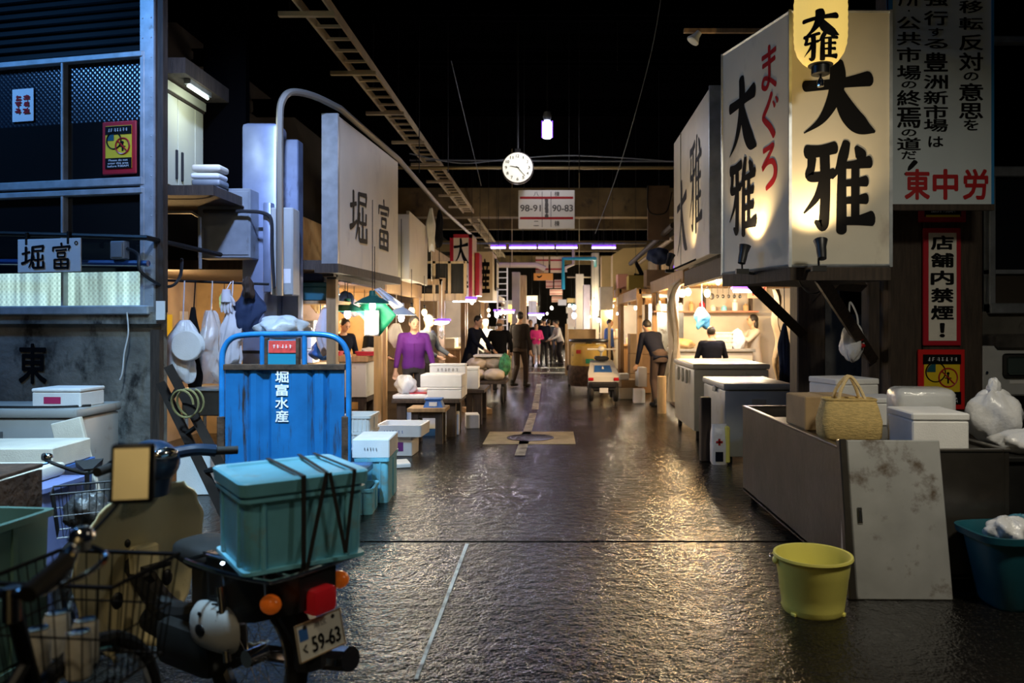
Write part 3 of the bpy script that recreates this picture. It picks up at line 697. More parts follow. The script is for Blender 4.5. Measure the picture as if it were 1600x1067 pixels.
carton('foam_box', 'low white foam box behind the straw bag', 'box', 2.18, 2.56, 5.55, 5.9, TT, .20, m_foam, 2, .04)
# straw basket bag
sb = thing('straw_bag', 'yellow woven straw tote bag with rope handles standing on the tank', 'bag', (1.905, 4.93, TT), -6)
mb = MB(); rings = []
for z, w, d in ((0, .165, .11), (.02, .185, .125), (.12, .19, .125), (.2, .172, .105), (.255, .158, .075)):
    r = []
    for k in range(28):
        q = 2 * math.pi * k / 28; c, s_ = math.cos(q), math.sin(q)
        r.append(Vector((w * math.copysign(abs(c) ** .35, c), d * math.copysign(abs(s_) ** .35, s_), z)))
    rings.append(r)
mb.rings(rings); mb.build('basket', m_straw, sb, smooth=1)
mb = MB().tube([(p[0] * 1.01, p[1] * 1.01, p[2]) for p in rings[-1]], .008, 6, True); mb.build('rim', m_straw, sb)
m_rope = mat('pale_rope', (.72, .55, .28), .8, bump=.5, bscale=90)
for sy in (-.07, .07):
    MB().tube(smooth_path([(-.08, sy, .24), (-.06, sy * .8, .32), (0, sy * .3, .40), (.05, sy * .6, .34), (.09, sy, .24)]), .011, 7).build('handle', m_rope, sb)
# film wrapped pack and plastic bags at the far right
pk = thing('wrapped_pack', 'film wrapped white pack with dark blotches standing behind the front foam box', 'pack', (2.40, 5.0, TT), -8)
MB().bx(-.17, .17, -.12, .12, 0, .30, .03, seg=3).build('pack', mat('blotched_pack', (.62, .62, .62), .3, var=.1, dirt=((.06, .08, .16), .63, 7, (1, 1, 1))), pk)
MB().bx(-.185, .185, -.135, .135, .001, .325, .05, seg=3).build('film', m_plastic, pk)
tag(MB().bx(2.64, 3.5, 4.45, 5.4, 0, .70, .01).bx(2.62, 3.52, 4.43, 5.42, .70, .73, .005).build('side_table', m_dark_metal), 'dark metal stand right of the steel tank under the plastic bags', 'stand')
def lump(name, label, cat, c, r, m, seed=0, amp=.25, group=None, u=28, v=18, parent=None):
    rnd = random.Random(seed); ph = [rnd.uniform(0, 6.28) for _ in range(6)]
    mb = MB(); rr = r if isinstance(r, tuple) else (r, r, r); rings = []
    for i in range(v + 1):
        t = -math.pi / 2 + math.pi * i / v; ring = []
        for j in range(u):
            q = 2 * math.pi * j / u
            k = 1 + amp * (.5 * math.sin(3 * q + ph[0]) * math.cos(2 * t + ph[1]) + .35 * math.sin(5 * q + 4 * t + ph[2]) + .25 * math.sin(8 * q - 3 * t + ph[3]))
            cr = max(math.cos(t), .02)
            ring.append(Vector((rr[0] * k * cr * math.cos(q), rr[1] * k * cr * math.sin(q), rr[2] * (1 + (k - 1) * .5) * math.sin(t))))
        rings.append(ring)
    lo = min(p.z for ring in rings for p in ring)
    mb.rings(rings)
    o = mb.build(name, m, parent, smooth=2, loc=c)
    if label: tag(o, label, cat, group)
    return o
b = lump('plastic_bag', 'knotted translucent plastic bag on the dark stand', 'bag', (2.85, 4.95, .90), (.17, .14, .17), m_bag, 3)
lump('knot', None, None, (0, 0, .19), (.04, .03, .06), m_bag, 4, .3, parent=b)
tag(lump('plastic_bag', 'slumped white plastic bag at the right edge of the dark stand', 'bag', (2.86, 4.58, .80), (.20, .13, .075), m_bag, 9, .3))

# cabinet door leaning on the tank
dp = thing('steel_door', 'scuffed steel cabinet door leaning against the end of the tank', 'door panel', (1.90, 4.17, 0), -1)
tilt = Matrix.Rotation(R(-10.5), 4, 'X')
MB().bx(-.24, .28, 0, .028, 0, .86, .006, tilt).build('panel', m_steel_pale, dp)
MB().bx(-.285, -.243, -.012, .045, 0, .865, .006, tilt).build('edge_rail', m_steel, dp)
MB().bx(-.21, -.18, -.007, .001, .40, .49, .004, tilt).build('latch_plate', m_chrome, dp)
MB().bx(-.203, -.187, -.010, -.006, .412, .478, .003, tilt).build('latch', m_bplastic, dp)

# yellow pail
pc = (XP(1270, 4.03), 4.03, 0)
pl = thing('yellow_bucket', 'yellow plastic bucket standing on the wet road', 'bucket', pc)
MB().lathe([(.004, 0), (.150, 0), (.156, .012), (.160, .05), (.166, .10), (.168, .105), (.176, .18), (.178, .185), (.19, .275), (.198, .276), (.203, .284), (.200, .296), (.188, .294), (.182, .27), (.158, .03), (.004, .022)], n=44).build('pail', m_yellow, pl)
mb = MB()
for q in (35, 145, 215, 325): mb.box((.15 * math.cos(R(q)), .15 * math.sin(R(q)), .008), (.03, .03, .016), q, .003)
mb.build('foot_ring', m_yellow, pl)
for s_ in (-1, 1): MB().ball((s_ * .198, 0, .262), (.014, .026, .02), 10, 6).build('handle_lug', m_yellow, pl)
MB().tube(smooth_path([(-.205, 0, .262), (-.19, .10, .268), (0, .206, .272), (.19, .10, .268), (.205, 0, .262)]), .004, 6).build('handle', m_chrome, pl)

# teal bin with rubbish
bn2 = thing('waste_bin', 'teal plastic bin full of rubbish at the right edge of the road', 'bin', (2.54, 4.13, 0), 4)
mb = MB(); rings = []
for z, w in ((0, .175), (.02, .19), (.30, .235), (.36, .245), (.365, .275), (.40, .28), (.40, .262), (.36, .235), (.06, .18)):
    r = []
    for k in range(32):
        q = 2 * math.pi * k / 32; c, s_ = math.cos(q), math.sin(q)
        r.append(Vector((1.15 * w * math.copysign(abs(c) ** .5, c), .76 * w * math.copysign(abs(s_) ** .5, s_), z)))
    rings.append(r)
mb.rings(rings).build('tub', m_teal, bn2)
for k in (-.10, .0, .10):
    MB().bx(k - .006, k + .006, -.184, -.15, .05, .34).build('rib', m_teal, bn2, smooth=0)
tag(lump('rubbish_bag', 'crumpled white bag of rubbish lying in the teal bin', 'rubbish', (2.43, 4.09, .40), (.11, .09, .07), m_bag, 12, .4))
tag(lump('rubbish', 'reddish crumpled packaging lying in the teal bin', 'rubbish', (2.66, 4.08, .385), (.09, .08, .055), mat('red_brown_wrapper', (.25, .09, .06), .5, var=.6, scale=14), 22, .4))
tag(lump('rubbish', 'blue crumpled film lying at the back of the teal bin', 'rubbish', (2.58, 4.22, .39), (.13, .05, .06), mat('blue_film', (.06, .22, .32), .35, bump=.6, bscale=10), 23, .4))

# meter cabinet, right edge
mc = thing('meter_cabinet', 'grey meter cabinet with a dark rounded window on the right wall', 'cabinet', (XP(1575, 7.4), 7.4, ZP(616, 7.4)))
MB().bx(-.34, .42, -.16, .1, 0, .47, .015).build('case', mat('light_grey_cabinet', (.50, .52, .54), .5, .1, var=.15), mc)
MB().bx(-.15, .14, -.172, -.158, .17, .40, .03, seg=3).build('window_rim', m_rubber, mc)
MB().bx(-.115, .105, -.176, -.170, .20, .37, .02).build('window_glass', mat('meter_glass', (.05, .07, .07), .15), mc)
MB().bx(-.08, .06, -.164, -.159, .115, .145).build('name_plate', m_paper, mc, smooth=0)
MB().cyl((-.30, -.175, .22), (-.30, -.158, .22), .014).build('lock', m_chrome, mc)
tag(MB().bx(XP(1535, 7.45), 6.2, 7.2, 7.5, ZP(545, 7.4), ZP(522, 7.4), .02).build('bundle', mat('dark_bundle', (.06, .055, .05), .8, var=.7, scale=6, bump=.8, bscale=8)), 'dark bundle of wrapped goods on top of the meter cabinet', 'bundle')
# hanging white carrier bag behind the brace
hb = thing('carrier_bag', 'white carrier bag hanging from the dark post behind the tank', 'bag', P(1332, 545, 6.85))
lump('sack', None, None, (0, 0, .06), (.10, .08, .17), m_bag, 31, .25, parent=hb)
MB().tube(smooth_path([(-.05, 0, .18), (-.03, 0, .32), (.02, .1, .42), (.04, 0, .30), (.05, 0, .18)]), .008, 6).build('handle', m_bag, hb)
MB().ball((.04, -.072, .10), (.035, .012, .03), 10, 6).ball((.06, -.066, .03), (.03, .012, .02), 10, 6).build('red_print', m_red, hb)
# chest freezers along the right
def freezer(label, X0, X1, Y0, Y1, z0, h, m, handles=False, rz=0):
    t = thing('chest_freezer', label, 'freezer', ((X0 + X1) / 2, (Y0 + Y1) / 2, 0), rz)
    w, d = (X1 - X0) / 2, (Y1 - Y0) / 2
    MB().bx(-w, w, -d, d, z0, h - .075, .02, seg=2).build('cabinet', m, t)
    MB().bx(-w - .015, w + .015, -d - .015, d + .015, h - .07, h, .018, seg=2).build('lid', m, t)
    if handles:
        for y in (-d * .55, -d * .15, d * .3):
            MB().bx(-w - .06, -w - .015, y - .05, y + .05, h - .28, h - .09, .02, seg=2).build('handle', m, t)
    else:
        MB().bx(-w - .035, -w - .012, -d * .25 - .06, -d * .25 + .06, h - .12, h - .05, .01).build('handle', m_alu, t)
    if z0 > .03:
        for sx in (-1, 1):
            for sy in (-1, 1): MB().cyl((sx * (w - .07), sy * (d - .07), 0), (sx * (w - .07), sy * (d - .07), z0), .03).build('foot', m_rubber, t)
    MB().bx(-w * .2, w * .2, -d - .004, -d + .0, h - .22, h - .17).build('badge', m_alu, t, smooth=0)
    return t
freezer('grey chest freezer with a bright lid just beyond the steel tank', 1.88, 2.62, 8.35, 9.5, .05, .85, m_freezer_grey)
freezer('big white chest freezer with box handles on its side', 1.85, 2.83, 10.0, 11.55, .10, .98, m_freezer, True)
# short dark post and rice sack with a red cross
tag(MB().bx(XP(1094, 8.4), XP(1110, 8.4), 8.35, 8.47, 0, .70, .01).build('post', m_wood_dark), 'short dark wooden post at the road edge by the grey freezer', 'post')
sk = thing('sack', 'white and yellow sack with a red cross leaning on the grey freezer', 'sack', (XP(1124, 8.2), 8.22, 0), 0)
mb = MB(); rings = []
for z, w, d in ((0, .075, .05), (.03, .09, .06), (.2, .092, .065), (.34, .088, .05), (.40, .08, .025), (.43, .08, .008)):
    rings.append([Vector((w * math.copysign(abs(math.cos(q)) ** .5, math.cos(q)), d * math.copysign(abs(math.sin(q)) ** .5, math.sin(q)), z)) for q in [2 * math.pi * k / 20 for k in range(20)]])
mb.rings(rings).build('bag', m_bag, sk, smooth=1)
MB().bx(.055, .105, -.066, .05, .02, .41, .012).build('side_panel', m_yellow, sk)
MB().bx(-.045, .025, -.072, -.062, .235, .255).bx(-.02, .0, -.072, -.062, .21, .28).build('red_cross', m_red, sk, smooth=0)
MB().bx(-.05, .03, -.072, -.060, .04, .14).build('dark_print', m_navy, sk, smooth=0)
# ---------------------------------------------------------------- left foreground
def WW(px, py, off=0.0):
    """world point on the slanted left shop front, off metres in front of it"""
    x, z = LW(px, py); a = R(WLR)
    return Vector((WLX + x * math.cos(a) + off * math.sin(a), WLY + x * math.sin(a) - off * math.cos(a), z))
# notices and plate on the front
def wall_notice(px0, px1, py0, py1, name, label, cat, off):
    a, b = WW(px0, py1, off), WW(px1, py1, off); zt = WW((px0 + px1) / 2, py0, off).z
    c = (a + b) / 2
    return thing(name, label, cat, c, WLR), (b - a).length, zt - c.z
t, w, h = wall_notice(17, 50, 138, 189, 'poster', 'small white poster with dark red print on the left upper pane', 'poster', -.015)
MB().bx(-w / 2, w / 2, 0, .004, 0, h).build('sheet', m_paper, t, smooth=0)
scribble(t, frame((0, -.001, h * .52), (1, 0, 0)), w * .8, h * .6, 2, m_red, 3, 'red_print', 4)
t, w, h = wall_notice(162, 215, 190, 273, 'notice_board', 'yellow warning notice in a dark red frame on the left shop window', 'notice', .02)
MB().bx(-w / 2, w / 2, 0, .02, 0, h, .008).build('frame_board', m_signred, t)
MB().bx(-w / 2 + .04, w / 2 - .04, -.004, .002, .05, h - .04).build('sheet', m_signyellow, t, smooth=0)
no_entry(t, w, h)
# pipes across the windows and their sign plate
pd = MB().tube([WW(-40, 366, .13), WW(120, 370, .13), WW(246, 374, .13), P(345, 398, 7.3)], .022, 8).build('pipe', m_dark_metal)
tag(pd, 'dark pipe running across the left shop windows above the sign plate', 'pipe')
pb = MB().tube([WW(-40, 410, .10), WW(245, 413, .10)], .026, 8).build('pipe', mat('dark_blue_pipe', (.01, .04, .16), .4))
tag(pb, 'thicker dark blue pipe across the left shop windows below the sign plate', 'pipe')
t, w, h = wall_notice(53, 150, 376, 427, 'sign_plate', 'white plate with two black brush characters hung on the pipe across the left windows', 'sign', .165)
MB().bx(-w / 2, w / 2, 0, .01, 0, h, .003).build('plate', m_paper, t)
brush(t, K_HORI, frame((-w * .24, -.001, h * .47), (1, 0, 0)), w * .37, h * .72, m_ink, thick=1.25)
brush(t, K_TOMI, frame((w * .2, -.001, h * .47), (1, 0, 0)), w * .32, h * .76, m_ink, thick=1.15)
MB().tube([(w * .43 + .014 * math.cos(q), -.002, h * .85 + .014 * math.sin(q)) for q in [2 * math.pi * k / 16 for k in range(16)]], .004, 5, True).build('round_mark', m_ink, t)
for sx in (-.36, .30): MB().bx(w * sx - .012, w * sx + .012, -.004, .03, h - .05, h + .06, .003).build('clip', m_dark_metal, t)
c = WW(203, 407, .15)
jb = thing('junction_box', 'small grey junction box hung on the pipes left of the aluminium corner post', 'box', c, WLR)
MB().bx(-.07, .07, 0, .07, 0, .155, .008).build('box', m_gray_metal, jb)
MB().bx(-.055, .055, -.006, .0, .015, .14, .004).build('lid', m_gray_metal, jb)
tag(MB().tube(smooth_path([WW(215, 390, .12), WW(232, 400, .12), WW(238, 425, .14), P(250, 445, 6.6), P(270, 446, 6.7), P(282, 430, 6.8), P(284, 405, 7.0)]), .014, 6).build('cable', m_bplastic), 'thick black cable looping beside the aluminium corner post', 'cable')
tag(MB().tube(smooth_path([WW(212, 488, .1), WW(214, 520, .1), WW(208, 550, .1), WW(205, 580, .1), WW(201, 592, .1)]), .006, 5).build('cord', m_paper), 'thin pale cord hanging down the grimy concrete wall', 'cord')
tag(MB().box((0, 0, 0), (.075, .01, .16)).build('tag_card', m_paper, loc=P(251, 485, 6.5)), 'blank white card hung on the corner of the concrete wall', 'card')

# chest freezer with a white box on top
def tub(name, label, cat, x0, x1, y0, y1, z0, h, m, rz=0, group=None, open_=True, ribs=0, taper=.04, wall=.014, rim=True):
    t = thing(name, label, cat, ((x0 + x1) / 2, (y0 + y1) / 2, z0), rz, group)
    w, d = (x1 - x0) / 2, (y1 - y0) / 2
    def rr(w, d, z, r=.03):
        out = []
        for sx, sy, a in ((1, 1, 0), (-1, 1, 90), (-1, -1, 180), (1, -1, 270)):
            for k in range(4):
                q = R(a + 30 * k); out.append(Vector((sx * (w - r) + r * math.cos(q), sy * (d - r) + r * math.sin(q), z)))
        return out
    k = 1 - taper
    mb = MB()
    R_ = [rr(w * k, d * k, 0), rr(w - .004, d - .004, h)]
    if open_: R_ += [rr(w - wall, d - wall, h), rr(w * k - wall, d * k - wall, wall)]
    mb.rings(R_).build('body', m, t)
    if rim:
        mb = MB(); mb.rings([rr(w + .008, d + .008, h - .022), rr(w + .008, d + .008, h + .003), rr(w - wall, d - wall, h + .003), rr(w - wall, d - wall, h - .022)], False, True)
        mb.build('rim', m, t)
    for i in range(ribs):
        x = -w + 2 * w * (i + 1) / (ribs + 1)
        MB().bx(x - .006, x + .006, -d - .004, -d * k + .012, .01, h - .02).build('rib', m, t, smooth=0)
    if ribs:
        for sx in (-1, 1):
            MB().bx(sx * (w * .99) - .006, sx * (w * .99) + .006, -.01, .01, .01, h - .02).build('rib', m, t, smooth=0)
    return t
t = freezer('old white chest freezer against the grimy concrete wall', -4.95, -3.58, 5.78, 6.36, .06, .86, m_freezer_grey)
carton('foam_box', 'flat white foam box with pink print on the old white chest freezer', 'box', -3.98, -3.60, 5.88, 6.18, .86, .145, m_foam, -2, .03, band=mat('pink_print', (.45, .03, .12), .5))
tag(MB().tube(smooth_path([(-4.3, 5.86, .868), (-4.0, 5.8, .872), (-3.7, 5.82, .872), (-3.57, 5.95, .87)]), .009, 6).tube(smooth_path([(-4.3, 5.86, .868), (-4.36, 5.75, .86), (-4.37, 5.745, .70)]), .012, 6).build('strap', m_rubber), 'black rubber strap lying on the old white chest freezer', 'strap')
tub('storage_tub', 'deep blue tub beneath the white foam tray', 'tub', -4.05, -3.24, 4.98, 5.45, 0, .55, m_blue_tub, 3, ribs=0, open_=False)
t = carton('foam_tray', 'white foam tray standing on the deep blue tub', 'tray', -4.0, -3.25, 4.96, 5.42, .555, .14, m_foam_warm, 3)
tub('storage_tub', 'lavender blue tub with a white lid at the left edge of the photo', 'tub', -3.7, -2.82, 4.25, 4.65, 0, .58, mat('lavender_plastic', (.16, .20, .42), .5, var=.2), 0, open_=False)
tag(MB().bx(-3.7, -2.96, 4.2, 4.68, .585, .66, .015, seg=2).build('foam_slab', m_foam_warm), 'pale foam lid lying on the lavender blue tub', 'lid')
tag(MB().bx(-.10, .12, -.02, .02, 0, .80, .006, Matrix.Rotation(R(-14), 4, 'Y')).build('foam_board', m_foam_warm, loc=(XP(186, 5.6) - .2, 5.6, .02)), 'pale foam board leaning beside the old chest freezer', 'board')
# brown wooden crate and green crates
wc = thing('wooden_crate', 'dark brown wooden crate at the left edge behind the green crates', 'crate', (-2.86, 3.5, 0), 3)
mb = MB()
for k in range(6): mb.bx(-.42, .42, -.17, -.15, .005 + k * .135, .13 + k * .135, .004)
mb.build('front_boards', m_rusty, wc)
for sx in (-.42, .40): MB().bx(sx, sx + .02, -.15, .17, 0, .80).build('side_board', m_rusty, wc, smooth=0)
MB().bx(-.42, .42, -.18, .18, .81, .83, .004).build('lid', m_rusty, wc)
for i, (z, lab) in enumerate(((.0, 'pale green plastic crate at the bottom of the stack behind the bicycle basket'), (.265, 'pale green plastic crate in the middle of the stack behind the bicycle basket'), (.53, 'pale green plastic crate on top of the stack at the left edge'))):
    tub('plastic_crate', lab, 'crate', -2.55, -1.94, 2.62, 3.0, z, .255, m_green_crate, -8 + i, 'pale green crates', ribs=5)

# ---- bicycles
def wire_basket(parent, c, w, d, h, m, name='basket'):
    mb = MB(); cx, cy, cz = c
    def ring(z, k): return [(cx + sx * w * k, cy + sy * d * k, cz + z) for sx, sy in ((-.5, -.5), (.5, -.5), (.5, .5), (-.5, .5))]
    mb.tube(ring(h, 1), .006, 6, True); mb.tube(ring(0, .82), .004, 5, True); mb.tube(ring(h * .5, .91), .003, 4, True)
    n = 9
    for s_ in (0, 1, 2, 3):
        a, b = ring(h, 1)[s_], ring(h, 1)[(s_ + 1) % 4]; e, f = ring(0, .82)[s_], ring(0, .82)[(s_ + 1) % 4]
        for k in range(n):
            t = k / n; mb.tube([tuple(p + (q - p) * t for p, q in zip(a, b)), tuple(p + (q - p) * t for p, q in zip(e, f))], .0022, 4)
    e = ring(0, .82)
    for k in range(1, 7):
        t = k / 7; mb.tube([tuple(p + (q - p) * t for p, q in zip(e[0], e[1])), tuple(p + (q - p) * t for p, q in zip(e[3], e[2]))], .002, 4)
    return mb.build(name, m, parent)
def wheel(parent, c, r, tw, name='wheel', spokes=18):
    cx, cy, cz = c
    circ = lambda rad, n=36: [(cx, cy + rad * math.cos(q), cz + rad * math.sin(q)) for q in [2 * math.pi * k / n for k in range(n)]]
    ty = MB().tube(circ(r - tw), tw, 8, True).build(name, m_rubber, parent)
    mb = MB().tube(circ(r - tw * 2.2), tw * .55, 6, True).cyl((cx - .04, cy, cz), (cx + .04, cy, cz), tw * .9)
    for k in range(spokes):
        q = 2 * math.pi * k / spokes; mb.tube([(cx + (.03 if k % 2 else -.03), cy, cz), (cx, cy + (r - tw * 2) * math.cos(q), cz + (r - tw * 2) * math.sin(q))], .0015, 4)
    mb.build('rim', m_chrome, ty)
    return ty
def bicycle(label, loc, rz, mframe, mbasket, bar=m_chrome, low=False):
    t = thing('bicycle', label, 'bicycle', loc, rz)
    wheel(t, (0, .22, .33), .33, .02); wheel(t, (0, -.86, .33), .33, .02, spokes=18)
    mb = MB()
    mb.tube([(0, -.02, .84), (0, .05, .60)], .018)
    mb.tube([(0, .02, .68), (0, -.42, .30), (0, -.50, .75)], .016); mb.tube([(0, -.42, .30), (0, -.86, .33)], .012); mb.tube([(0, -.48, .62), (0, -.86, .33)], .010)
    for s_ in (-.05, .05): mb.tube([(s_ * .4, .05, .62), (s_, .08, .55), (s_, .22, .33)], .010)
    mb.build('frame', mframe, t)
    if low:
        pts = [(.235, -.15, .985), (.22, -.10, 1.0), (.185, -.055, .985), (.15, -.04, .93), (.10, -.03, .885), (.04, -.025, .868), (-.04, -.025, .868), (-.10, -.03, .885), (-.15, -.04, .93), (-.185, -.055, .985), (-.22, -.10, 1.0), (-.235, -.15, .985)]
        MB().tube(smooth_path(pts), .0125, 10).cyl((0, -.02, .80), (0, -.02, .88), .02).build('handlebar', bar, t)
    else: MB().tube(smooth_path([(-.25, -.24, 1.0), (-.24, -.12, 1.0), (-.19, -.01, .985), (-.08, .0, .93), (0, -.02, .90), (.08, .0, .93), (.19, -.01, .985), (.24, -.12, 1.0), (.25, -.24, 1.0)]), .0115, 10).cyl((0, -.02, .82), (0, -.02, .91), .014).build('handlebar', bar, t)
    for s_ in (-1, 1):
        if low: MB().cyl((s_ * .243, -.26, .955), (s_ * .233, -.14, .987), .019).build('grip', m_rubber, t)
        else: MB().cyl((s_ * .25, -.27, 1.0), (s_ * .242, -.14, 1.0), .017).build('grip', m_rubber, t)
        MB().tube(smooth_path([(s_ * .21, -.03, .985), (s_ * .26, -.05, .97), (s_ * .27, -.12, .955), (s_ * .268, -.20, .955)]), .006, 6).build('brake_lever', m_chrome, t)
    be = MB().lathe([(.004, .03), (.014, .028), (.024, .018), (.028, .005), (.028, 0), (.004, 0)], (.215, -.07, 1.012)).build('bell', m_chrome, t)
    MB().box((.215, -.07, 1.0), (.03, .03, .03), bev=.005).build('bell_clamp', m_alu, be)
    wire_basket(t, (0, .22, .58), .36, .28, .27, mbasket)
    MB().rings([[(-.08, -.66, .84), (.08, -.66, .84), (.02, -.38, .84), (-.02, -.38, .84)], [(-.09, -.67, .89), (.09, -.67, .89), (.025, -.37, .87), (-.025, -.37, .87)]]).build('saddle', m_rubber, t)
    return t
b1 = bicycle('chrome handlebar bicycle with a wire basket in the bottom left corner', (-1.27, 1.83, 0), -6, m_dark_metal, m_dark_metal, m_chrome, True)
mi = thing('rear_mirror', 'rectangular rear view mirror on a long chrome stem above the bicycle bar', 'mirror', (-.985, 1.80, 1.149), 12)
Mm = Matrix.Rotation(R(-6), 4, 'X')
MB().bx(-.048, .048, 0, .02, -.070, .070, .0095, Mm, 3).build('mirror_shell', m_bplastic, mi)
m_mirror = mat('mirror_glass', (.9, .87, .75), .06, 1)
MB().bx(-.039, .039, -.003, .001, -.060, .060, .001, Mm).build('mirror_glass', m_mirror, mi)
MB().tube(smooth_path([(-.03, .02, -.05), (-.035, .015, -.075), (-.075, -.04, -.13)]), .004, 7).build('stem', m_chrome, mi)
for k, (x, y) in enumerate(((-1.34, 2.0), (-1.25, 2.06), (-1.36, 2.11), (-1.22, 1.98))):
    c = thing('can', 'pale drink can lying in the wire basket', 'can', (x, y, .585), 0, 'cans in the bicycle basket')
    MB().lathe([(.004, 0), (.026, .002), (.032, .01), (.032, .108), (.026, .12), (.004, .12)], n=18).build('can_body', m_foam_warm, c)
    MB().lathe([(.004, .119), (.025, .119), (.027, .123), (.022, .121)], n=18).build('can_rim', m_chrome, c)
b2 = bicycle('black bicycle with a full black basket parked behind the scooter', (-2.42, 4.0, 0), -150, m_black, m_black, m_dark_metal)
b2.scale = (.8, .8, .8)
tag(lump('parcel', 'dark wrapped parcel in the black basket behind the scooter', 'parcel', (-2.33, 3.85, .56), (.10, .08, .09), mat('dark_wrap', (.05, .05, .05), .35, var=.6, scale=9, bump=.6), 41, .3))

# ---- scooter
sc = thing('scooter', 'beige delivery scooter with a black seat, orange indicators and a number plate', 'scooter', (-1.10, 2.85, 0), 58)
wheel(sc, (0, 0, .27), .27, .035, spokes=20); wheel(sc, (0, 1.18, .27), .27, .035, spokes=20)
def shield(u, v):
    u = 2 * u - 1
    ww = [(0, .10), (.12, .16), (.3, .235), (.55, .275), (.75, .265), (.9, .21), (1, .13)]
    for (a, wa), (b, wb) in zip(ww, ww[1:]):
        if a <= v <= b: q = (v - a) / (b - a); q = q * q * (3 - 2 * q); w = wa + (wb - wa) * q
    y = .86 - .14 * v + .05 * math.sin(v * math.pi) - .10 * abs(u) ** 1.7 * (1 - .3 * v)
    y -= .055 * math.exp(-(u / .28) ** 2) * (1 - .25 * v)          # centre spine stands towards the rider
    y += .03 * math.exp(-((abs(u) - .55) / .2) ** 2) * (1 - v)
    return Vector((u * w, y, .10 + .72 * v))
MB().grid(shield, 36, 30).build('leg_shield', m_beige, sc, smooth=1.2, solid=.012)
MB().bx(-.055, .055, .60, .66, .50, .62, .012, Matrix.Translation((0, .04, .02)) @ Matrix.Rotation(R(-6), 4, 'X')).build('glove_box', m_beige, sc)
MB().bx(-.055, .055, .625, .66, .485, .503).build('vent_slot', m_black, sc, smooth=0)
for x, y, z, r in ((-.10, .748, .36, .024), (-.085, .70, .60, .012), (.11, .74, .40, .024), (-.07, .80, .20, .014)):
    MB().ball((x, y, z), (r, .012, r * 1.5), 14, 8).build('shield_hole', m_black, sc)
# frame, engine, body
MB().tube([(0, .70, .86), (0, .92, .55), (0, 1.18, .27)], .022).build('steering_column', m_dark_metal, sc)
for s_ in (-.075, .075): MB().tube([(s_, .98, .56), (s_, 1.18, .27)], .018).build('fork_leg', m_chrome, sc)
MB().tube(smooth_path([(0, .84, .52), (0, .55, .33), (0, .2, .40), (0, -.22, .56)]), .05, 10).build('spine', m_black, sc)
MB().bx(-.10, .10, .15, .50, .16, .34, .04, seg=2).cyl((0, .5, .26), (0, .66, .28), .06).build('engine', m_dark_metal, sc)
mb = MB().rings([[Vector((sx * w, y, z)) for sx, z in ((-1, zb), (1, zb), (1, zt), (-1, zt))] for y, w, zb, zt in ((.30, .06, .42, .60), (.15, .11, .40, .66), (-.15, .12, .46, .67), (-.34, .08, .52, .64))])
mb.build('rear_body', m_bplastic, sc)
MB().rings([[Vector((w * math.copysign(abs(math.cos(q)) ** .5, math.cos(q)), y, z + h * math.copysign(abs(math.sin(q)) ** .6, math.sin(q)))) for q in [2 * math.pi * k / 16 for k in range(16)]] for y, w, z, h in ((.42, .04, .615, .02), (.38, .09, .62, .04), (.25, .12, .62, .05), (.14, .12, .62, .045), (.125, .10, .62, .03))]).build('seat', m_rubber, sc, smooth=1)
def cover(u, v):
    q = 2 * math.pi * u; return Vector((-.115 - .05 * math.sqrt(max(0, 1 - v * v)), .07 + .14 * v * math.copysign(abs(math.cos(q)) ** .7, math.cos(q)), .40 + .09 * v * math.copysign(abs(math.sin(q)) ** .7, math.sin(q))))
sv = MB().grid(cover, 24, 6).build('side_cover', mat('grey_side_cover', (.42, .43, .42), .35, var=.1), sc, smooth=1)
MB().ball((-.165, .09, .40), (.006, .03, .022), 12, 6).ball((-.16, .10, .455), (.006, .010, .008), 10, 5).build('cover_hole', m_black, sv)
MB().tube(smooth_path([(0, .27, .50), (0, .1, .555), (0, -.12, .53), (0, -.28, .40), (0, -.30, .30)]), .055, 8).build('rear_mudguard', m_bplastic, sc)
for s_ in (-.13, .13):
    MB().cyl((s_, -.02, .30), (s_, .02, .56), .014).build('shock_rod', m_chrome, sc)
    MB().tube([(s_ + .024 * math.cos(q * 2.2), -.02 + .024 * math.sin(q * 2.2) + .012 * q / 4, .33 + q * .009) for q in range(0, 22)], .004, 5).build('shock_spring', m_dark_metal, sc)
MB().tube(smooth_path([(.11, .5, .20), (.15, .2, .2), (.15, -.1, .24), (.15, -.34, .28)]), [.02] * 7 + [.04] * 6 + [.045] * 6, 10).build('muffler', m_chrome, sc)
# rack
mb = MB()
zr = .655
mb.tube(smooth_path([(-.2, .12, zr), (-.215, -.1, zr), (-.2, -.30, zr), (-.15, -.345, zr), (.15, -.345, zr), (.2, -.30, zr), (.215, -.1, zr), (.2, .12, zr)], 5), .009, 8)
for x in (-.12, -.04, .04, .12): mb.tube([(x, -.345, zr), (x, .12, zr)], .006, 6)
mb.tube([(-.2, .12, zr), (.2, .12, zr)], .007, 6)
for s_ in (-.15, .15):
    for y in (-.25, -.02): mb.tube([(s_, y, zr), (s_ * .7, y + .05, .55)], .007, 6)
mb.build('luggage_rack', m_chrome, sc)
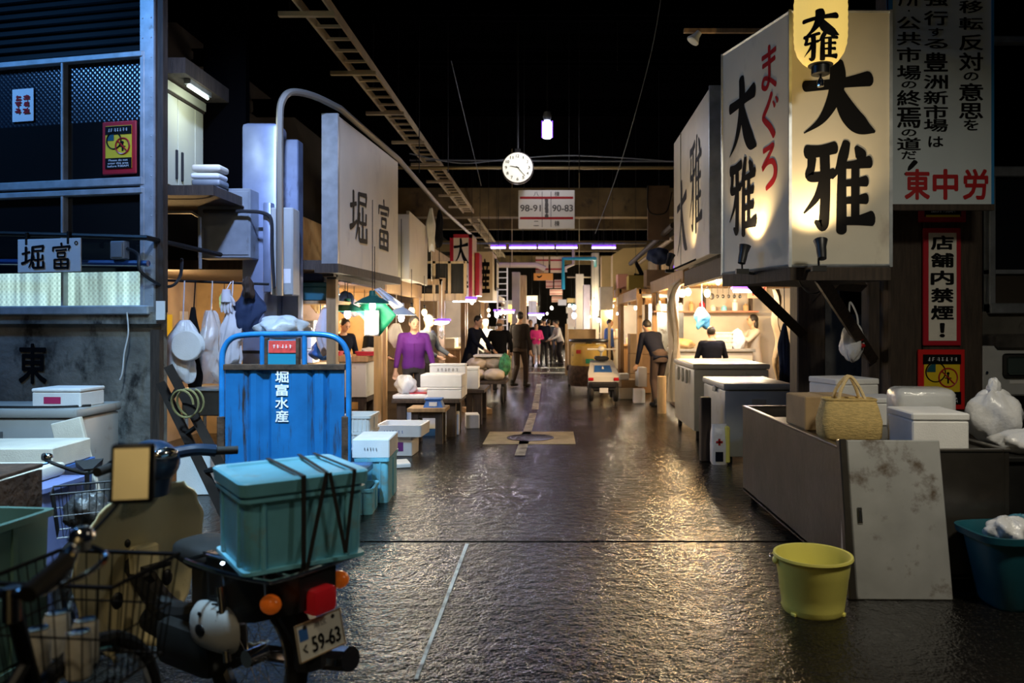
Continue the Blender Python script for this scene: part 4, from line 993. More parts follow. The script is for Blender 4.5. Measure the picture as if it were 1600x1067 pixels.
# lights and plate
for s_ in (-1, 1):
    ind = MB().ball((s_ * .15, -.28, .56), (.032, .04, .032), 14, 8).build('indicator', mat('orange_lens', (.75, .14, .01), .2, emit=((1, .2, .02), .10)), sc)
    MB().cyl((s_ * .08, -.25, .56), (s_ * .13, -.27, .56), .009).build('indicator_stalk', m_bplastic, ind)
MB().bx(-.05, .05, -.385, -.31, .50, .59, .018, seg=2).build('tail_lamp', mat('red_lens', (.45, .01, .02), .18, emit=((1, .03, .03), .05)), sc)
Mp = Matrix.Translation((0, -.35, .42)) @ Matrix.Rotation(R(-14), 4, 'X')
plq = MB().bx(-.10, .10, -.003, .003, -.062, .062, .0028, Mp).build('number_plate', mat('plate_white', (.70, .69, .62), .45), sc)
fp = Mp @ frame((0, -.0035, 0), (1, 0, 0))
lettering(plq, '59-63', fp @ Matrix.Translation((.02, -.018, 0)), .125, .052, m_ink, .012, name='plate_number', lift=.001)
lettering(plq, 'く', fp @ Matrix.Translation((-.072, -.022, 0)), .018, .028, m_ink, .02, name='plate_number', lift=.001)
lettering(plq, '港区', fp @ Matrix.Translation((.004, .040, 0)), .058, .018, m_ink_grey, .0, name='plate_number', lift=.001)
MB().bx(-.088, -.052, -.0042, -.003, .005, .045, 0, Mp).build('plate_emblem', m_blue_tub, plq, smooth=0)
MB().tube([Mp @ Vector(p) for p in ((-.098, -.004, -.06), (.098, -.004, -.06), (.098, -.004, .06), (-.098, -.004, .06))], .003, 6, True).build('plate_rim', mat('worn_plate_edge', (.3, .2, .1), .6), plq)
for sx in (-.062, .062): MB().cyl(Mp @ Vector((sx, -.006, .046)), Mp @ Vector((sx, .0, .046)), .007).build('plate_bolt', m_rubber, plq)
# handlebar and headlamp housing
m_navyp = mat('navy_plastic', (.012, .03, .07), .3, coat=.3)
MB().ball((0, .66, .93), (.10, .11, .085), 20, 12, Matrix.Rotation(R(15), 4, 'X')).cyl((0, .68, .80), (0, .66, .90), .075, .08).build('headlamp_housing', m_navyp, sc)
MB().tube(smooth_path([(-.22, .56, .95), (-.15, .60, .96), (-.08, .65, .95), (0, .66, .95), (.08, .65, .95), (.15, .60, .96), (.22, .56, .95)]), .026, 10).build('handlebar_cover', m_navyp, sc)
for s_ in (-1, 1):
    MB().cyl((s_ * .21, .565, .95), (s_ * .30, .52, .945), .018).build('grip', m_rubber, sc)
    MB().tube([(s_ * .18, .63, .95), (s_ * .25, .60, .945), (s_ * .30, .575, .94)], .006).build('brake_lever', m_chrome, sc)
MB().ball((0, .575, .965), (.055, .03, .028), 16, 8).build('speedometer', m_chrome, sc)
fi = MB().ball((-.12, .585, .99), (.03, .035, .03), 14, 8).build('front_indicator', _mats['orange_lens'], sc)
MB().cyl((-.10, .57, .88), (-.09, .60, .90), .022).build('ignition_switch', m_rubber, sc)
# cooler box on the rack
bxo = Vector((-.955, 2.80, zr + .012))
cb = thing('cargo_box', 'big turquoise lidded container strapped on the scooter rack', 'box', bxo, 36)
def rr4(w, d, z, r):
    out = []
    for sx, sy, a in ((1, 1, 0), (-1, 1, 90), (-1, -1, 180), (1, -1, 270)):
        for k in range(5):
            q = R(a + 22.5 * k); out.append(Vector((sx * (w - r) + r * math.cos(q), sy * (d - r) + r * math.sin(q), z)))
    return out
bw_, bd_, bh_ = .205, .19, .275
MB().rings([rr4(bw_ - .012, bd_ - .012, 0, .03), rr4(bw_ - .004, bd_ - .004, .03, .03), rr4(bw_, bd_, bh_, .03)]).build('body', m_cyan, cb)
MB().rings([rr4(bw_ + .012, bd_ + .012, bh_ - .035, .035), rr4(bw_ + .012, bd_ + .012, bh_ - .022, .035), rr4(bw_ + .003, bd_ + .003, bh_ - .022, .03), rr4(bw_ + .003, bd_ + .003, bh_ - .035, .03)], False, True).rings([rr4(bw_ + .008, bd_ + .008, .0, .03), rr4(bw_ + .008, bd_ + .008, .012, .03), rr4(bw_ - .01, bd_ - .01, .012, .03), rr4(bw_ - .01, bd_ - .01, 0, .03)], False, True).build('rim', m_cyan, cb)
MB().rings([rr4(bw_ + .016, bd_ + .016, bh_ - .012, .035), rr4(bw_ + .02, bd_ + .02, bh_ + .03, .035), rr4(bw_ + .012, bd_ + .012, bh_ + .036, .03), rr4(bw_ - .02, bd_ - .02, bh_ + .036, .02), rr4(bw_ - .026, bd_ - .026, bh_ + .028, .02)]).build('lid', m_cyan, cb)
for sx in (-.145, .145): MB().bx(sx - .008, sx + .008, -bd_ - .006, -bd_ + .01, .012, bh_ - .03, .003).build('rib', m_cyan, cb)
for sy in (-.11, .11): MB().bx(-bw_ - .006, -bw_ + .01, sy - .008, sy + .008, .012, bh_ - .03, .003).build('rib', m_cyan, cb)
def strap(label, pts, w=.016):
    mb = MB(); pts = [Vector(p) for p in pts]
    for a, b in zip(pts, pts[1:]):
        d = (b - a).normalized(); n = Vector((0, -1, 0)) if abs(d.y) < .6 else Vector((0, 0, 1))
        s_ = d.cross(n).normalized() * w / 2; n = n * .002
        mb.rings([[a - s_, a + s_, a + s_ + n, a - s_ + n], [b - s_, b + s_, b + s_ + n, b - s_ + n]])
    o = mb.build('strap', m_rubber, smooth=0); o.location = bxo; o.rotation_euler = (0, 0, R(36)); tag(o, label, 'strap')
fy = -bd_ - .026; tz = bh_ + .040
strap('straight black rubber strap over the turquoise container, leftmost of three', [(-.02, bd_ + .02, tz), (-.02, fy, tz), (-.02, fy, .02), (-.02, -bd_ - .01, -.03)])
strap('slanting black rubber strap crossing from the middle of the lid of the turquoise container', [(.10, bd_ + .02, tz + .003), (.06, fy, tz + .003), (-.005, fy - .004, .02), (-.01, -bd_ - .02, -.03)], .014)
strap('black rubber strap forming a V on the right of the turquoise container', [(.07, fy - .003, tz + .002), (.125, fy - .006, .03), (.16, fy - .003, tz + .002), (.16, bd_ + .02, tz + .002)], .013)

# ---- blue cart
ct = thing('cargo_cart', 'blue steel cart with a tall corrugated end panel and white lettering', 'cart', (XP(447, 5.6), 5.6, 0))
Xc = XP(447, 5.6)
cx = lambda px: XP(px, 5.6) - Xc
cz = lambda py: ZP(py, 5.6)
prof = []
for px, y in ((352, 0), (380, 0), (386, .02), (392, 0), (400, 0), (409, .03), (418, .03), (424, 0), (480, 0), (486, .02), (492, 0), (505, 0), (509, .025), (515, 0), (538, 0)): prof.append((cx(px), y))
mb = MB(); mb.rings([[Vector((x, y, z)) for x, y in prof] + [Vector((x, y + .012, z)) for x, y in reversed(prof)] for z in (.30, cz(572))]); mb.build('end_panel', m_blue, ct, smooth=0)
MB().bx(cx(416), cx(468), -.012, .02, cz(575), cz(531), .004).build('centre_plate', mat('teal_blue_paint', (.015, .22, .36), .4, dirt=((.05, .04, .03), .6, 8, (1, 1, 1))), ct)
MB().bx(cx(421), cx(466), -.018, -.010, cz(551), cz(532)).build('red_label', mat('faded_red_label', (.75, .08, .07), .35, var=.3, scale=20), ct, smooth=0)
for px in (417, 466): MB().bx(cx(px) - .012, cx(px) + .012, -.022, .02, cz(575), cz(528), .003).build('rusty_edge', m_rusty, ct)
scribble(ct, frame((cx(443), -.0185, cz(541)), (1, 0, 0)), .15, .035, 5, m_white_ink, 1, 'label_print', 5)
MB().tube([(cx(347), 0, .16), (cx(347), 0, cz(575))] + smooth_path([(cx(347), 0, cz(575)), (cx(349), 0, cz(548)), (cx(362), 0, cz(529)), (cx(388), 0, cz(523)), (cx(447), 0, cz(522)), (cx(506), 0, cz(523)), (cx(531), 0, cz(532)), (cx(543), 0, cz(552)), (cx(545), 0, cz(580))])[1:] + [(cx(545), 0, .16)], .021, 12).build('guard_frame', m_blue_pipe, ct)
for px in (410, 476): MB().cyl((cx(px), 0, cz(576)), (cx(px), 0, cz(524)), .019, n=10).build('guard_post', m_blue_pipe, ct)
for px in (347, 541): MB().bx(cx(px) - .03, cx(px) + .022, -.024, .03, .12, cz(650), .006).build('rusty_upright', m_rusty, ct)
MB().bx(cx(350), cx(540), -.02, .03, cz(578), cz(569), .004).build('top_rail', m_rusty, ct)
MB().bx(cx(346), cx(546), -.03, .75, .30, .36, .01).build('bed', m_blue, ct)
for k, ch in enumerate('堀富水産'):
    lettering(ct, ch, frame((cx(441), -.004, cz(588.5 + 20.5 * k)), (1, 0, 0)), 21 * 5.6 / F, 18.5 * 5.6 / F, m_white_ink, .018)
for x in (cx(375), cx(520)):
    for y in (.12, .6):
        w_ = MB().tube([(x, y + .125 * math.cos(q), .15 + .125 * math.sin(q)) for q in [2 * math.pi * k / 24 for k in range(24)]], .025, 8, True).build('wheel', m_rubber, ct)
        MB().cyl((x - .02, y, .15), (x + .02, y, .15), .105).build('hub', m_rusty, w_)
        MB().bx(x - .03, x + .03, y - .02, y + .02, .15, .31).build('fork', m_rusty, w_)
# dark hand truck frame leaning left of it, with a coil of hose
ht = thing('hand_truck', 'dark steel hand truck frame leaning to the left of the blue cart', 'hand truck', (0, 0, 0))
a, b = P(264, 574, 5.62), P(405, 832, 5.25); a2, b2 = P(252, 600, 5.75), P(366, 838, 5.36)
b.z = .03; b2.z = .03
for p, q in ((a, b), (a2, b2)): MB().tube([p, q], .045, 4).build('rail', mat('blackened_timber', (.016, .012, .010), .9, spec=.1, var=.4), ht, smooth=0)
for t in (.12, .35, .6, .85): MB().tube([a.lerp(b, t), a2.lerp(b2, t)], .02, 6).build('rung', m_dark_metal, ht)
c = P(283, 632, 5.35)
tag(MB().tube([(c.x + .085 * math.cos(q), c.y - .02 * math.sin(q) + .004 * k, c.z + .1 * math.sin(q)) for k, q in enumerate([2 * math.pi * k / 20 for k in range(45)])], .008, 6).build('hose_coil', mat('yellowish_hose', (.17, .15, .06), .5)), 'coil of yellowish hose hung on the dark hand truck', 'hose')

# ---- passage behind: cupboard, column, boxes, hanging bags
cu = thing('cupboard', 'cream wall cupboard with black handles in the lit upper room on the left', 'cupboard', (-3.54, 7.0, 2.78))
m_cream = mat('cream_laminate', (.66, .66, .52), .4)
MB().bx(-.45, -.025, 0, .80, 0, .86).build('carcass', m_cream, cu, smooth=0)
for y0, y1, hy in ((0.005, .27, .22), (.28, .62, .33), (.63, .80, 0)):
    d_ = MB().bx(-.022, 0, y0, y1, .01, .85, .003).build('door', m_cream, cu)
    if hy: MB().bx(0, .02, hy, hy + .025, .08, .36, .006).build('handle', m_bplastic, d_)
MB().bx(-.45, .02, -.02, .82, .88, .96).build('cornice', m_cream, cu, smooth=0)
MB().bx(-.45, .008, -.02, .82, .855, .885).build('dark_band', m_wood_dark, cu, smooth=0)
struct(MB().bx(-4.1, -3.05, 6.92, 7.85, 2.66, 2.75).build('trim_8', m_wood_dark, smooth=0))
struct(MB().bx(XP(318, 7.85), XP(384, 7.85), 7.85, 7.95, 2.2, 6).build('unlit_gap_sheet', m_black_void, smooth=0))  # black sheet added where the gap is only dark
struct(MB().bx(-4.1, -3.3, 6.92, 7.85, 3.76, 3.9).build('trim_9', m_wood_dark, smooth=0))
tl = thing('tube_lamp', 'short white tube lamp over the cream cupboard', 'lamp', (-3.36, 7.3, 3.70))
MB().cyl((0, -.2, 0), (0, .2, 0), .014).build('tube', mat('tube_white_glow', (.9, 1, .95), .4, emit=((.85, 1, .92), 3)), tl)
MB().bx(-.03, .03, -.22, .22, .016, .06).build('fitting', m_alu, tl, smooth=0)
point('cupboard_light', (-3.22, 7.25, 3.5), 5, (.9, 1, .82), .06)
for k, (h, m) in enumerate(((.07, m_gray_metal), (.07, m_gray_metal), (.06, m_paper), (.07, m_foam_warm))):
    tag(MB().bx(-.14, .14, -.11, .11, 0, h - .004, .025, seg=3).build('folded_cloth', m, loc=(-3.32 + .01 * (k % 2), 7.45, 2.752 + .07 * k)), ['grey folded cloth at the bottom of the pile by the cream cupboard', 'grey folded cloth, second in the pile by the cream cupboard', 'thin white folded cloth in the pile by the cream cupboard', 'pale folded cloth on top of the pile by the cream cupboard'][k], 'cloth', 'folded cloths by the cupboard')
col = thing('duct_column', 'tall blue grey sheet metal column behind the blue cart', 'column', (-2.97, 7.95, 0))
MB().bx(-.19, .19, -.15, .15, 0, 3.55, .05, seg=2).build('column', m_bluegray, col)
for z in (1.2, 2.45): MB().bx(-.2, .2, -.16, .16, z, z + .03).build('band', m_dark_metal, col, smooth=0)
MB().bx(.19, .36, -.05, .12, 0, 3.4, .01).build('flange', m_bluegray, col)
eb = thing('switch_box', 'wide grey metal switch box left of the tall metal column', 'box', (XP(358, 7.7), 7.7, ZP(405, 7.7)))
MB().bx(-.265, .26, -.12, .12, 0, .69, .01).build('case', m_gray_metal, eb)
MB().bx(-.25, .245, -.13, -.118, .03, .66, .006).build('door', m_gray_metal, eb)
MB().cyl((.19, -.145, .5), (.19, -.13, .5), .018).build('knob', m_chrome, eb)
mb_ = thing('meter_box', 'pale narrow meter box right of the tall metal column', 'box', (XP(445, 7.6), 7.6, ZP(462, 7.6)))
MB().bx(-.11, .11, -.09, .12, 0, .86, .012).build('case', m_freezer_grey, mb_)
MB().bx(-.20, -.115, -.06, .06, .03, .92, .02, seg=2).build('conduit_cover', m_bluegray, mb_)
MB().bx(.02, .09, -.094, -.088, .12, .26).build('label_sheet', m_paper, mb_, smooth=0)
tag(MB().tube([P(437, 462, 7.42), P(437, 190, 7.42)] + smooth_path([P(437, 190, 7.42), P(440, 160, 7.44), P(455, 144, 7.52), P(490, 150, 7.75), P(532, 170, 8.05)])[1:] + [P(622, 248, 10.3), P(690, 326, 14.5), P(742, 372, 20)], .035, 10).build('pipe', mat('galvanised_pipe', (.34, .32, .28), .4, .7)), 'long galvanised pipe rising past the column and running along the top of the left signs', 'pipe')
tag(MB().tube(smooth_path([P(318, 330, 7.5), P(380, 330, 7.5), P(412, 333, 7.5), P(424, 345, 7.5), P(425, 390, 7.5), P(428, 450, 7.45)]), .018, 6).build('cable', m_bplastic), 'black cable crossing the switch box and the metal column', 'cable')
tag(MB().tube([P(252, 332, 7.3), P(300, 332, 7.3), P(312, 340, 7.3), P(313, 420, 7.3)], .016, 6).build('pipe', m_alu), 'thin conduit bending down left of the wide switch box', 'pipe')
sk = thing('steel_sink', 'small stainless sink behind the dark hand truck', 'sink', (XP(318, 7.0), 7.2, 0))
MB().bx(-.2, .2, -.2, .25, .66, .90, .01).build('basin', m_steel, sk)
MB().bx(-.22, .22, -.22, .27, .89, .91, .004).build('rim', m_alu, sk)
for sx in (-.17, .17):
    for sy in (-.17, .2): MB().cyl((sx, sy, 0), (sx, sy, .66), .018, n=8).build('leg', m_alu, sk)
carton('foam_box', 'lavender white foam box on the floor under the small sink', 'box', -3.29, -3.0, 6.72, 6.96, 0, .40, m_foam, 3, .05)
hr = MB().tube([P(258, 438, 7.35), P(420, 444, 7.35)], .012, 8).build('hanging_rail', m_dark_metal); tag(hr, 'dark rail holding the bags left of the metal column', 'rail')
def hang(name, label, cat, px, py0, py1, wpx, m, seed, Y=7.3, amp=.2, dpt=.07):
    zt, zb = ZP(py0, Y), ZP(py1, Y); w = wpx * Y / F / 2; h = zt - zb
    rnd = random.Random(seed); ph = [rnd.uniform(0, 6.28) for _ in range(4)]
    mb = MB(); rings = []
    for i in range(25):
        t = i / 24
        k = (.30 + .70 * min(1, t * 2.6) ** .8) * (1 if t < .85 else 1 - (t - .85) * 2.0) * (1 + .10 * math.sin(9 * t + ph[3]))
        ring = []
        for j in range(40):
            q = 2 * math.pi * j / 40; a = 1 + amp * (math.sin(3 * q + ph[0] + 2 * t) * .5 + math.sin(7 * q + ph[1]) * .35 + .4 * math.sin(5 * t + ph[2] + 2 * q) + .28 * math.sin(11 * q + 6 * t) + .2 * math.sin(16 * t + 4 * q))
            ring.append(Vector((w * k * a * math.cos(q) + .12 * w * math.sin(5 * t + ph[0]), dpt * k * a * math.sin(q), h * (1 - t * (1 + .10 * math.sin(2 * q + ph[1]) * (t > .6))))))
        rings.append(ring)
    mb.rings(rings)
    o = mb.build(name, m, smooth=1.5, loc=(XP(px, Y), Y, zb)); tag(o, label, cat)
    MB().tube([(0, 0, h - .01), (0, .03, h + (ZP(440, Y) - zt) + .01)], .006, 5).build('loop', m, o)
    return o
m_whitecloth = mat('white_cotton', (.66, .65, .72), .85, bump=.4, bscale=9)
hang('plastic_bag', 'clear bag of round white lids hanging at the corner of the concrete wall', 'bag', 286, 500, 590, 46, m_bag, 51, 7.1, .25, .1)
pd_ = thing('round_lids', 'round white lids stacked in the clear bag by the concrete wall', 'lids', P(292, 540, 6.95))
for k in range(4): MB().lathe([(.003, 0), (.12, 0), (.14, .012), (.13, .02), (.003, .02)], (0, k * .022, 0), 28, Matrix.Rotation(R(90), 4, 'X')).build('lid', m_foam, pd_)
hang('dark_sack', 'long black sack hanging beside the clear bag of lids', 'sack', 303, 480, 612, 20, m_blackcloth, 53, 7.2)
hang('plastic_bag', 'large crumpled clear plastic bag hanging left of the white cloth', 'bag', 330, 485, 590, 42, m_plastic, 54, 7.3, .42, .1)
hang('white_cloth', 'long white apron cloth hanging behind the blue cart', 'cloth', 362, 478, 572, 34, m_whitecloth, 55, 7.2, .32)
gl = thing('work_glove', 'pale lavender work glove hanging fingers down above the long white apron', 'glove', P(354, 452, 7.15))
MB().tube([(0, 0, .0), (0, 0, -.05), (0, 0, -.12)], [.035, .045, .05], 12).build('cuff', m_whitecloth, gl)
for k in range(4): MB().tube([(-.036 + .024 * k, 0, -.11), (-.042 + .028 * k, -.01, -.17), (-.044 + .030 * k, 0, -.21 - .01 * (k in (1, 2)))], [.015, .014, .010], 8).build('finger', m_whitecloth, gl)
MB().tube([(.04, 0, -.07), (.07, -.01, -.12), (.072, 0, -.15)], [.016, .014, .010], 8).build('thumb', m_whitecloth, gl)
MB().tube([(0, 0, 0), (0, .1, .075)], .005, 5).build('loop', m_whitecloth, gl)
hang('blue_cloth', 'dark blue cloth hanging right of the long white apron', 'cloth', 387, 450, 515, 40, m_bluecloth, 57, 7.2, .3)
hang('dark_pouch', 'small brown pouch on the rail above the dark blue cloth', 'pouch', 388, 432, 464, 14, m_brown_cloth, 58, 7.1)
tag(lump('plastic_bag', 'heap of crumpled clear plastic bags behind the top of the blue cart', 'bag', P(440, 512, 7.0), (.22, .15, .10), m_bag, 61, .4))
# left sign with two characters
YA, YBk = 8.0, 10.35
so = P(527, 413, YA)
ls = thing('shop_sign', 'big grey white side-on sign with two black brush characters over the left stall', 'sign', so)
pa, pb_ = Vector((XP(527, YA), YA, 0)), Vector((XP(622, YBk), YBk, 0))
dd = (pb_ - pa).normalized(); LL = (pb_ - pa).length; zb, zt = 2.12, 3.68
ML = frame((pa + pb_) / 2 + Vector((0, 0, (zb + zt) / 2)) - so, dd)
mount_board(ls, ML, LL, zt - zb, .16, m_board)
MB().bx(-LL / 2 - .02, -LL / 2 + .02, -.79, .79, -.16, .012, 0, ML).build('end_strip', m_alu, ls, smooth=0)
MB().bx(-LL / 2 - .06, LL / 2 + .02, -.87, -.775, -.22, .03, 0, ML).build('bottom_beam', m_wood_dark, ls, smooth=0)
brush(ls, K_HORI, ML @ Matrix.Translation((-.47, -.17, 0)), .62, .60, m_ink, thick=1.15)
brush(ls, K_TOMI, ML @ Matrix.Translation((.50, -.16, 0)), .52, .62, m_ink, thick=1.1)
struct(MB().bx(XP(505, 8.0), XP(526, 8.0), 8.0, 8.2, 0, 3.72).build('pillar', m_wood_dark, smooth=0)) if False else struct(MB().bx(-2.42, -2.30, 8.1, 8.25, 2.0, 3.7).build('pillar', m_wood_dark, smooth=0))
LP = 1.7      # stall lamp brightness
# ---------------------------------------------------------------- lamps
def pendant(label, loc, shade_m, power=18, col=WARM, r=.16, drop=1.2, glow=None, group=None):
    t = thing('pendant_lamp', label, 'lamp', loc, 0, group)
    MB().lathe([(.02, .15), (.035, .145), (.04, .09), (r * .55, .06), (r, 0), (r - .006, -.004), (r * .52, .05), (.03, .085)], n=24).build('shade', shade_m, t)
    MB().lathe([(.012, .06), (.018, .05), (.036, -.01), (.04, -.04), (.03, -.075), (.006, -.09)], n=14).build('bulb', glow or m_bulb, t)
    MB().tube([(0, 0, .14), (0, 0, drop)], .005, 5).build('cord', m_bplastic, t)
    point('lamp_light', (0, 0, -.14), power * LP, col, .05, t)
    return t
def bare(label, loc, power=10, col=WARM, drop=.8, r=.045, glow=None, group=None, cat='lamp'):
    t = thing('bare_bulb', label, cat, loc, 0, group)
    MB().ball((0, 0, 0), (r, r, r * 1.25), 14, 9).build('bulb', glow or m_bulb_warm, t)
    MB().lathe([(.018, r), (.022, r + .01), (.022, r + .06), (.008, r + .075)], n=12).build('socket', m_bplastic, t)
    MB().tube([(0, 0, r + .07), (0, 0, drop)], .005, 5).build('cord', m_bplastic, t)
    if power: point('lamp_light', (0, 0, -r - .06), power * LP, col, .05, t)
    return t
def ring_tube(label, loc, w, power=6, rz=0, round_=False, drop=.8):
    t = thing('fluorescent_lamp', label, 'lamp', loc, rz)
    if round_:
        MB().ball((0, 0, 0), (w / 2, w / 2, .05), 20, 8).build('tube', m_tube_cool, t)
        MB().tube([(w * .52 * math.cos(q), w * .52 * math.sin(q), .035) for q in [2 * math.pi * k / 24 for k in range(24)]], .022, 6, True).build('rim', m_violet_fringe, t)
    else:
        MB().cyl((-w / 2, 0, 0), (w / 2, 0, 0), .022).build('tube', m_tube_cool, t)
        MB().bx(-w / 2 - .03, w / 2 + .03, -.05, .05, .03, .075, .008).build('fitting', m_violet_fringe, t)
    MB().tube([(-w * .3, 0, .06), (-w * .3, 0, drop)], .004, 4).tube([(w * .3, 0, .06), (w * .3, 0, drop)], .004, 4).build('hanger', m_bplastic, t)
    point('lamp_light', (0, 0, -.12), power * LP * .6, (.8, .78, 1), .08, t)
    return t
# stall shells: back boards, loft decks and uprights down both sides
m_stallwall = mat('warm_board_wall', (.52, .38, .22), .8, var=.3, scale=2.5, dirt=((.22, .14, .07), .6, 3, (1, 1, .5)))
m_stallgrey = mat('pale_stall_panel', (.58, .54, .46), .6, var=.2, scale=2)
decks = [(-1, 8.2, 10.6, 2.08), (-1, 10.7, 13.6, 2.05), (-1, 13.7, 17.2, 2.2), (-1, 17.4, 22, 2.3), (1, 8.4, 11.3, 2.15), (1, 11.4, 15.2, 2.2), (1, 15.4, 19.5, 2.1), (1, 19.8, 25, 2.3), (-1, 23, 31, 2.4), (1, 26, 34, 2.4)]
for s_, y0, y1, z in decks:
    xi = (-2.35 if y0 < 13 else -1.95) if s_ < 0 else (2.0 if y0 < 15 else 1.75)
    xo = s_ * 6.9
    a, b = min(xi, xo), max(xi, xo)
    struct(MB().bx(a, b, y0, y1, z, z + .10).bx(xi - .05, xi + .05, y0, y1, z - .10, z + .12).build('trim', m_wood_dark if y0 < 9 else m_wood, smooth=0))
    for y in ((y0 + .1, y1 - .1) if not (s_ > 0 and y0 < 15) else ((y1 - .1,) if y0 > 11 else ())):
        struct(MB().bx(xi + s_ * .02 - .05, xi + s_ * .02 + .05, y - .05, y + .05, 0, z).build('pillar', m_wood, smooth=0))
    # back and partition boards
    xb = s_ * (4.9 if y0 < 16 else 3.6)
    struct(MB().bx(xb - .03, xb + .03, y0, y1, 0, z + (.1 if y0 < 12 else 1.4)).build('partition', m_stallwall, smooth=0))
    if y0 not in (8.4,): struct(MB().bx(min(xi + s_ * .6, xb), max(xi + s_ * .6, xb), y1 - .06, y1, .0, z).build('partition', m_stallwall if (y0 * 10) % 3 else m_stallgrey, smooth=0))

# ---------------------------------------------------------------- left stall interior
cn = thing('counter', 'white fronted stall counter with a brown wooden top behind the blue cart', 'counter', (-3.2, 11.8, 0))
MB().bx(-.9, .43, -.32, .36, .40, .93, .01).build('front_box', m_freezer, cn)
MB().bx(-.95, .46, -.36, .40, .93, 1.02, .008).build('worktop', m_wood, cn)
MB().bx(-.9, .43, -.30, .34, .33, .40).build('base_rail', m_wood_dark, cn, smooth=0)
for sx in (-.82, .35):
    for sy in (-.25, .28): MB().bx(sx - .05, sx + .05, sy - .05, sy + .05, 0, .33).build('leg', m_wood_dark, cn, smooth=0)
m_redtray = mat('red_tray_plastic', (.45, .02, .04), .4)
for i, (px, lab) in enumerate(((515, 'red tray of goods at the left end of the brown counter top'), (578, 'red tray of goods at the right end of the brown counter top'))):
    x = XP(px, 11.7); tub('red_tray', lab, 'tray', x - .19, x + .19, 11.56, 11.82, 1.022, .06, m_redtray)
    tag(lump('wrapped_goods', lab.replace('red tray of', 'pale wrapped').replace(' at', ' in the red tray at'), 'goods', (x, 11.69, 1.09), (.13, .09, .05), m_foam_warm, 70 + i, .4))
m_bulb_cool = mat('cool_lamp_glow', (.9, .88, 1), .4, emit=((.80, .78, 1.0), 12))
# lamps of the left stall
pendant('green shaded lamp with a white bulb left of the hung green cloth', P(543, 486, 9.0), m_shade_green, 14, WHITE, .20, glow=m_bulb_cool)
pendant('green shaded lamp in front of the hung green cloth', P(582, 474, 8.9), m_shade_green, 9, WHITE, .21, glow=m_bulb_cool)
pendant('blue white shaded lamp right of the hung green cloth', P(627, 492, 9.6), m_foam, 14, WHITE, .19, glow=m_bulb_cool)
bare('small bright bulb at the front of the left stall over the counter', P(643, 486, 11), 20, WHITE, .6)
bare('small violet white bulb deep in the left stall', P(528, 466, 10.4), 12, (.8, .7, 1), .6, .05, m_tube_cool)
bare('small bright bulb right of the purple shirt on the stall post', P(663, 488, 12.6), 26, WHITE, .6)
bare('warm bulb inside the left stall behind the concrete wall', (-4.35, 8.6, 1.85), 36, WARM, .5)
bare('warm bulb at the back of the left stall behind the counter', (-3.9, 12.6, 1.75), 40, WARM, .3)
gc = thing('green_cloth', 'green and white cloth hung as a diamond beside the stall lamps', 'cloth', P(588, 490, 9.15))
cl = lambda pts, y: [Vector((a, y, b)) for a, b in pts]
def sheet(mb, pts, y, n=8, amp=.02):
    A_, B_, C_, D_ = [Vector((p[0], y, p[1])) for p in pts]
    mb.grid(lambda u, v: (A_.lerp(B_, u)).lerp(D_.lerp(C_, u), v) + Vector((0, amp * math.sin(7 * u + 3 * v) + amp * .6 * math.sin(11 * v), 0)), n, n)
sheet(m1 := MB(), ((-.25, .03), (.03, -.27), (.24, -.02), (-.02, .26)), 0); m1.build('green_sheet', m_green, gc, smooth=1, solid=.006)
sheet(m1 := MB(), ((-.02, .29), (.22, .05), (.34, .10), (.05, .31)), -.03); m1.build('white_fold', m_bag, gc, smooth=1, solid=.006)
MB().tube([(-.02, 0, .25), (-.02, 0, .8)], .005, 5).build('string', m_bplastic, gc)
tag(MB().grid(lambda u, v: Vector(((u - .5) * .17, .02 * math.sin(6 * u), -.30 * v)), 8, 8).build('white_towel', m_bag, smooth=1, solid=.006, loc=P(581, 485, 9.08)), 'white towel dangling under the lamp before the green cloth', 'towel')
# cool boxes and gear at left of the lamps
carton('cooler_box', 'dark blue green cooler box high on the shelf behind the blue cart', 'box', -2.95, -2.45, 8.5, 8.9, 1.76, .20, m_teal, 4, .05)
carton('cooler_box', 'navy cooler box on top of the dark blue green one behind the cart', 'box', -2.9, -2.55, 8.55, 8.85, 1.965, .10, m_bluecloth, 4)
tag(MB().bx(-3.3, -2.35, 8.42, 9.0, 1.72, 1.755).build('shelf', m_wood), 'plank shelf carrying the cooler boxes behind the blue cart', 'shelf')
for x, y, z, l in ((-2.95, 8.9, 1.05, 'white foam box, lowest of the pile behind the guard of the blue cart'), (-2.97, 8.92, 1.215, 'white foam box, middle of the pile behind the guard of the blue cart'), (-2.94, 8.9, 1.38, 'white foam box, topmost of the pile behind the guard of the blue cart')):
    carton('foam_box', l, 'box', x - .22, x + .22, y - .15, y + .15, z, .16, m_foam, 3, .03, group='foam boxes behind the cart')
tag(MB().bx(-3.3, -2.55, 8.6, 9.2, .98, 1.045).bx(-3.25, -3.18, 8.65, 9.15, 0, .98).bx(-2.68, -2.61, 8.65, 9.15, 0, .98).build('bench', m_wood), 'rough timber bench carrying the pile of foam boxes', 'bench')
t = hang('white_towel', 'white towel hanging above the guard of the blue cart', 'towel', 510, 480, 550, 26, m_whitecloth, 81, 8.4)
hang('blue_cloth', 'bright blue cloth hanging just behind the right of the cart guard', 'cloth', 500, 530, 560, 26, m_blue_tub, 82, 8.6)
hang('apron', 'pale apron with a green hem hanging behind the man in the purple shirt', 'apron', 619, 505, 540, 26, m_foam_warm, 83, 12.0)

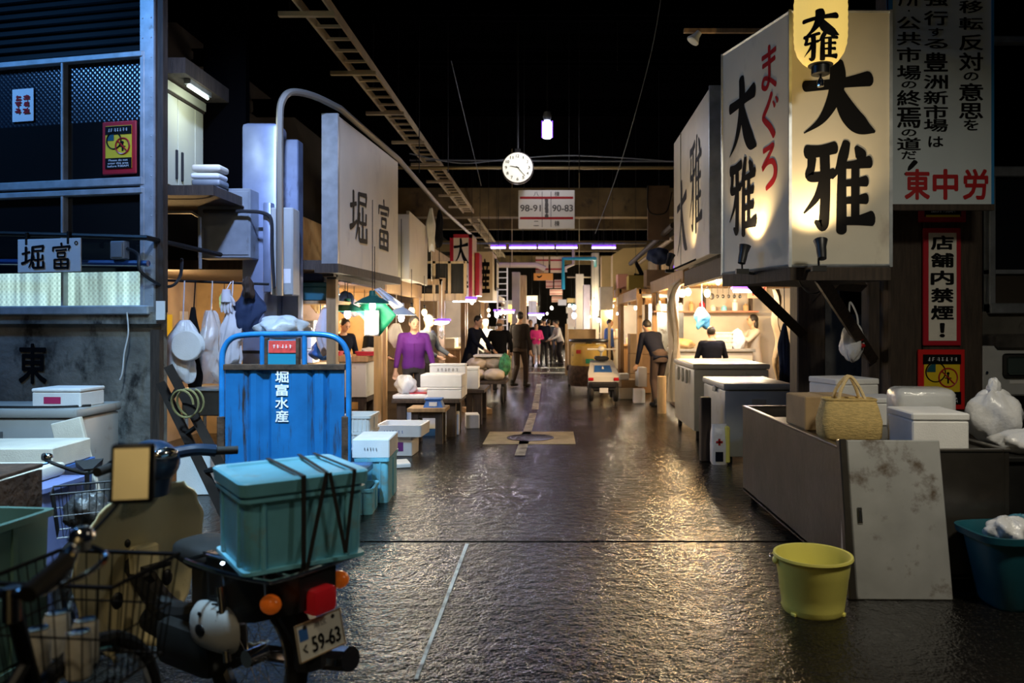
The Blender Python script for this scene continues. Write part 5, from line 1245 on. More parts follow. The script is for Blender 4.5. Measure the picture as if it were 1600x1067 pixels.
# ---------------------------------------------------------------- tables and boxes left of the road
def table(label, x0, x1, y0, y1, h, m, lt=.06, name='work_table', cat='table', group=None):
    t = thing(name, label, cat, ((x0 + x1) / 2, (y0 + y1) / 2, 0), 0, group); w, d = (x1 - x0) / 2, (y1 - y0) / 2
    MB().bx(-w, w, -d, d, h - .05, h, .005).build('top', m, t)
    for sx in (-1, 1):
        for sy in (-1, 1):
            x, y = sx * (w - lt), sy * (d - lt); MB().bx(x - lt / 2, x + lt / 2, y - lt / 2, y + lt / 2, 0, h - .05).build('leg', m_wood_dark, t, smooth=0)
    MB().bx(-w + lt, w - lt, -d + lt - .02, -d + lt + .02, h - .13, h - .05).build('apron_rail', m_wood_dark, t, smooth=0)
    return t
table('low dark work table with white boxes in front of the man in the purple shirt', -2.12, -1.22, 10.15, 10.95, .50, m_wood_dark, .12)
table('low dark table further along beside the road, holding one white box', -1.32, -1.0, 11.4, 12.4, .52, m_wood_dark, .09)
table('pale low wooden stool carrying the blue scale', -1.80, -1.32, 9.55, 9.95, .45, m_wood, .09, 'stool', 'stool')
bs = thing('scale', 'blue kitchen scale standing on the pale low stool', 'scale', (XP(678, 9.7), 9.72, .45))
MB().rings([[Vector((sx * w, sy * d, z)) for sx, sy in ((-1, -1), (1, -1), (1, 1), (-1, 1))] for z, w, d in ((0, .125, .10), (.09, .09, .07))]).build('housing', m_blue_tub, bs, smooth=0)
MB().bx(-.11, .11, -.09, .09, .09, .115, .006).build('pan', m_blue_tub, bs)
MB().bx(-.05, .05, -.10, -.084, .02, .07).build('dial', m_paper, bs, smooth=0)
B_ = lambda px0, px1, y0, y1, pyb, pyt: (XP(px0, y0), XP(px1, y0), y0, y1, ZP(pyb, y0), ZP(pyt, y0) - ZP(pyb, y0))
x0, x1 = XP(684, 10.3), XP(722, 10.3)
carton('foam_box', 'lower white foam box at the right end of the low work table', 'box', XP(668, 10.25), XP(722, 10.25), 10.2, 10.6, .502, .15, m_foam, 0, .03)
carton('foam_box', 'wide white foam box stacked on another on the low work table', 'box', XP(658, 10.25), XP(723, 10.25), 10.2, 10.65, .655, .17, m_foam, -1)
t = carton('foam_box', 'white foam box with handwriting standing behind the wide one on the work table', 'box', XP(672, 10.75), XP(728, 10.75), 10.7, 10.9, .502, .44, m_foam, 0, .03)
scribble(t, frame((0, -.108, .36), (1, 0, 0)), .32, .06, 6, m_ink_grey, 1, 'handwriting', 6)
carton('foam_box', 'white foam box on the further low table beside the road', 'box', XP(724, 11.5), XP(746, 11.5), 11.5, 12.0, .522, .32, m_foam, 3, .04)
tag(MB().bx(-.26, .26, -.18, .18, 0, .05, .012, seg=2).build('paper_stack', m_foam, loc=(-1.86, 10.4, .502)), 'flat stack of white sheets at the left end of the work table', 'paper')
tag(lump('plastic_bag', 'crumpled white plastic bag on the flat stack of sheets', 'bag', (-1.98, 10.42, .67), (.14, .12, .13), m_bag, 91, .35))
tag(MB().bx(-.2, .2, -.14, .14, 0, .10, .01).build('foam_lid_box', m_foam, loc=(-1.80, 10.72, .502)), 'low white foam box behind the crumpled bag on the work table', 'box')
tag(MB().bx(-.2, .2, -.12, .12, 0, .012).build('red_label_sheet', m_redtray, loc=(-1.72, 10.5, .604 - .05)), 'thin red sheet lying on the work table', 'sheet')
t = carton('foam_box', 'white foam box with a blue foot under the low work table', 'box', -1.98, -1.55, 10.3, 10.7, .09, .26, m_foam); 
tag(MB().bx(-.22, .22, -.2, .2, 0, .088).build('blue_pallet', m_blue_tub, loc=(-1.765, 10.5, 0)), 'blue pallet under the white box beneath the work table', 'pallet')
carton('foam_box', 'grey white foam box on the ground under the right of the work table', 'box', -1.5, -1.27, 10.35, 10.75, 0, .28, m_foam, 6)
carton('foam_box', 'small foam box on the ground by the leg of the further table', 'box', -1.25, -1.06, 11.0, 11.3, 0, .2, m_foam, 10)
# ground boxes nearer the camera
t = carton('foam_box', 'white foam box with a purple logo on the ground by the road', 'box', XP(588, 8.7), XP(645, 8.7), 8.7, 9.05, 0, .23, m_foam, -3)
MB().bx(.0, .11, -.182, -.176, .06, .16).build('purple_logo', mat('purple_print', (.18, .03, .22), .5), t, smooth=0)
t = tub('foam_tray', 'open white foam tray with blue writing on top of the purple logo box', 'tray', XP(588, 8.65), XP(662, 8.65), 8.6, 9.1, .232, .13, m_foam, -3, rim=False, wall=.03)
scribble(t, frame((-.05, -.255, .06), (1, 0, 0)), .24, .045, 7, m_blue_tub, 1, 'print', 7)
tag(MB().bx(-.17, .17, -.15, .15, 0, .045, .008).build('foam_slab', m_foam, loc=(XP(614, 8.1), 8.1, 0), rz=18), 'loose white foam lid lying on the road edge', 'lid')
carton('cardboard_box', 'small brown box on the ground behind the white striped baskets', 'box', XP(562, 9.6), XP(586, 9.6), 9.6, 9.9, 0, .16, m_card_dark, 4)
t = tub('plastic_crate', 'teal plastic crate on the ground under a white labelled box', 'crate', -1.66, -1.38, 6.42, 6.95, 0, .37, m_cyan, 3, ribs=3)
t = carton('foam_box', 'white foam box with small print on top of the teal crate', 'box', -1.68, -1.37, 6.42, 6.9, .375, .16, m_foam, 3)
scribble(t, frame((.0, -.242, .08), (1, 0, 0)), .12, .03, 5, m_ink, 1, 'print', 8)
tub('plastic_crate', 'darker teal crate beside the rusty upright of the blue cart', 'crate', -1.74, -1.44, 5.88, 6.30, 0, .31, m_teal, 2, ribs=3) if False else tub('plastic_crate', 'low teal crate on the ground in front of the labelled foam box', 'crate', -1.62, -1.42, 6.02, 6.36, 0, .20, m_cyan, 5, ribs=2)
tub('blue_tub', 'open pale blue tub behind the rusty upright of the blue cart', 'tub', -1.98, -1.72, 6.45, 6.9, .26, .16, mat('pale_blue_plastic', (.25, .38, .62), .5), 2)
tag(MB().bx(-2.0, -1.70, 6.42, 6.95, 0, .255, .01).build('blue_box', m_blue_tub), 'dark blue box under the open pale blue tub', 'box')
for k in range(4):
    tub('white_basket', ('white striped basket, %s in the stack right of the blue cart' % ('lowest', 'second from the bottom', 'third from the bottom', 'topmost')[k]), 'basket', -2.02, -1.74, 7.35, 7.75, .001 + .155 * k, .15, m_foam, 0, 'white baskets by the cart', ribs=6)
# sacks on a low cart in the middle distance
pc_ = thing('flat_cart', 'low dark flat cart loaded with pale sacks left of the walking man', 'cart', (-1.28, 15.0, 0))
MB().bx(-.42, .42, -.5, .5, .36, .42, .01).build('deck', m_wood_dark, pc_)
MB().bx(-.40, .40, -.02, .02, .42, .9).build('headboard', m_wood_dark, pc_, smooth=0) if False else None
for sx in (-.34, .34):
    for sy in (-.38, .38):
        MB().tube([(sx, sy + .13 * math.cos(q), .15 + .13 * math.sin(q)) for q in [2 * math.pi * k / 18 for k in range(18)]], .03, 7, True).cyl((sx - .02, sy, .15), (sx + .02, sy, .15), .08).bx(sx - .02, sx + .02, sy - .02, sy + .02, .15, .37).build('wheel', m_rubber, pc_)
m_sack = mat('pale_sack_cloth', (.62, .52, .40), .85, bump=.5, bscale=8, var=.2)
for i, (x, y, z, lab) in enumerate(((-1.48, 14.72, .53, 'pale sack at the front left of the flat cart'), (-1.10, 14.70, .53, 'pale sack at the front right of the flat cart'), (-1.46, 15.25, .53, 'pale sack at the back left of the flat cart'), (-1.08, 15.25, .53, 'pale sack at the back right of the flat cart'), (-1.42, 14.95, .74, 'pale sack lying on top of the pile on the left'), (-1.12, 14.98, .74, 'pale sack lying on top of the pile on the right'))):
    tag(lump('sack', lab, 'sack', (x, y, z), (.215, .24, .115), m_sack, 100 + i, .18, 'sacks on the flat cart'))
tag(lump('green_net', 'green and white netted bundle on the right of the sack pile', 'bundle', (-.90, 14.75, .72), (.11, .12, .2), mat('green_net', (.05, .25, .10), .7, var=.7, scale=14), 110, .3))
tag(MB().bx(-1.5, -.95, 14.7, 15.3, .87, .90).build('board', m_foam_warm), 'pale board lying across the pile of sacks', 'board')
tag(MB().box((0, 0, .04), (.4, .5, .08), 20).build('pallet', m_wood, loc=(XP(745, 13), 13.0, 0)), 'small wooden pallet on the road beyond the work tables', 'pallet')
# loft fronts and sign boxes on the left, further down
def signbox(name, label, px0, px1, py0, py1, Y, depth, m, chars=None, edge=None, mchars=None, side=None, vertical=True, group=None):
    x0, x1, zt, zb = XP(px0, Y), XP(px1, Y), ZP(py0, Y), ZP(py1, Y)
    t = thing(name, label, 'sign', ((x0 + x1) / 2, Y, zb), 0, group); w, h = (x1 - x0) / 2, zt - zb
    MB().bx(-w, w, 0, depth, 0, h, .008).build('box', m, t)
    if edge:
        MB().bx(-w, -w + .07, -.01, .0, 0, h).bx(w - .07, w, -.01, 0, 0, h).bx(-w, w, -.01, 0, h - .07, h).build('edge', edge, t, smooth=0)
    if chars:
        n = len(chars)
        for i, ch in enumerate(chars):
            c = ((0, -.002, h - h * (i + .5) / n) if vertical else (-w + 2 * w * (i + .5) / n, -.002, h / 2))
            M_ = frame(c, (1, 0, 0))
            if ch == '大': brush(t, K_DAI, M_, w * 1.35, h / n * .72, mchars or m_ink)
            else: lettering(t, ch, M_, (w * 1.3 if vertical else 1.5 * w / n), (h / n * .72 if vertical else h * .7), mchars or m_ink, .03)
    return t
t = signbox('sign_box', 'pale blank front of the grey sign box next along from the side-on left sign', 621, 640, 334, 437, 11.2, 1.0, m_board)
t = thing('sign_board', 'side-on pale sign panel with faded dark characters behind the big left sign', 'sign', P(640, 436, 11.25))
pa = P(640, 436, 11.25); q = Vector((XP(668, 13.2), 13.2, pa.z)); dd = (q - pa); Lp = dd.length
Mq = frame((0, 0, .5), (dd.x, dd.y, 0)) @ Matrix.Translation((Lp / 2, 0, 0))
mount_board(t, Mq, Lp, 1.0, .05, m_board)
scribble(t, Mq, .5, .75, 1, m_ink_grey, 2, 'faded_character', 9)
signbox('sign_box', 'tall cream sign box with a dark red edge and black brush characters on the left', 703, 738, 366, 470, 15.2, .9, m_board_lit, '大善', m_signred)
t = signbox('sign_box', 'cream sign box with one black character hung beyond the red edged sign', 745, 770, 393, 470, 17.0, 1.3, m_board_lit, '産')
t = thing('picture_panel', 'dark framed panel on the side of the cream sign box with one character', 'panel', (XP(770, 17) + .025, 17.9, ZP(452, 17)))
MB().bx(0, .02, -.45, .35, 0, .72).build('frame_board', m_ink, t, smooth=0); MB().bx(.018, .026, -.36, .26, .08, .64).build('sheet', m_foam_warm, t, smooth=0)
t = signbox('side_sign', 'narrow dark red sign panel hanging right of the tall cream sign box', 742, 749, 395, 462, 15.6, .6, m_signred)
# loft window frame with dark panes
lf = thing('loft_railing', 'pale timber framed loft window with dark panes over the left stalls', 'window frame', (XP(690, 13.8), 13.8, ZP(470, 13.8)))
w = XP(706, 13.8) - XP(676, 13.8); h = ZP(408, 13.8) - ZP(470, 13.8)
w = 0.42
MB().bx(-w, w, .04, .06, .12, h).build('pane', m_pane_low, lf, smooth=0)
mb = MB()
for x in (-w, -w * .33, w * .33, w): mb.bx(x - .025, x + .025, 0, .08, .1, h)
mb.bx(-w, w, 0, .08, h - .04, h).bx(-w, w, -.02, .1, 0, .13).build('frame', m_wood_pale, lf, smooth=0)
hang('long_cloth', 'long pale cloth hanging from the pipe over the left stalls', 'cloth', 674, 325, 388, 12, m_foam_warm, 120, 13.0)
hang('dark_cloth', 'long dark cloth hanging next to the pale one over the left stalls', 'cloth', 686, 328, 382, 12, m_blackcloth, 121, 13.2)
ring_tube('violet fluorescent tube lamp under the loft of the left stalls', P(725, 470, 14.5), .42, 14)
ring_tube('oval violet lamp hanging left of the dark coated man', P(687, 503, 13.4), .34, 14, 0, True, 1.0)
hang('white_tag', 'white slip hanging under the oval violet lamp', 'slip', 690, 512, 528, 7, m_paper, 122, 13.3)
ld = thing('ladder', 'white ladder standing upright beyond the left sign boxes', 'ladder', (XP(785, 22), 22, 0))
h = ZP(418, 22)
for sx in (-.14, .14): MB().bx(sx - .02, sx + .02, -.02, .02, 0, h).build('rail', m_paper, ld, smooth=0)
for k in range(18): MB().cyl((-.14, 0, .1 + k * .17), (.14, 0, .1 + k * .17), .015, n=8).build('rung', m_paper, ld)

# ---------------------------------------------------------------- right stall
def curtain(label, pts, m, name='curtain', n=10, amp=.05, r=.06):
    rnd = random.Random(5); mb = MB(); rings = []
    pts = smooth_path(pts, 6)
    for i, p in enumerate(pts):
        rings.append([Vector((p[0] + r * (1 + .35 * math.sin(3 * q + i * .5)) * math.cos(q), p[1] + r * 1.6 * (1 + .3 * math.sin(4 * q)) * math.sin(q), p[2])) for q in [2 * math.pi * k / 18 for k in range(18)]])
    return tag(mb.rings(rings).build(name, m, smooth=1.2), label, 'curtain')
curtain('rolled clear plastic curtain drooping at the corner of the white chest freezer', [tuple(P(1088, 415, 11.8)), tuple(P(1070, 436, 11.7)), tuple(P(1054, 450, 11.7)), tuple(P(1050, 480, 11.7)), tuple(P(1054, 530, 11.7)), tuple(P(1052, 585, 11.7)), (P(1052, 0, 11.7).x, 11.7, .32)], mat('milky_film', (.78, .68, .52), .3, bump=.7, bscale=10, spec=.8), r=.075)
tag(MB().grid(lambda u, v: P(1212, 452, 10.6 + 2.2 * u).lerp(P(1216, 605, 10.6 + 2.2 * u), v) + Vector((.05 * math.sin(9 * u + 4 * v) + .03 * math.sin(15 * v), 0, 0)), 16, 14).build('canvas_sheet', mat('beige_canvas', (.60, .46, .28), .8, var=.2, bump=.4, bscale=6), smooth=1.2, solid=.008), 'beige canvas sheet closing the right side of the lit stall', 'canvas')
hang('dark_coat', 'dark blue coat hanging against the beige canvas', 'coat', 1226, 505, 595, 17, m_bluecloth, 130, 10.3, .2, .05)
rb = thing('stall_counter', 'steel fronted inner counter of the right stall behind the seated man', 'counter', (2.93, 14.2, 0))
MB().bx(-.7, .7, -.35, .35, 0, 1.0, .01).build('body', m_stallgrey, rb)
MB().bx(-.74, .74, -.4, .4, 1.0, 1.05, .006).build('top', m_alu, rb)
for px, py, l, pw in ((1075, 456, 'warm bulb on the left above the right stall counter', 55), (1105, 458, 'warm bulb on the right above the right stall counter', 55), (1192, 462, 'white bulb by the canvas in the right stall', 30), (1066, 458, 'small warm bulb at the corner of the rolled plastic curtain', 22)):
    bare(l, P(px, py, 13.2), pw, WARM if pw != 30 else WHITE, .5, .055)
pendant('green shaded lamp with violet white glow at the mouth of the right stall', P(1122, 436, 12.2), mat('olive_enamel_shade', (.22, .26, .06), .4), 50, WHITE, .33, .5, m_tube_cool)
ring_tube('violet white tube lamp under the roof of the right stall', P(1160, 455, 12.6), .30, 22, 0, False, .35)
t = signbox('red_sign', 'pale pink sign with dark red characters at the back of the right stall', 1168, 1198, 438, 466, 14.4, .05, mat('pink_board', (.75, .42, .28), .6), 'イン', None, m_red, vertical=False)
hang('blue_bag', 'bright blue bag hanging from the shelf over the seated man', 'bag', 1097, 480, 512, 22, mat('sky_blue_cloth', (.05, .25, .50), .6, bump=.4), 140, 13.4)
for i in range(4):
    tub('egg_tray', 'white tray, %s of the stack on the right stall shelf' % ('lowest', 'second', 'third', 'topmost')[i], 'tray', XP(1116, 14), XP(1143, 14), 13.9, 14.2, 1.051 + .075 * i, .07, m_foam_warm, 0, 'trays on the right stall counter', ribs=3)
tag(lump('plastic_bag', 'white plastic bag standing beside the stack of trays in the right stall', 'bag', (XP(1152, 14), 14.0, 1.21), (.13, .11, .19), m_bag, 141, .25))
tag(lump('plastic_bag', 'brown paper bundle at the left end of the right stall counter', 'bundle', (XP(1068, 13.8), 13.95, 1.13), (.22, .14, .10), m_card, 142, .25))
sh = thing('shelf', 'long reddish shelf with small goods across the back of the right stall', 'shelf', (2.95, 14.8, 1.72))
MB().bx(-1.0, 1.0, -.15, .15, 0, .03).build('board', mat('red_shelf', (.40, .16, .10), .6), sh, smooth=0)
for sx in (-.9, 0, .9): MB().bx(sx - .02, sx + .02, -.02, .15, .03, .38).build('bracket', m_wood_dark, sh, smooth=0)
rnd = random.Random(3)
for i in range(9):
    x = 2.05 + i * .21; h = rnd.uniform(.10, .24); m = (m_foam_warm, m_cyan, m_paper, m_card, m_redtray)[i % 5]
    tag(MB().lathe([(.004, 0), (.05, 0), (.055, .01), (.055, h * .75), (.03, h * .85), (.03, h), (.004, h)], n=14).build('jar', m, loc=(x, 14.75, 1.751)), 'small container in the row on the reddish shelf of the right stall', 'jar', 'containers on the reddish shelf')
pn = thing('ladle_rack', 'rack of hanging pans and ladles above the right stall counter', 'rack', P(1135, 440, 13.6))
MB().cyl((-.3, 0, 0), (.32, 0, 0), .012).build('rail', m_dark_metal, pn)
for k in range(6):
    x = -.26 + k * .1; MB().tube([(x, 0, 0), (x, 0, -.22)], .006, 5).ball((x, 0, -.26), (.05 if k == 0 else .03, .02, .06 if k == 0 else .035), 12, 7).build('ladle', m_dark_metal, pn)
carton('cardboard_box', 'small brown box near the left end of the right stall counter', 'box', XP(1058, 13.95), XP(1075, 13.95), 13.95, 14.2, 1.24, .12, m_card, 0) if False else None
# timber stump and boxes by the bending man
tag(MB().rings([[Vector((.075 * math.cos(q), .075 * math.sin(q), z)) for q in [2 * math.pi * k / 12 for k in range(12)]] for z in (0, .62)]).build('timber_stump', m_wood_pale, loc=(XP(1034, 12.9), 12.9, 0)), 'pale upright timber stump by the legs of the bending man', 'post')
carton('foam_box', 'white foam box standing on end by the bending man', 'box', XP(996, 15), XP(1010, 15), 15, 15.3, .27, .38, m_foam, 5)
carton('foam_box', 'white foam box on the ground in front of the bending man', 'box', XP(990, 14.6), XP(1008, 14.6), 14.5, 14.85, 0, .26, m_foam, -4)
carton('foam_box', 'low foam box left of the bending man under a brown one', 'box', XP(966, 15.4), XP(990, 15.4), 15.3, 15.7, 0, .22, m_foam_warm, 5)
carton('cardboard_box', 'flat brown box on the low foam box near the bending man', 'box', XP(968, 15.4), XP(996, 15.4), 15.32, 15.7, .222, .16, m_card, 8)
carton('foam_box', 'foam box on top of the flat brown box near the bending man', 'box', XP(968, 15.4), XP(982, 15.4), 15.34, 15.6, .384, .12, m_foam, 3)
for i, (x0, x1, y, h) in enumerate(((985, 1003, 17, 1.30), (1000, 1017, 17.2, 1.25))):
    pass
for k in range(3):
    carton('cardboard_box', 'tall cardboard box, %s of the pile at the road edge left of the bending man' % ('bottom', 'middle', 'top')[k], 'box', XP(984, 16.6), XP(1002, 16.6), 16.6, 17.0, .002 + .43 * k, .425, m_card, 2, group='cardboard boxes left of the bending man')
    carton('cardboard_box', 'brown cardboard box, %s of the second pile behind the bending man' % ('bottom', 'middle', 'top')[k], 'box', XP(1003, 16.6), XP(1018, 16.6), 16.62, 17.0, .002 + .42 * k, .415, m_card_dark, -2, group='cardboard boxes behind the bending man')
MBs = MB
# steel panel wall and deck boxes of the right upper level
tag(MB().bx(2.2, 4.4, 17.4, 17.46, 0, 1.95).build('steel_screen', m_steel_pale), 'brushed steel panel behind the cardboard pile on the right', 'panel')
for i, (px0, px1, py0, py1, Y, m, lab) in enumerate((
    (938, 958, 448, 484, 20.2, m_foam_warm, 'tall stack of pale cartons on the right deck left of the yellow sign'),
    (965, 981, 428, 452, 20.0, mat('pink_carton', (.72, .36, .28), .7), 'pink carton on top of a pale one on the right deck'),
    (965, 981, 453, 478, 20.0, m_foam_warm, 'pale carton under the pink one on the right deck'),
    (982, 1024, 430, 452, 18.6, mat('mustard_crate', (.42, .30, .05), .6), 'mustard yellow crate on the right deck'),
    (985, 1005, 464, 476, 17.8, m_card_dark, 'dark brown box on the right deck edge'),
    (1008, 1040, 462, 476, 17.6, m_wood, 'brown box right of the dark one on the right deck edge'))):
    x0, x1, zt, zb = XP(px0, Y), XP(px1, Y), ZP(py0, Y), ZP(py1, Y)
    carton('carton', lab, 'box', x0, x1, Y, Y + .5, zb, zt - zb, m, 0)
ys_ = thing('sign_box', 'broad yellow sign box with a dark mark on the right above the parked trucks', 'sign', (XP(985, 21), 21, ZP(470, 21)))
w = (XP(1012, 21) - XP(957, 21)) / 2; h = ZP(386, 21) - ZP(470, 21)
m_yel = mat('yellow_lit_board', (.78, .58, .24), .6, var=.1, scale=2)
MB().prism([(-w, 0), (w, 0), (w, h), (-w * .4, h * .98), (-w, h * .86)], .7, frame((0, 0, 0), (1, 0, 0))).build('box', m_yel, ys_, smooth=0)
brush(ys_, [[(.2, .95, .2), (.5, .6, .25), (.8, .1, .3)], [(.1, .5, .1), (.4, .4, .25), (.9, .45, .3)]], frame((.28, -.002, .72), (1, 0, 0)), .42, .7, m_ink)
brush(ys_, [[(.2, .8, .4), (.7, .3, .5)]], frame((-.28, -.002, .62), (1, 0, 0)), .2, .2, m_ink)
for (a, b, rr, lab) in (((XP(985, 18), 18, ZP(412, 18)), (XP(1052, 12), 12, ZP(352, 12)), .05, 'dark diagonal pole slanting up to the roof on the right'), ((XP(1000, 18), 18, ZP(410, 18)), (XP(1052, 13), 13, ZP(372, 13)), .04, 'pale diagonal pole beside the dark one on the right')):
    tag(MB().tube([a, b], rr, 8).build('pole', m_wood_dark if rr > .045 else m_wood_pale), lab, 'pole')
tag(MB().bx(XP(1012, 13), XP(1046, 13), 13, 13.05, ZP(375, 13), ZP(290, 13)).build('board', mat('brown_board', (.16, .10, .06), .8, var=.3)), 'dark brown board high on the right beyond the side-on sign', 'board')
tag(MB().tube(smooth_path([P(1012, 290, 13), P(1014, 330, 13), P(1040, 332, 13), P(1050, 300, 13)]), .01, 5).build('cable', m_bplastic), 'black cable looping over the dark brown board', 'cable')
t = thing('searchlight', 'violet rimmed round lamp pointing at the road from the right deck', 'lamp', P(1056, 414, 12.5))
MB().lathe([(.03, .0), (.045, .02), (.05, .18), (.07, .22), (.06, .22), (.03, .1)], M=Matrix.Rotation(R(105), 4, 'X') @ Matrix.Rotation(R(25), 4, 'Y')).build('lamp_head', m_bplastic, t)
MB().ball((-.02, -.21, -.05), (.055, .02, .055), 12, 7).build('glass', m_violet_fringe, t)
MB().cyl((0, 0, 0), (.25, .1, .05), .012).build('arm', m_bplastic, t)
tag(lump('blue_tub', 'dark blue bundle on the right deck under the diagonal poles', 'bundle', P(1030, 400, 13.2), (.2, .15, .14), m_bluecloth, 150, .25))

# ---------------------------------------------------------------- trucks parked on the right
tt = thing('turret_truck', 'yellow three wheeled market truck parked behind the white one', 'truck', (XP(920, 17.5), 17.5, 0))
m_tyel = mat('truck_yellow', (.62, .40, .08), .45, var=.2, dirt=((.15, .1, .05), .6, 4, (1, 1, 1)))
prof = [(.42, .10), (.46, .16), (.46, .50), (.44, .56)]
MB().rings([[Vector((r * math.cos(q), .42 * r / .46 * math.sin(q) * 1.1, z)) for q in [2 * math.pi * k / 28 for k in range(28)]] for r, z in prof]).build('bumper_drum', m_rusty, tt)
MB().rings([[Vector((r * math.cos(q), .42 * r / .46 * math.sin(q), z)) for q in [2 * math.pi * k / 28 for k in range(28)]] for r, z in ((.40, .56), (.41, .60), (.40, 1.0), (.36, 1.05))]).build('engine_drum', m_tyel, tt)
MB().tube([(.42 * math.cos(q), .40 * math.sin(q), 1.12) for q in [2 * math.pi * k / 28 for k in range(28)]], .035, 8, True).tube([(.4, 0, 1.12), (-.4, 0, 1.12)], .03).cyl((0, 0, 1.0), (0, 0, 1.13), .07).build('steering_ring', m_bplastic, tt)
for sx in (-.5, .5): MB().bx(sx - .03, sx + .03, .42, .48, .3, 1.5).build('upright', m_wood_pale, tt, smooth=0)
MB().bx(-.5, .5, .40, 2.2, .42, .52).build('load_bed', m_rusty, tt, smooth=0)
MB().bx(-.09, .09, -.43, -.40, .62, .72).build('green_plate', m_green, tt, smooth=0); MB().bx(-.30, -.20, -.40, -.36, .84, .92).build('red_sticker', m_red, tt, smooth=0)
for x, y in ((0, 0), (-.4, 1.7), (.4, 1.7)):
    MB().tube([(x, y + .14 * math.cos(q), .18 + .14 * math.sin(q)) for q in [2 * math.pi * k / 18 for k in range(18)]], .045, 8, True).cyl((x - .03, y, .18), (x + .03, y, .18), .1).build('wheel', m_rubber, tt)
carton('carton', 'brown cardboard box on the bed of the yellow truck', 'box', tt.location.x - .45, tt.location.x + .2, 18.2, 18.9, .522, .85, m_card)
carton('carton', 'second cardboard box at the right of the yellow truck bed', 'box', tt.location.x + .22, tt.location.x + .48, 18.25, 18.8, .522, .55, m_card_dark)
ut = thing('utility_vehicle', 'small white and black utility buggy with a number plate facing the camera', 'vehicle', (XP(943, 14.6), 14.6, 0), 0)
m_wht = mat('white_bodywork', (.72, .70, .64), .3, coat=.3)
MB().rings([[Vector((sx * w, y, z)) for sx, z in ((-1, zb), (1, zb), (1, zt), (-1, zt))] for y, w, zb, zt in ((-.02, .29, .40, .50), (.10, .29, .38, .56), (.35, .25, .40, .68), (.7, .22, .42, .78), (1.0, .20, .42, .72))]).build('bonnet', m_wht, ut, smooth=.4)
MB().bx(-.16, .16, .10, .40, .595, .70, .02, Matrix.Translation((0, 0, -.045)) @ Matrix.Rotation(R(0), 4, 'X')).build('blue_panel', m_blue_tub, ut) if False else MB().rings([[Vector((sx * w, y, z)) for sx, z in ((-1, zb), (1, zb), (1, zb + .012), (-1, zb + .012))] for y, w, zb in ((.12, .17, .575), (.34, .15, .682))]).build('blue_panel', m_blue_tub, ut, smooth=0)
brush(ut, [[(.5, .9, .3), (.5, .1, .5)]], frame((0, .23, .643), (1, 0, 0), (0, .22, .107)), .09, .10, m_white_ink, name='white_mark', lift=.012)
MB().bx(-.28, .28, -.06, .3, .22, .40, .03).bx(-.22, .22, -.09, -.05, .30, .37, .01).build('rear_bumper', m_bplastic, ut)
MB().bx(-.08, .08, -.105, -.095, .20, .29).build('number_plate', m_paper, ut, smooth=0)
lettering(ut, '31-27', frame((0, -.1055, .24), (1, 0, 0)), .12, .04, m_ink, .01) if False else None
for sx in (-1, 1):
    MB().tube([(sx * .235, .1 + .14 * math.cos(q), .19 + .14 * math.sin(q)) for q in [2 * math.pi * k / 20 for k in range(20)]], .05, 8, True).cyl((sx * .235 - .03, .1, .19), (sx * .235 + .03, .1, .19), .1).build('wheel', m_rubber, ut)
    MB().tube([(sx * .22, .9 + .12 * math.cos(q), .17 + .12 * math.sin(q)) for q in [2 * math.pi * k / 20 for k in range(20)]], .045, 8, True).build('wheel', m_rubber, ut)
    MB().bx(sx * .24 - .05, sx * .24 + .05, -.04, .02, .42, .48, .01).build('lamp', _mats['red_lens'], ut)
MB().cyl((0, .75, .75), (0, .62, 1.0), .025).tube([(-.28, .55, 1.0), (0, .62, 1.0), (.28, .55, 1.0)], .018).ball((0, .62, 1.0), (.07, .05, .06)).build('handlebar', m_wht, ut)
MB().bx(-.14, .14, .45, .85, .78, .86, .03).build('seat', m_rubber, ut)
# road patch with manhole
mh = thing('manhole_cover', 'round iron manhole cover in a pale concrete square in the road', 'manhole', (-.28, 10.1, 0))
MB().bx(-.58, .58, -.53, .57, -.02, .004).build('concrete_square', mat('pale_road_patch', (.42, .36, .22), .5, var=.3, scale=5, dirt=((.12, .1, .07), .6, 4, (1, 1, 1))), mh, smooth=0)
MB().lathe([(.003, .0), (.31, .0), (.31, .009), (.29, .009), (.285, .006), (.003, .006)], n=40).build('lid', mat('cast_iron', (.05, .046, .04), .35, .7, bump=.9, bscale=22), mh)

# small goods that crowd the stalls and the loft decks
rc = random.Random(77)
n_ = 0
for s_, y0, y1, z in decks[:8]:
    if (s_ < 0 and y0 < 10) or (s_ > 0 and y0 < 14): continue
    xi = (-2.35 if y0 < 13 else -1.95) if s_ < 0 else (2.0 if y0 < 15 else 1.75)
    y = y0 + .45
    while y < y1 - .4:
        if not (s_ < 0 and 13.3 < y < 18.8) and not (s_ > 0 and 17 < y < 22.5):
            x = xi + s_ * rc.uniform(.42, .75); w, d, h = rc.uniform(.15, .3), rc.uniform(.12, .22), rc.uniform(.18, .45)
            tag(MB().bx(-w, w, -d, d, 0, h, .008).build('carton', (m_card, m_card_dark, m_foam_warm, m_wood)[n_ % 4], loc=(x, y, z + .102), rz=rc.uniform(-8, 8)), 'worn carton stored on the loft decks over the stalls', 'box', 'cartons on the loft decks'); n_ += 1
        y += .62
for i in range(40):
    s_ = -1 if i % 2 else 1; x = s_ * 4.85; y = rc.uniform(9, 15.5); z = rc.uniform(1.0, 1.75); w, h = rc.uniform(.12, .3), rc.uniform(.15, .35)
    tag(MB().bx(-.004, .004, -w / 2, w / 2, 0, h).build('paper_note', (m_paper, m_foam_warm, m_pink if False else m_paper, m_signyellow)[i % 4], loc=(s_ * 4.864, y, z), smooth=0), 'paper note pinned on the back wall of a stall', 'note', 'notes on the stall walls')
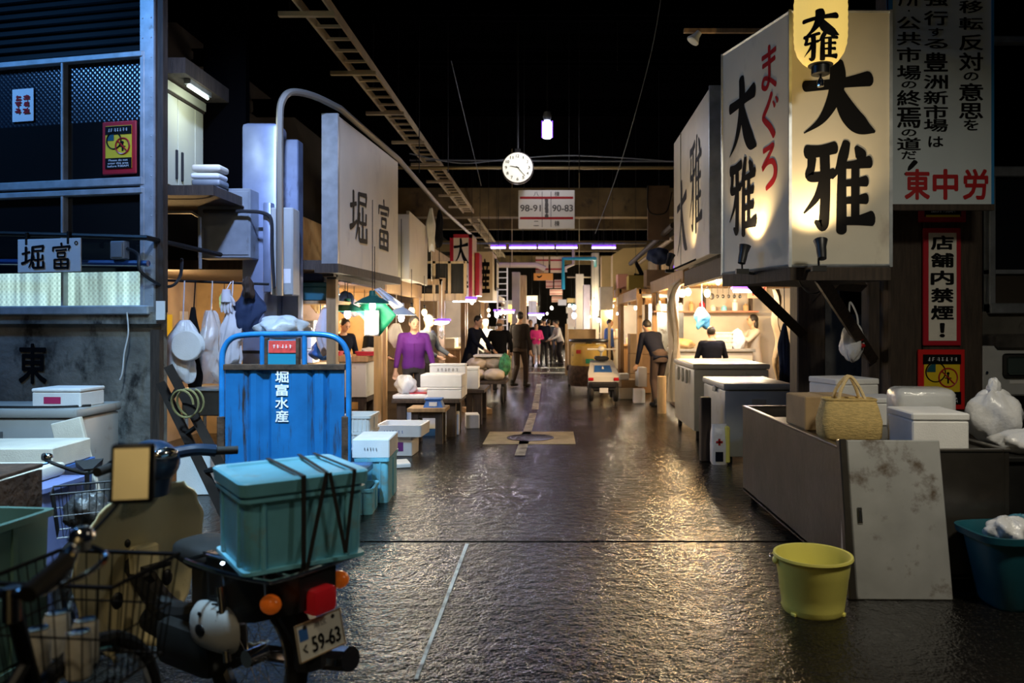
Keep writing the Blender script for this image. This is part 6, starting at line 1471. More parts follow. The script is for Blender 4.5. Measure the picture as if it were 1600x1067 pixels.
for i in range(16):
    x = -2.5 - rc.uniform(0, 1.8); y = rc.uniform(9.2, 12.2)
    o = tag(lump('hanging_bundle', 'small bundle hanging under the deck of the left stall', 'bundle', (x, y, rc.uniform(1.72, 1.85)), (rc.uniform(.05, .1), .05, rc.uniform(.08, .16)), (m_foam_warm, m_cyan, m_card, m_bluecloth)[i % 4], 300 + i, .3, 'bundles under the left deck'))
    MB().tube([(0, 0, .05), (0, 0, 2.04 - o.location.z)], .005, 4).build('string', m_bplastic, o)
# ---------------------------------------------------------------- under the roof
lad = thing('cable_ladder', 'long overhead cable ladder running away under the dark roof', 'cable tray', (-2.6, 7.2, 5.0))
m_tray = mat('galvanised_tray', (.75, .63, .42), .5, .2, var=.2)
Ln = 33.0
for x in (-.16, .16): MB().bx(x - .012, x + .012, 0, Ln, -.05, .06).build('side_rail', m_tray, lad, smooth=0)
base = MB().bx(-.15, .15, -.02, .02, -.03, .0).build('rung', m_tray, lad, smooth=0)
me = base.data
for k in range(1, 82):
    o = bpy.data.objects.new('rung', me); link(o, lad); o.location = (0, .2 + k * .4, 0)
base.location = (0, .2, 0)
sb0 = MB().bx(-.42, .20, -.03, .03, -.10, -.05).build('support_bar', m_tray, lad, smooth=0)
rd0 = MB().cyl((-.3, 0, -.05), (-.3, 0, 2.2), .008, n=6).build('hanging_rod', m_dark_metal, lad)
for k in range(0, 16):
    y = 1.3 + k * 2.0
    if k == 0: sb0.location = (0, y, 0); rd0.location = (0, y, 0); continue
    o = bpy.data.objects.new('support_bar', sb0.data); link(o, lad); o.location = (0, y, 0)
    o = bpy.data.objects.new('hanging_rod', rd0.data); link(o, lad); o.location = (0, y, 0)
tag(MB().cyl(P(560, 262, 16), P(1052, 262, 16), .035).build('pipe', mat('brassy_pipe', (.42, .32, .15), .4, .6)), 'thin pipe crossing the hall behind the clock', 'pipe')
tag(MB().cyl(P(640, 250, 17), P(1052, 252, 17), .02).build('pipe', m_gray_metal), 'second thinner pipe crossing the hall just above the other', 'pipe')
ck = thing('clock', 'round white station clock hanging from the roof with black hands', 'clock', P(809, 263, 14.4))
MF = Matrix.Rotation(R(90), 4, 'X')
MB().lathe([(.003, -.07), (.28, -.07), (.30, -.05), (.30, .05), (.28, .07), (.003, .07)], n=44, M=MF).build('case', mat('clock_case', (.08, .07, .07), .4), ck)
MB().lathe([(.003, .0), (.278, .0), (.278, .005), (.003, .005)], (0, -.072, 0), 44, MF).build('dial', mat('clock_dial', (.85, .84, .74), .5, emit=((1, .95, .78), .75)), ck)
for k in range(1, 13):
    q = R(90 - 30 * k); lettering(ck, str(k), frame((.215 * math.cos(q), -.079, .215 * math.sin(q)), (1, 0, 0)), (.016 if k == 1 else .042) if k < 10 else .062, .058, m_ink, .02, name='numeral')
for ang, l, wd, nm in ((90 - 281.5, .14, .022, 'hour_hand'), (90 - 138, .21, .016, 'minute_hand')):
    q = R(ang); MB().tube([(-.03 * math.cos(q), -.083, -.03 * math.sin(q)), (l * math.cos(q), -.083, l * math.sin(q))], [wd / 2, wd / 3], 6).build(nm, m_ink, ck)
MB().cyl((-.0, 0, .30), (0, 0, 2.79), .022, n=8).bx(-.05, .05, -.05, .05, .28, .36).build('hanger', m_dark_metal, ck)
hs = thing('aisle_sign', 'white hanging aisle sign with 98-91 and 90-83 between red lines', 'sign', (XP(854, 14.8), 14.8, ZP(357, 14.8)))
w, h = 44 * 14.8 / F, 60 * 14.8 / F
MB().bx(-w, w, 0, .05, 0, h, .006).build('board', mat('aisle_sign_board', (.74, .72, .66), .5), hs)
for z in (.27, .80): MB().bx(-w + .03, w - .03, -.003, .001, h * z - .022, h * z + .022).build('red_line', m_red, hs, smooth=0)
MB().bx(-.09, -.08, -.003, .001, 0.03, h - .03).bx(.08, .09, -.003, .001, .03, h - .03).build('divider', m_ink_grey, hs, smooth=0)
fs = lambda x, z: frame((x, -.001, z), (1, 0, 0))
lettering(hs, '98-91', fs(-w * .57, h * .53), .40, .13, m_ink_grey, .02); lettering(hs, '90-83', fs(w * .57, h * .53), .40, .13, m_ink_grey, .02)
lettering(hs, '八', fs(-.2, h * .90), .10, .095 * .9, m_ink_grey, .01); lettering(hs, '棟', fs(.2, h * .90), .10, .095, m_ink_grey, .01); lettering(hs, '二', fs(-.2, h * .13), .10, .11 * .9, m_ink_grey, .01); lettering(hs, '棟', fs(.2, h * .13), .10, .11, m_ink_grey, .01)
scribble(hs, fs(0, h * .53), .09, .34, 1, m_ink_grey, 5, 'small_print', 10)
for x in (-w * .8, w * .8): MB().cyl((x, .02, h), (x, .02, 7.2 - ZP(357, 14.8)), .006, n=6).build('wire', m_dark_metal, hs)
ml = thing('mercury_lamp', 'glowing white lamp with a violet fringe of light hanging high above the road', 'lamp', P(855, 201, 13.9))
MB().lathe([(.01, -.17), (.07, -.17), (.085, -.12), (.085, .10), (.05, .14), (.01, .15)], n=20).build('lamp_glass', mat('mercury_glow', (.9, .9, 1), .4, emit=((.86, .84, 1), 8)), ml)
MB().lathe([(.01, .15), (.06, .15), (.08, .22), (.06, .30), (.01, .30)], n=16).build('cap', m_gray_metal, ml)
for s_ in (-.09, .09): MB().tube([(s_, 0, -.16), (s_, 0, .14)], .012, 6).build('fringe_strip', m_violet_fringe, ml)  # violet fringe of light built as glowing strips beside the lamp
MB().cyl((0, 0, .3), (0, 0, 2.15), .01, n=6).build('cord', m_bplastic, ml)
point('lamp_light', (0, 0, -.3), 24, (.88, .86, 1), .1, ml)
# violet fluorescent row across the aisle
for i, (a, b) in enumerate(((767, 790), (796, 838), (841, 866), (869, 902), (925, 962))):
    Y = 24.0; c = P((a + b) / 2, 387, Y); L_ = (b - a) * Y / F
    t = thing('fluorescent_tube', 'violet blue fluorescent tube, %s in the row across the aisle' % ('first from the left', 'second from the left', 'middle one', 'fourth from the left', 'last on the right'), 'lamp', c) if False else thing('fluorescent_tube', ['violet blue tube lamp, leftmost of the row across the aisle', 'long violet blue tube lamp, second from the left in the row across the aisle', 'short violet blue tube lamp in the middle of the row across the aisle', 'violet blue tube lamp above the teal pipes in the row across the aisle', 'violet blue tube lamp at the right end of the row across the aisle'][i], 'lamp', c, 0, 'violet tubes across the aisle')
    MB().cyl((-L_ / 2, 0, 0), (L_ / 2, 0, 0), .03).build('tube', m_tube, t)
    MB().bx(-L_ / 2, L_ / 2, -.03, .06, .03, .085).build('fitting', m_violet_fringe, t, smooth=0)
    MB().cyl((0, 0, .08), (0, 0, 1.2), .008, n=6).build('hanger', m_bplastic, t)
tag(MB().cyl(P(640, 380, 24.2), P(1010, 380, 24.2), .03).build('pipe', m_gray_metal), 'thin pipe carrying the violet tube lamps', 'pipe')
# teal and cream pipes beyond
m_tealpipe = mat('teal_pipe', (.02, .35, .48), .4); m_creampipe = mat('cream_pipe', (.68, .58, .38), .45)
tag(MB().tube([P(880, 452, 24), P(880, 404, 24), P(930, 404, 24), P(930, 415, 26)], .06, 8).build('pipe', m_tealpipe), 'teal pipe stepping up under the violet tubes', 'pipe')
tag(MB().tube([P(884, 425, 25), P(884, 418, 25), P(896, 413, 25), P(896, 390, 25)], .05, 8).build('pipe', m_creampipe), 'cream pipe beside the teal one under the violet tubes', 'pipe')
tag(MB().tube([P(775, 414, 25), P(838, 414, 25), P(852, 420, 25)], .09, 8).cyl(P(800, 414, 25), P(800, 414, 25) + Vector((0, 0, 4)), .012, n=5).build('pipe', m_creampipe), 'thick cream pipe over the white ladder', 'pipe')
tag(MB().tube([P(886, 433, 28), P(930, 433, 28)], .03, 6).cyl(P(905, 433, 28), P(905, 433, 28) + Vector((0, 0, 4.1)), .012, n=5).build('pipe', m_creampipe), 'thin cream rail over the far aisle', 'pipe')
for a, b, lab in (((1034, -10, 12), (960, 300, 14), None), ((705, 95, 12), (752, 300, 16), None)):
    pass
tag(MB().tube(smooth_path([P(1034, -10, 11), P(1018, 80, 11.4), P(985, 205, 12), P(958, 290, 13), P(930, 365, 14)]), .006, 4).build('wire', m_gray_metal), 'thin wire sagging from the roof on the right of the aisle', 'wire')
tag(MB().tube([P(705, 95, 12), P(718, 150, 12.6), P(752, 290, 15)], .006, 4).build('wire', m_gray_metal), 'thin wire hanging from the roof left of the clock', 'wire')
tag(MB().tube(smooth_path([P(640, 240, 15), P(720, 255, 15.5), P(800, 248, 16), P(900, 243, 16), P(1050, 252, 16)]), .012, 5).build('cable_bundle', m_gray_metal), 'slack cables strung across behind the clock', 'cable')
for px in (655, 700, 965, 905): tag(MB().cyl(P(px, -20, 13), P(px, 270 if px != 965 else 110, 13), .008, n=5).build('rod', m_dark_metal), {655: 'thin roof rod left of the cable ladder', 700: 'thin roof rod between the cable ladder and the clock', 965: 'short thin roof rod right of the mercury lamp', 905: 'thin roof rod right of the clock'}[px], 'rod')
sl = thing('bracket_lamp', 'horizontal timber arm with a clear glass lamp left of the cream box sign', 'lamp', P(1178, 48, 6.9))
MB().bx(-.63, .12, -.02, .02, -.02, .015).build('arm', m_wood, sl, smooth=0)
MB().lathe([(.01, .05), (.03, .045), (.035, .0), (.06, -.05), (.055, -.06), (.02, -.06)], (-.52, 0, -.05), 16, Matrix.Rotation(R(35), 4, 'Y')).build('lamp_head', mat('clear_glass', (.8, .85, .85), .08, spec=1, alpha=.7), sl)

# ---------------------------------------------------------------- far stalls
far = random.Random(21)
grp_l = 'small warm bulb glowing over the far stalls'
proto = None
spots = []
for k in range(22):
    s_ = -1 if k % 2 else 1
    Y = 17.5 + 1.35 * k + far.uniform(-.4, .4)
    x = s_ * far.uniform(1.75, 2.7); z = far.uniform(1.75, 2.1)
    spots.append((x, Y, z))
for i, (x, Y, z) in enumerate(spots):
    g = m_bulb if i % 3 else m_bulb_warm
    t = bare(grp_l, (x, Y, z), 0, WARM, 7.2 - z, .042, g, 'far stall bulbs')
    if i % 2 == 0: point('lamp_light', (0, 0, -.16), 48 * LP, WARM if i % 4 else WHITE, .06, t)
for k, (x, Y) in enumerate(((-2.6, 15.5), (2.8, 18.6), (-1.2, 30), (1.0, 36), (-.6, 44), (.4, 52))):
    pass
# far stall counters and goods
for i, (s_, Y, w_, h_, m) in enumerate(((-1, 18.2, 1.2, .9, m_wood), (-1, 21, 1.4, .95, m_stallgrey), (1, 21.5, 1.2, .9, m_wood), (-1, 25, 1.6, 1.0, m_wood), (1, 26.3, 1.4, 1.0, m_stallgrey), (-1, 29.4, 1.8, 1.1, m_foam_warm), (1, 30.4, 1.8, 1.1, m_wood))):
    x = s_ * (2.6 if Y < 20 else 2.45)
    t = thing('stall_counter', ['wooden counter of the stall behind the dark coated man', 'pale counter two stalls beyond the sack cart', 'wooden counter beyond the yellow truck', 'long wooden counter deep down the left side of the aisle', 'pale counter deep down the right side of the aisle', 'cream counter at the far left end of the aisle', 'wooden counter at the far right end of the aisle'][i], 'counter', (x, Y, 0))
    MB().bx(-.5, .5, -w_ / 2, w_ / 2, 0, h_, .01).build('body', m, t); MB().bx(-.54, .54, -w_ / 2 - .04, w_ / 2 + .04, h_, h_ + .04).build('top', m_wood_pale, t, smooth=0)
    for j in range(3):
        tag(MB().bx(-.17, .17, -.14, .14, 0, far.uniform(.12, .3), .008).build('foam_box', m_foam if j % 2 else m_foam_warm, loc=(x - s_ * .1 + far.uniform(-.2, .2), Y - w_ / 2 + w_ * (j + .5) / 3, h_ + .041)), 'pale box standing on a far stall counter', 'box', 'boxes on the far counters')
# signs far away
far_signs = [(838, 880, 402, 424, 27, 'pair of small white aisle signs with red lines far down the hall, upper'), (836, 870, 425, 437, 26.5, None)]
def redline(label, px0, px1, py0, py1, Y, m=None, lines=2, group=None):
    x0, x1, zt, zb = XP(px0, Y), XP(px1, Y), ZP(py0, Y), ZP(py1, Y); w, h = (x1 - x0) / 2, zt - zb
    t = thing('hanging_sign', label, 'sign', ((x0 + x1) / 2, Y, zb), 0, group)
    MB().bx(-w, w, 0, .05, 0, h).build('board', m or mat('aged_white_board', (.70, .58, .44), .6), t, smooth=0)
    for k in range(lines):
        z = h * (.22 + .56 * k); MB().bx(-w, w, -.004, 0, z - h * .05, z + h * .05).build('red_line', m_red, t, smooth=0)
    MB().cyl((0, .02, h), (0, .02, 7.2 - zb), .008, n=5).build('hanger', m_dark_metal, t)
    return t
redline('far aisle sign with red lines, left one under the violet tubes', 837, 857, 401, 426, 28)
redline('far aisle sign with red lines, right one under the violet tubes', 860, 880, 401, 426, 28)
t = redline('orange sign with a black bird shape far down the hall', 834, 864, 427, 438, 27.5, mat('orange_board', (.80, .36, .08), .6), 0)
brush(t, [[(.1, .6, .2), (.4, .4, .3), (.8, .8, .1)]], frame((-.12, -.001, .13), (1, 0, 0)), .25, .18, m_ink)
m_pinkb = mat('pinkish_white_board', (.82, .55, .45), .6)
redline('pinkish aisle sign with red lines, left of a pair further down the hall', 853, 864, 438, 450, 33, m_pinkb)
redline('pinkish aisle sign with red lines, right of a pair further down the hall', 866, 877, 437, 450, 33, m_pinkb)
redline('small pinkish aisle sign with red lines, upper one deep down the hall', 859, 879, 452, 461, 38, m_pinkb)
redline('small pinkish aisle sign with red lines, lower one deep down the hall', 862, 879, 463, 472, 42, m_pinkb)
redline('pale shop board with a red mark at the left of the far aisle', 822, 840, 462, 478, 34, m_foam_warm, 1)
redline('blue white small board at the far end of the aisle', 872, 885, 468, 477, 36, m_paper, 0)
redline('yellow small board beside the blue white one at the far end', 886, 900, 466, 473, 36, m_yel, 0)
for i, (px0, px1, py0, py1, Y, m) in enumerate(((800, 812, 425, 478, 26, m_stallgrey), (812, 822, 430, 500, 26.5, m_wood_pale), (900, 912, 428, 500, 27, m_stallgrey), (912, 922, 445, 505, 24, m_foam_warm), (925, 936, 395, 500, 26.6, m_stallgrey), (826, 838, 470, 505, 32, m_foam), (940, 957, 400, 448, 23, m_yel))):
    tag(MB().bx(XP(px0, Y), XP(px1, Y), Y, Y + .6, 0, ZP(py0, Y)).build('upright_panel', m), ['grey post panel left of the far aisle beyond the ladder', 'pale timber panel beside the grey post on the far left', 'grey post panel right of the far aisle', 'cream panel right of the grey post in the far aisle', 'tall grey post behind the yellow truck', 'white panel at the far end left of the visitors', 'yellow panel left of the broad yellow sign'][i], 'panel')
ring_tube('violet lamp over the far stall left of the walking man', P(788, 488, 20), .5, 55, drop=5.4)
ring_tube('cool tube lamp over the far stall behind the visitors', P(838, 492, 30), .6, 60, drop=5.3)
bare('round violet lamp, upper one by the far posts on the right', P(897, 480, 23), 20, (.8, .7, 1), 5.2, .06, m_tube_cool)
bare('round violet lamp, lower one by the far posts on the right', P(897, 493, 23), 20, (.8, .7, 1), 5.45, .07, m_tube_cool)
bare('round violet lamp far down the aisle between the visitors', P(843, 494, 34), 40, (.85, .8, 1), 5.3, .10, m_tube_cool)
for i, (px, py, Y, l) in enumerate(((776, 492, 18.8, 'bright white bulb over the stall left of the bald man'), (750, 498, 18.4, 'bright white bulb over the stall counter by the dark coated man'), (928, 470, 26, 'bright bulb beside the tall post behind the yellow truck'), (935, 500, 24, 'bright bulb low beside the yellow truck uprights'), (855, 490, 40, 'bright bulb at the far end of the aisle'))):
    bare(l, P(px, py, Y), 45, WHITE, 7.2 - ZP(py, Y), .05, m_bulb)

# lit boards and goods at the far end of the aisle
for i in range(16):
    Y = 33 + i * 1.1; s_ = -1 if i % 2 else 1
    x = s_ * far.uniform(.95, 2.1); z = far.uniform(.9, 2.3); w = far.uniform(.3, .7); h = far.uniform(.3, .8)
    m = (m_foam, m_yel, m_cyan, m_foam_warm, m_paper, m_pinkb)[i % 6]
    tag(MB().bx(-w / 2, w / 2, 0, .06, 0, h).bx(-.03, .03, .02, .06, -z, 0).build('shop_board', m, loc=(x, Y, z)), 'lit board on a post crowding the far end of the aisle', 'board', 'boards at the far end')
for i, (x, Y) in enumerate(((-1.3, 33), (1.3, 37), (-1.2, 42), (1.1, 47), (0, 53))):  # bulbs added to brighten the end of the aisle
    bare('large white bulb added to brighten the far end of the aisle', (x, Y, 2.6), 90, WHITE, 4.6, .09, m_bulb, 'bulbs at the far end')
# ---------------------------------------------------------------- people
def remeshed(mb, name, mt, parent, voxel, smooth_it=5):
    me = bpy.data.meshes.new(name); bmesh.ops.recalc_face_normals(mb.bm, faces=mb.bm.faces); mb.bm.to_mesh(me); mb.bm.free()
    o = bpy.data.objects.new(name, me); C.objects.link(o)
    m = o.modifiers.new('r', 'REMESH'); m.mode = 'VOXEL'; m.voxel_size = voxel
    m2 = o.modifiers.new('s', 'SMOOTH'); m2.factor = .5; m2.iterations = smooth_it
    dg = bpy.context.evaluated_depsgraph_get()
    new = bpy.data.meshes.new_from_object(o.evaluated_get(dg))
    bpy.data.objects.remove(o); bpy.data.meshes.remove(me)
    new.name = name; new.polygons.foreach_set('use_smooth', [True] * len(new.polygons))
    new.materials.clear(); new.materials.append(mt)
    o = bpy.data.objects.new(name, new); link(o, parent); return o
def caps(mb, a, b, ra, rb):
    a, b = Vector(a), Vector(b); d = (b - a); L_ = d.length; d = d / L_ if L_ > 1e-6 else Vector((0, 0, 1))
    pts, rr = [], []
    for k in (-1, -.87, -.5): pts.append(a + d * ra * k); rr.append(max(.002, ra * math.sqrt(max(0, 1 - k * k))))
    pts.append(a); rr.append(ra); pts.append(b); rr.append(rb)
    for k in (.5, .87, 1): pts.append(b + d * rb * k); rr.append(max(.002, rb * math.sqrt(max(0, 1 - k * k))))
    mb.tube(pts, rr, 12)
def ik(a, b, l1, l2, pole):
    a, b = Vector(a), Vector(b); d = b - a; L_ = min(d.length, (l1 + l2) * .998); d.normalize()
    x = (l1 * l1 - l2 * l2 + L_ * L_) / (2 * L_); hh = math.sqrt(max(0, l1 * l1 - x * x))
    p = Vector(pole); p = (p - d * p.dot(d)).normalized()
    return a + d * x + p * hh, a + d * L_
TORSO = [(.82, .150, .105, 0), (.92, .165, .115, .005), (1.05, .150, .105, 0), (1.18, .165, .112, -.005), (1.30, .18, .115, 0), (1.38, .175, .095, .01), (1.43, .10, .07, .015), (1.47, .058, .058, .012)]
def person(label, loc, rz, h, top, bottom, lean=0, hands=None, feet=((-.10, 0), (.10, .02)), style='short', hair=None, skin=None, shoes=None, look=(0, 0), vox=.011, topname='jacket', coat=None, sleeve=1.0, hood=None, shorts=False, apron=None, collar=False, build=1.0, headlean=0):
    t = thing('person', label, 'person', loc, rz); s = h / 1.72
    hair = hair or m_hair; skin = skin or m_skin; shoes = shoes or m_rubber
    piv = Vector((0, 0, .90)); Rl = Matrix.Rotation(R(lean), 4, 'X')
    U = lambda p: (piv + (Rl @ (Vector(p) - piv))) * s
    S_ = lambda p: Vector(p) * s
    Mh = Matrix.Translation(U((0, -.012, 1.50))) @ Matrix.Rotation(R(look[0]), 4, 'Z') @ Matrix.Rotation(R(lean * .5 + look[1]), 4, 'X') @ Matrix.Diagonal((s, s, s, 1))
    hands = hands or (((-.27, -.06, .80)), ((.27, -.06, .80)))
    def torso(mb, k, z0=.8, z1=2):
        rings = []
        for z, w, d, y in TORSO:
            if z < z0 or z > z1: continue
            rings.append([U((w * k * build * math.copysign(abs(math.cos(q)) ** .85, math.cos(q)), y + d * k * build * math.sin(q), z)) for q in [2 * math.pi * j / 22 for j in range(22)]])
        mb.rings(rings)
    arms = []
    for sg, hd in ((-1, hands[0]), (1, hands[1])):
        sh_ = U((sg * .175 * build, .01, 1.385)); w_ = S_(hd)
        el, w_ = ik(sh_, w_, .29 * s, .255 * s, (sg * .55, .8, -.25)); arms.append((sh_, el, w_, sg))
    legs = []
    for sg, ft in ((-1, feet[0]), (1, feet[1])):
        hp = S_((sg * .088, 0, .90)); an = S_((ft[0], ft[1], .085 + (ft[2] if len(ft) > 2 else 0)))
        kn, an = ik(hp, an, .425 * s, .41 * s, (0, -1, 0)); legs.append((hp, kn, an, sg))
    # body, one surface
    mb = MB(); torso(mb, .93)
    caps(mb, U((0, .01, 1.42)), U((0, -.005, 1.54)), .055 * s, .052 * s)
    def hball(c, r): 
        T = Mh @ Matrix.Translation(c); 
        mb.ball((0, 0, 0), r, 12, 8, T)
    hball((0, -.004, .105), (.074, .092, .110)); hball((0, -.03, .045), (.052, .058, .048)); hball((0, -.098, .088), (.013, .020, .020)); hball((0, -.09, .125), (.045, .012, .012))
    hball((0, -.084, .045), (.024, .014, .010))
    for sg in (-1, 1): hball((sg * .076, .012, .095), (.010, .020, .032))
    for sh_, el, w_, sg in arms:
        caps(mb, sh_, el, .052 * s, .040 * s); caps(mb, el, w_, .040 * s, .027 * s)
        d = (w_ - el).normalized(); side = d.cross(Vector((0, 1, .01))).normalized(); nrm = d.cross(side).normalized()
        pm = w_ + d * .055 * s
        caps(mb, w_, w_ + d * .085 * s, .026 * s, .030 * s)
        for k, ln in ((-1.5, .055), (-.5, .068), (.5, .072), (1.5, .062)):
            a_ = w_ + d * .095 * s + side * k * .019 * s; b_ = a_ + d * ln * .55 * s + nrm * .008 * s; c_ = b_ + d * ln * .35 * s + nrm * .026 * s
            caps(mb, a_, b_, .0095 * s, .009 * s); caps(mb, b_, c_, .009 * s, .008 * s)
        a_ = w_ + d * .035 * s + side * .028 * s; b_ = a_ + d * .04 * s + side * .026 * s + nrm * .01 * s
        caps(mb, a_, b_, .012 * s, .010 * s); caps(mb, b_, b_ + d * .028 * s, .010 * s, .009 * s)
    for hp, kn, an, sg in legs:
        caps(mb, hp, kn, .078 * s, .052 * s); caps(mb, kn, an, .052 * s, .034 * s)
        caps(mb, an + S_((0, .03, -.04)), an + S_((0, -.14, -.055)), .038 * s, .028 * s)
    body = remeshed(mb, 'body', skin, t, vox * .85)
    # clothes
    mb = MB(); torso(mb, 1.07, .80 if not coat else .80, 1.44)
    if coat:
        rings = [[U((w * build * math.cos(q), .005 + d * build * math.sin(q), z)) for q in [2 * math.pi * j / 22 for j in range(22)]] for z, w, d in ((coat, .20, .15), (.75, .19, .14), (.95, .18, .13))]
        mb.rings(rings)
    for sh_, el, w_, sg in arms:
        caps(mb, sh_, el, .064 * s, .052 * s); e = el.lerp(w_, .92 * sleeve)
        caps(mb, el, e, .052 * s, .040 * s if sleeve > .8 else .048 * s)
    caps(mb, U((-.15 * build, .012, 1.385)), U((.15 * build, .012, 1.385)), .066 * s, .066 * s)
    remeshed(mb, topname, top, t, vox)
    mb = MB()
    mb.rings([[S_((w * build * math.cos(q), .004 + d * build * math.sin(q), z)) for q in [2 * math.pi * j / 20 for j in range(20)]] for z, w, d in ((.80, .165, .12), (.90, .172, .122), (1.0, .155, .11))])
    mb.ball(S_((0, .02, .93)), (.158 * s * build, .11 * s, .12 * s), 18, 10)
    for hp, kn, an, sg in legs:
        caps(mb, hp, kn, .090 * s, .066 * s)
        if not shorts: caps(mb, kn, an + Vector((0, 0, .03 * s)), .066 * s, .055 * s)
    remeshed(mb, 'shorts' if shorts else 'trousers', bottom, t, vox)
    for hp, kn, an, sg in legs:
        mb = MB(); caps(mb, an + S_((0, .035, -.04)), an + S_((0, -.15, -.05)), .048 * s, .040 * s); caps(mb, an + S_((0, .02, -.01)), an + S_((0, .02, .05)), .05 * s, .045 * s)
        for v in mb.bm.verts: v.co.z = max(v.co.z, an.z - .083 * s)
        mb.build('shoe', shoes, t, smooth=1)
    # hair or cap
    if style == 'short':
        MB().ball((0, 0, 0), (.083, .098, .098), 18, 10, Mh @ Matrix.Translation((0, .020, .130))).build('hair', hair, t, smooth=2)
    elif style == 'long':
        MB().ball((0, 0, 0), (.088, .10, .10), 18, 10, Mh @ Matrix.Translation((0, .022, .128))).ball((0, 0, 0), (.085, .06, .14), 16, 10, Mh @ Matrix.Translation((0, .055, .03))).build('hair', hair, t, smooth=2)
    elif style == 'cap':
        MB().ball((0, 0, 0), (.085, .098, .085), 18, 10, Mh @ Matrix.Translation((0, .008, .148))).ball((0, 0, 0), (.065, .07, .010), 14, 6, Mh @ Matrix.Translation((0, -.105, .150))).build('cap', hair, t, smooth=2)
    elif style == 'bald':
        MB().ball((0, 0, 0), (.079, .05, .045), 14, 8, Mh @ Matrix.Translation((0, .052, .075))).build('hair', hair, t, smooth=2)
    ey = MB()
    for sg in (-1, 1):
        ey.ball((0, 0, 0), (.011, .006, .006), 8, 6, Mh @ Matrix.Translation((sg * .029, -.093, .108)))
        ey.ball((0, 0, 0), (.018, .006, .004), 8, 6, Mh @ Matrix.Translation((sg * .031, -.094, .129)))
    ey.build('eyes', m_hair, t, smooth=2)
    if collar:
        for sg in (-1, 1):
            MB().poly([U((sg * .005, -.075, 1.415)), U((sg * .075, -.04, 1.475)), U((sg * .085, -.065, 1.42)), U((sg * .045, -.11, 1.375))]).build('collar', top, t, smooth=0, solid=.008)
        MB().tube([U((0, -.135, 1.30)), U((0, -.135, 1.15)), U((0, -.13, 1.0))], .010, 6).build('placket', top, t)
    if apron:
        mb = MB()
        mb.grid(lambda u, v: (U if v > .5 else U)((-.17 + .34 * u, -.135 - .02 * math.sin(u * math.pi), .45 + .85 * v)), 8, 10); mb.build('apron', apron, t, smooth=1, solid=.008)
    return t
m_jacket = mat('charcoal_brown_jacket', (.018, .014, .013), .9, spec=.2, bump=.35, bscale=10)
m_greyblue = mat('grey_blue_shirt', (.07, .08, .10), .8, bump=.3, bscale=10)
m_pinkc = mat('magenta_cardigan', (.65, .03, .22), .75)
m_whitec = mat('white_work_jacket', (.70, .68, .64), .8, bump=.3, bscale=10)
m_beigec = mat('beige_coat', (.60, .55, .48), .85, bump=.3, bscale=10)
m_greyhair = mat('grey_streaked_hair', (.06, .055, .05), .6)
m_graycap = mat('grey_cap_cloth', (.28, .27, .26), .8)
person('man in a bright purple shirt standing behind the low work table', (XP(646, 11.7), 11.7, 0), 14, 1.63, m_purple, m_pants, 9, ((-.30, -.14, .78), (.33, -.16, .80)), look=(12, 8), hair=m_greyhair, vox=.010, topname='shirt', sleeve=.85, build=1.08, collar=True)
person('man in a grey cap and grey blue shirt behind the man in purple', (XP(664, 12.9), 12.9, 0), 70, 1.66, m_greyblue, m_pants, 6, ((-.20, -.34, 1.0), (.20, -.36, 1.02)), style='cap', hair=m_graycap, vox=.013, topname='shirt')
person('dark haired man in navy bent over behind the white stall counter', (XP(530, 12.5), 12.5, 0), 40, 1.62, m_navy, m_pants, 16, ((-.18, -.26, 1.0), (.18, -.26, 1.0)), look=(10, 15), vox=.013)
person('man in a white cap and black top behind the right end of the white counter', (XP(572, 13.25), 13.25, 0), 75, 1.58, m_blackcloth, m_pants, 14, ((-.18, -.36, 1.0), (.18, -.36, 1.0)), style='cap', hair=m_foam, look=(0, 15), vox=.013)
person('man in a long dark coat reaching over a counter left of the sacks', (XP(736, 16.6), 16.6, 0), 62, 1.70, m_navy, m_pants, 14, ((-.2, -.46, .98), (.18, -.46, .95)), look=(0, 12), vox=.013, coat=.55)
person('balding man in black seen from behind beside the sacks', (XP(780, 17.3), 17.3, 0), 168, 1.62, m_blackcloth, m_pants, 3, ((-.25, -.2, .92), (.28, -.14, .9)), style='bald', hair=m_greyhair, vox=.013, build=1.12)
person('tall man in a dark jacket walking in the middle of the aisle', (XP(812, 18.3), 18.3, 0), 150, 1.79, m_jacket, m_brown_cloth, 1, ((-.28, -.02, .82), (.29, .02, .84)), ((-.08, -.13), (.09, .14, .02)), look=(28, 0), vox=.012, build=1.06)
person('woman in a magenta cardigan and pale shorts further down the aisle', (XP(838, 27.5), 27.5, 0), 5, 1.52, m_pinkc, m_graycap, 0, ((-.12, -.2, 1.1), (.14, -.2, 1.08)), style='long', vox=.018, shorts=True, topname='cardigan')
person('visitor in dark clothes behind the woman in magenta', (XP(829, 29), 29, 0), 10, 1.66, m_blackcloth, m_pants, 0, vox=.02)
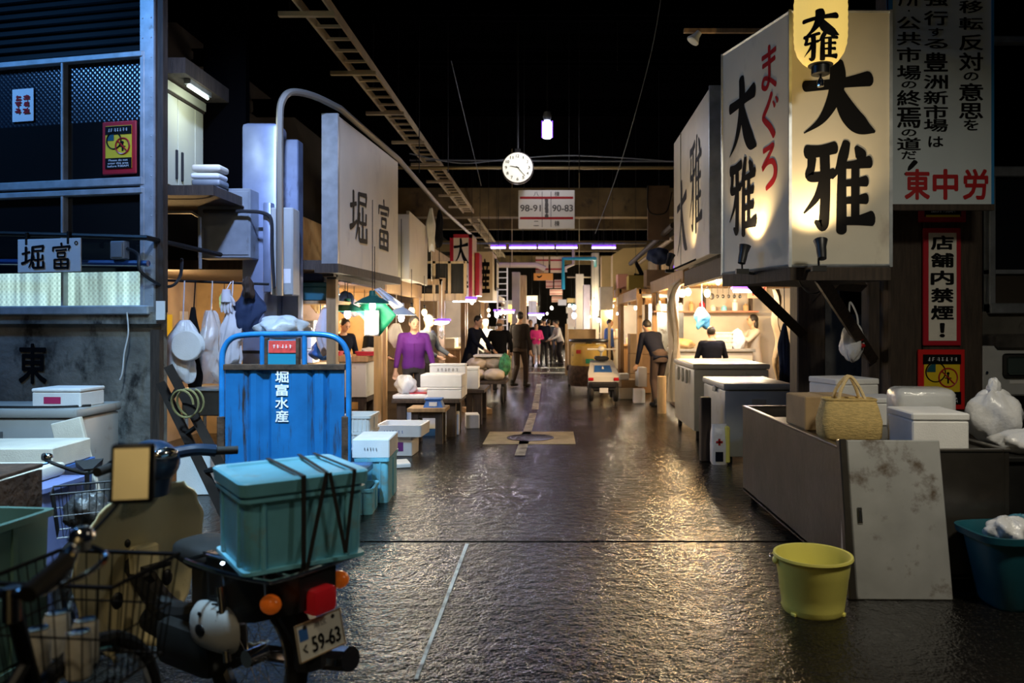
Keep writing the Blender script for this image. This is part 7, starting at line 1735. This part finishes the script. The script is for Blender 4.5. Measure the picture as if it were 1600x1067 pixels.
person('man in a cap and navy jacket, left of the pair of visitors in the aisle', (XP(850, 28.6), 28.6, 0), 185, 1.72, m_navy, m_pants, 0, style='cap', vox=.02)
person('man in a steel blue jacket, right of the pair of visitors in the aisle', (XP(857, 29.4), 29.4, 0), 175, 1.68, mat('steel_blue_jacket', (.03, .045, .08), .8), m_pants, 0, vox=.02)
person('man in a white shirt leaning to the right at the far stalls', (XP(876, 28.2), 28.2, 0), -70, 1.66, m_whitec, m_pants, 18, ((-.2, -.42, .95), (.2, -.42, .98)), vox=.02)
person('man in black standing left of the white shirted man at the far stalls', (XP(871, 30.5), 30.5, 0), -20, 1.66, m_blackcloth, m_pants, 6, vox=.02)
person('bending man in a dark jacket and brown trousers beside the rolled plastic curtain', (XP(1030, 14.0), 14.0, 0), 205, 1.72, m_navy, m_brown_cloth, 38, ((-.25, -.40, .62), (.26, -.40, .62)), ((-.10, -.05), (.12, .08)), look=(0, 10), vox=.012)
person('person in a blue shirt behind the yellow truck', (XP(950, 22.5), 22.5, 0), 60, 1.64, mat('bright_blue_shirt', (.03, .10, .45), .8), m_pants, 5, vox=.02, topname='shirt')
person('dark clothed man sitting low with his back turned in the right stall', (XP(1113, 12.5), 12.5, 0), 178, 1.47, m_navy, m_pants, 10, ((-.22, -.3, .95), (.22, -.3, .95)), look=(0, 10), vox=.012, build=1.1)
person('woman in a beige coat reaching to the left at the back of the right stall', (XP(1179, 14.7), 14.7, 0), -85, 1.68, m_beigec, m_pants, 3, ((-.18, -.42, 1.25), (.16, -.44, 1.28)), style='long', vox=.013, coat=.62, topname='coat')
person('vendor in a white jacket behind the stall left of the balding man', (XP(758, 18.9), 18.9, 0), 20, 1.62, m_whitec, m_pants, 0, ((-.2, -.3, 1.0), (.2, -.3, 1.0)), style='cap', hair=m_whitec, vox=.016)
person('far visitor in a pale shirt at the end of the aisle', (XP(866, 38), 38, 0), 20, 1.68, m_whitec, m_pants, 0, vox=.025)
person('far visitor in black at the left end of the aisle', (XP(846, 40), 40, 0), 170, 1.70, m_blackcloth, m_pants, 0, vox=.025)
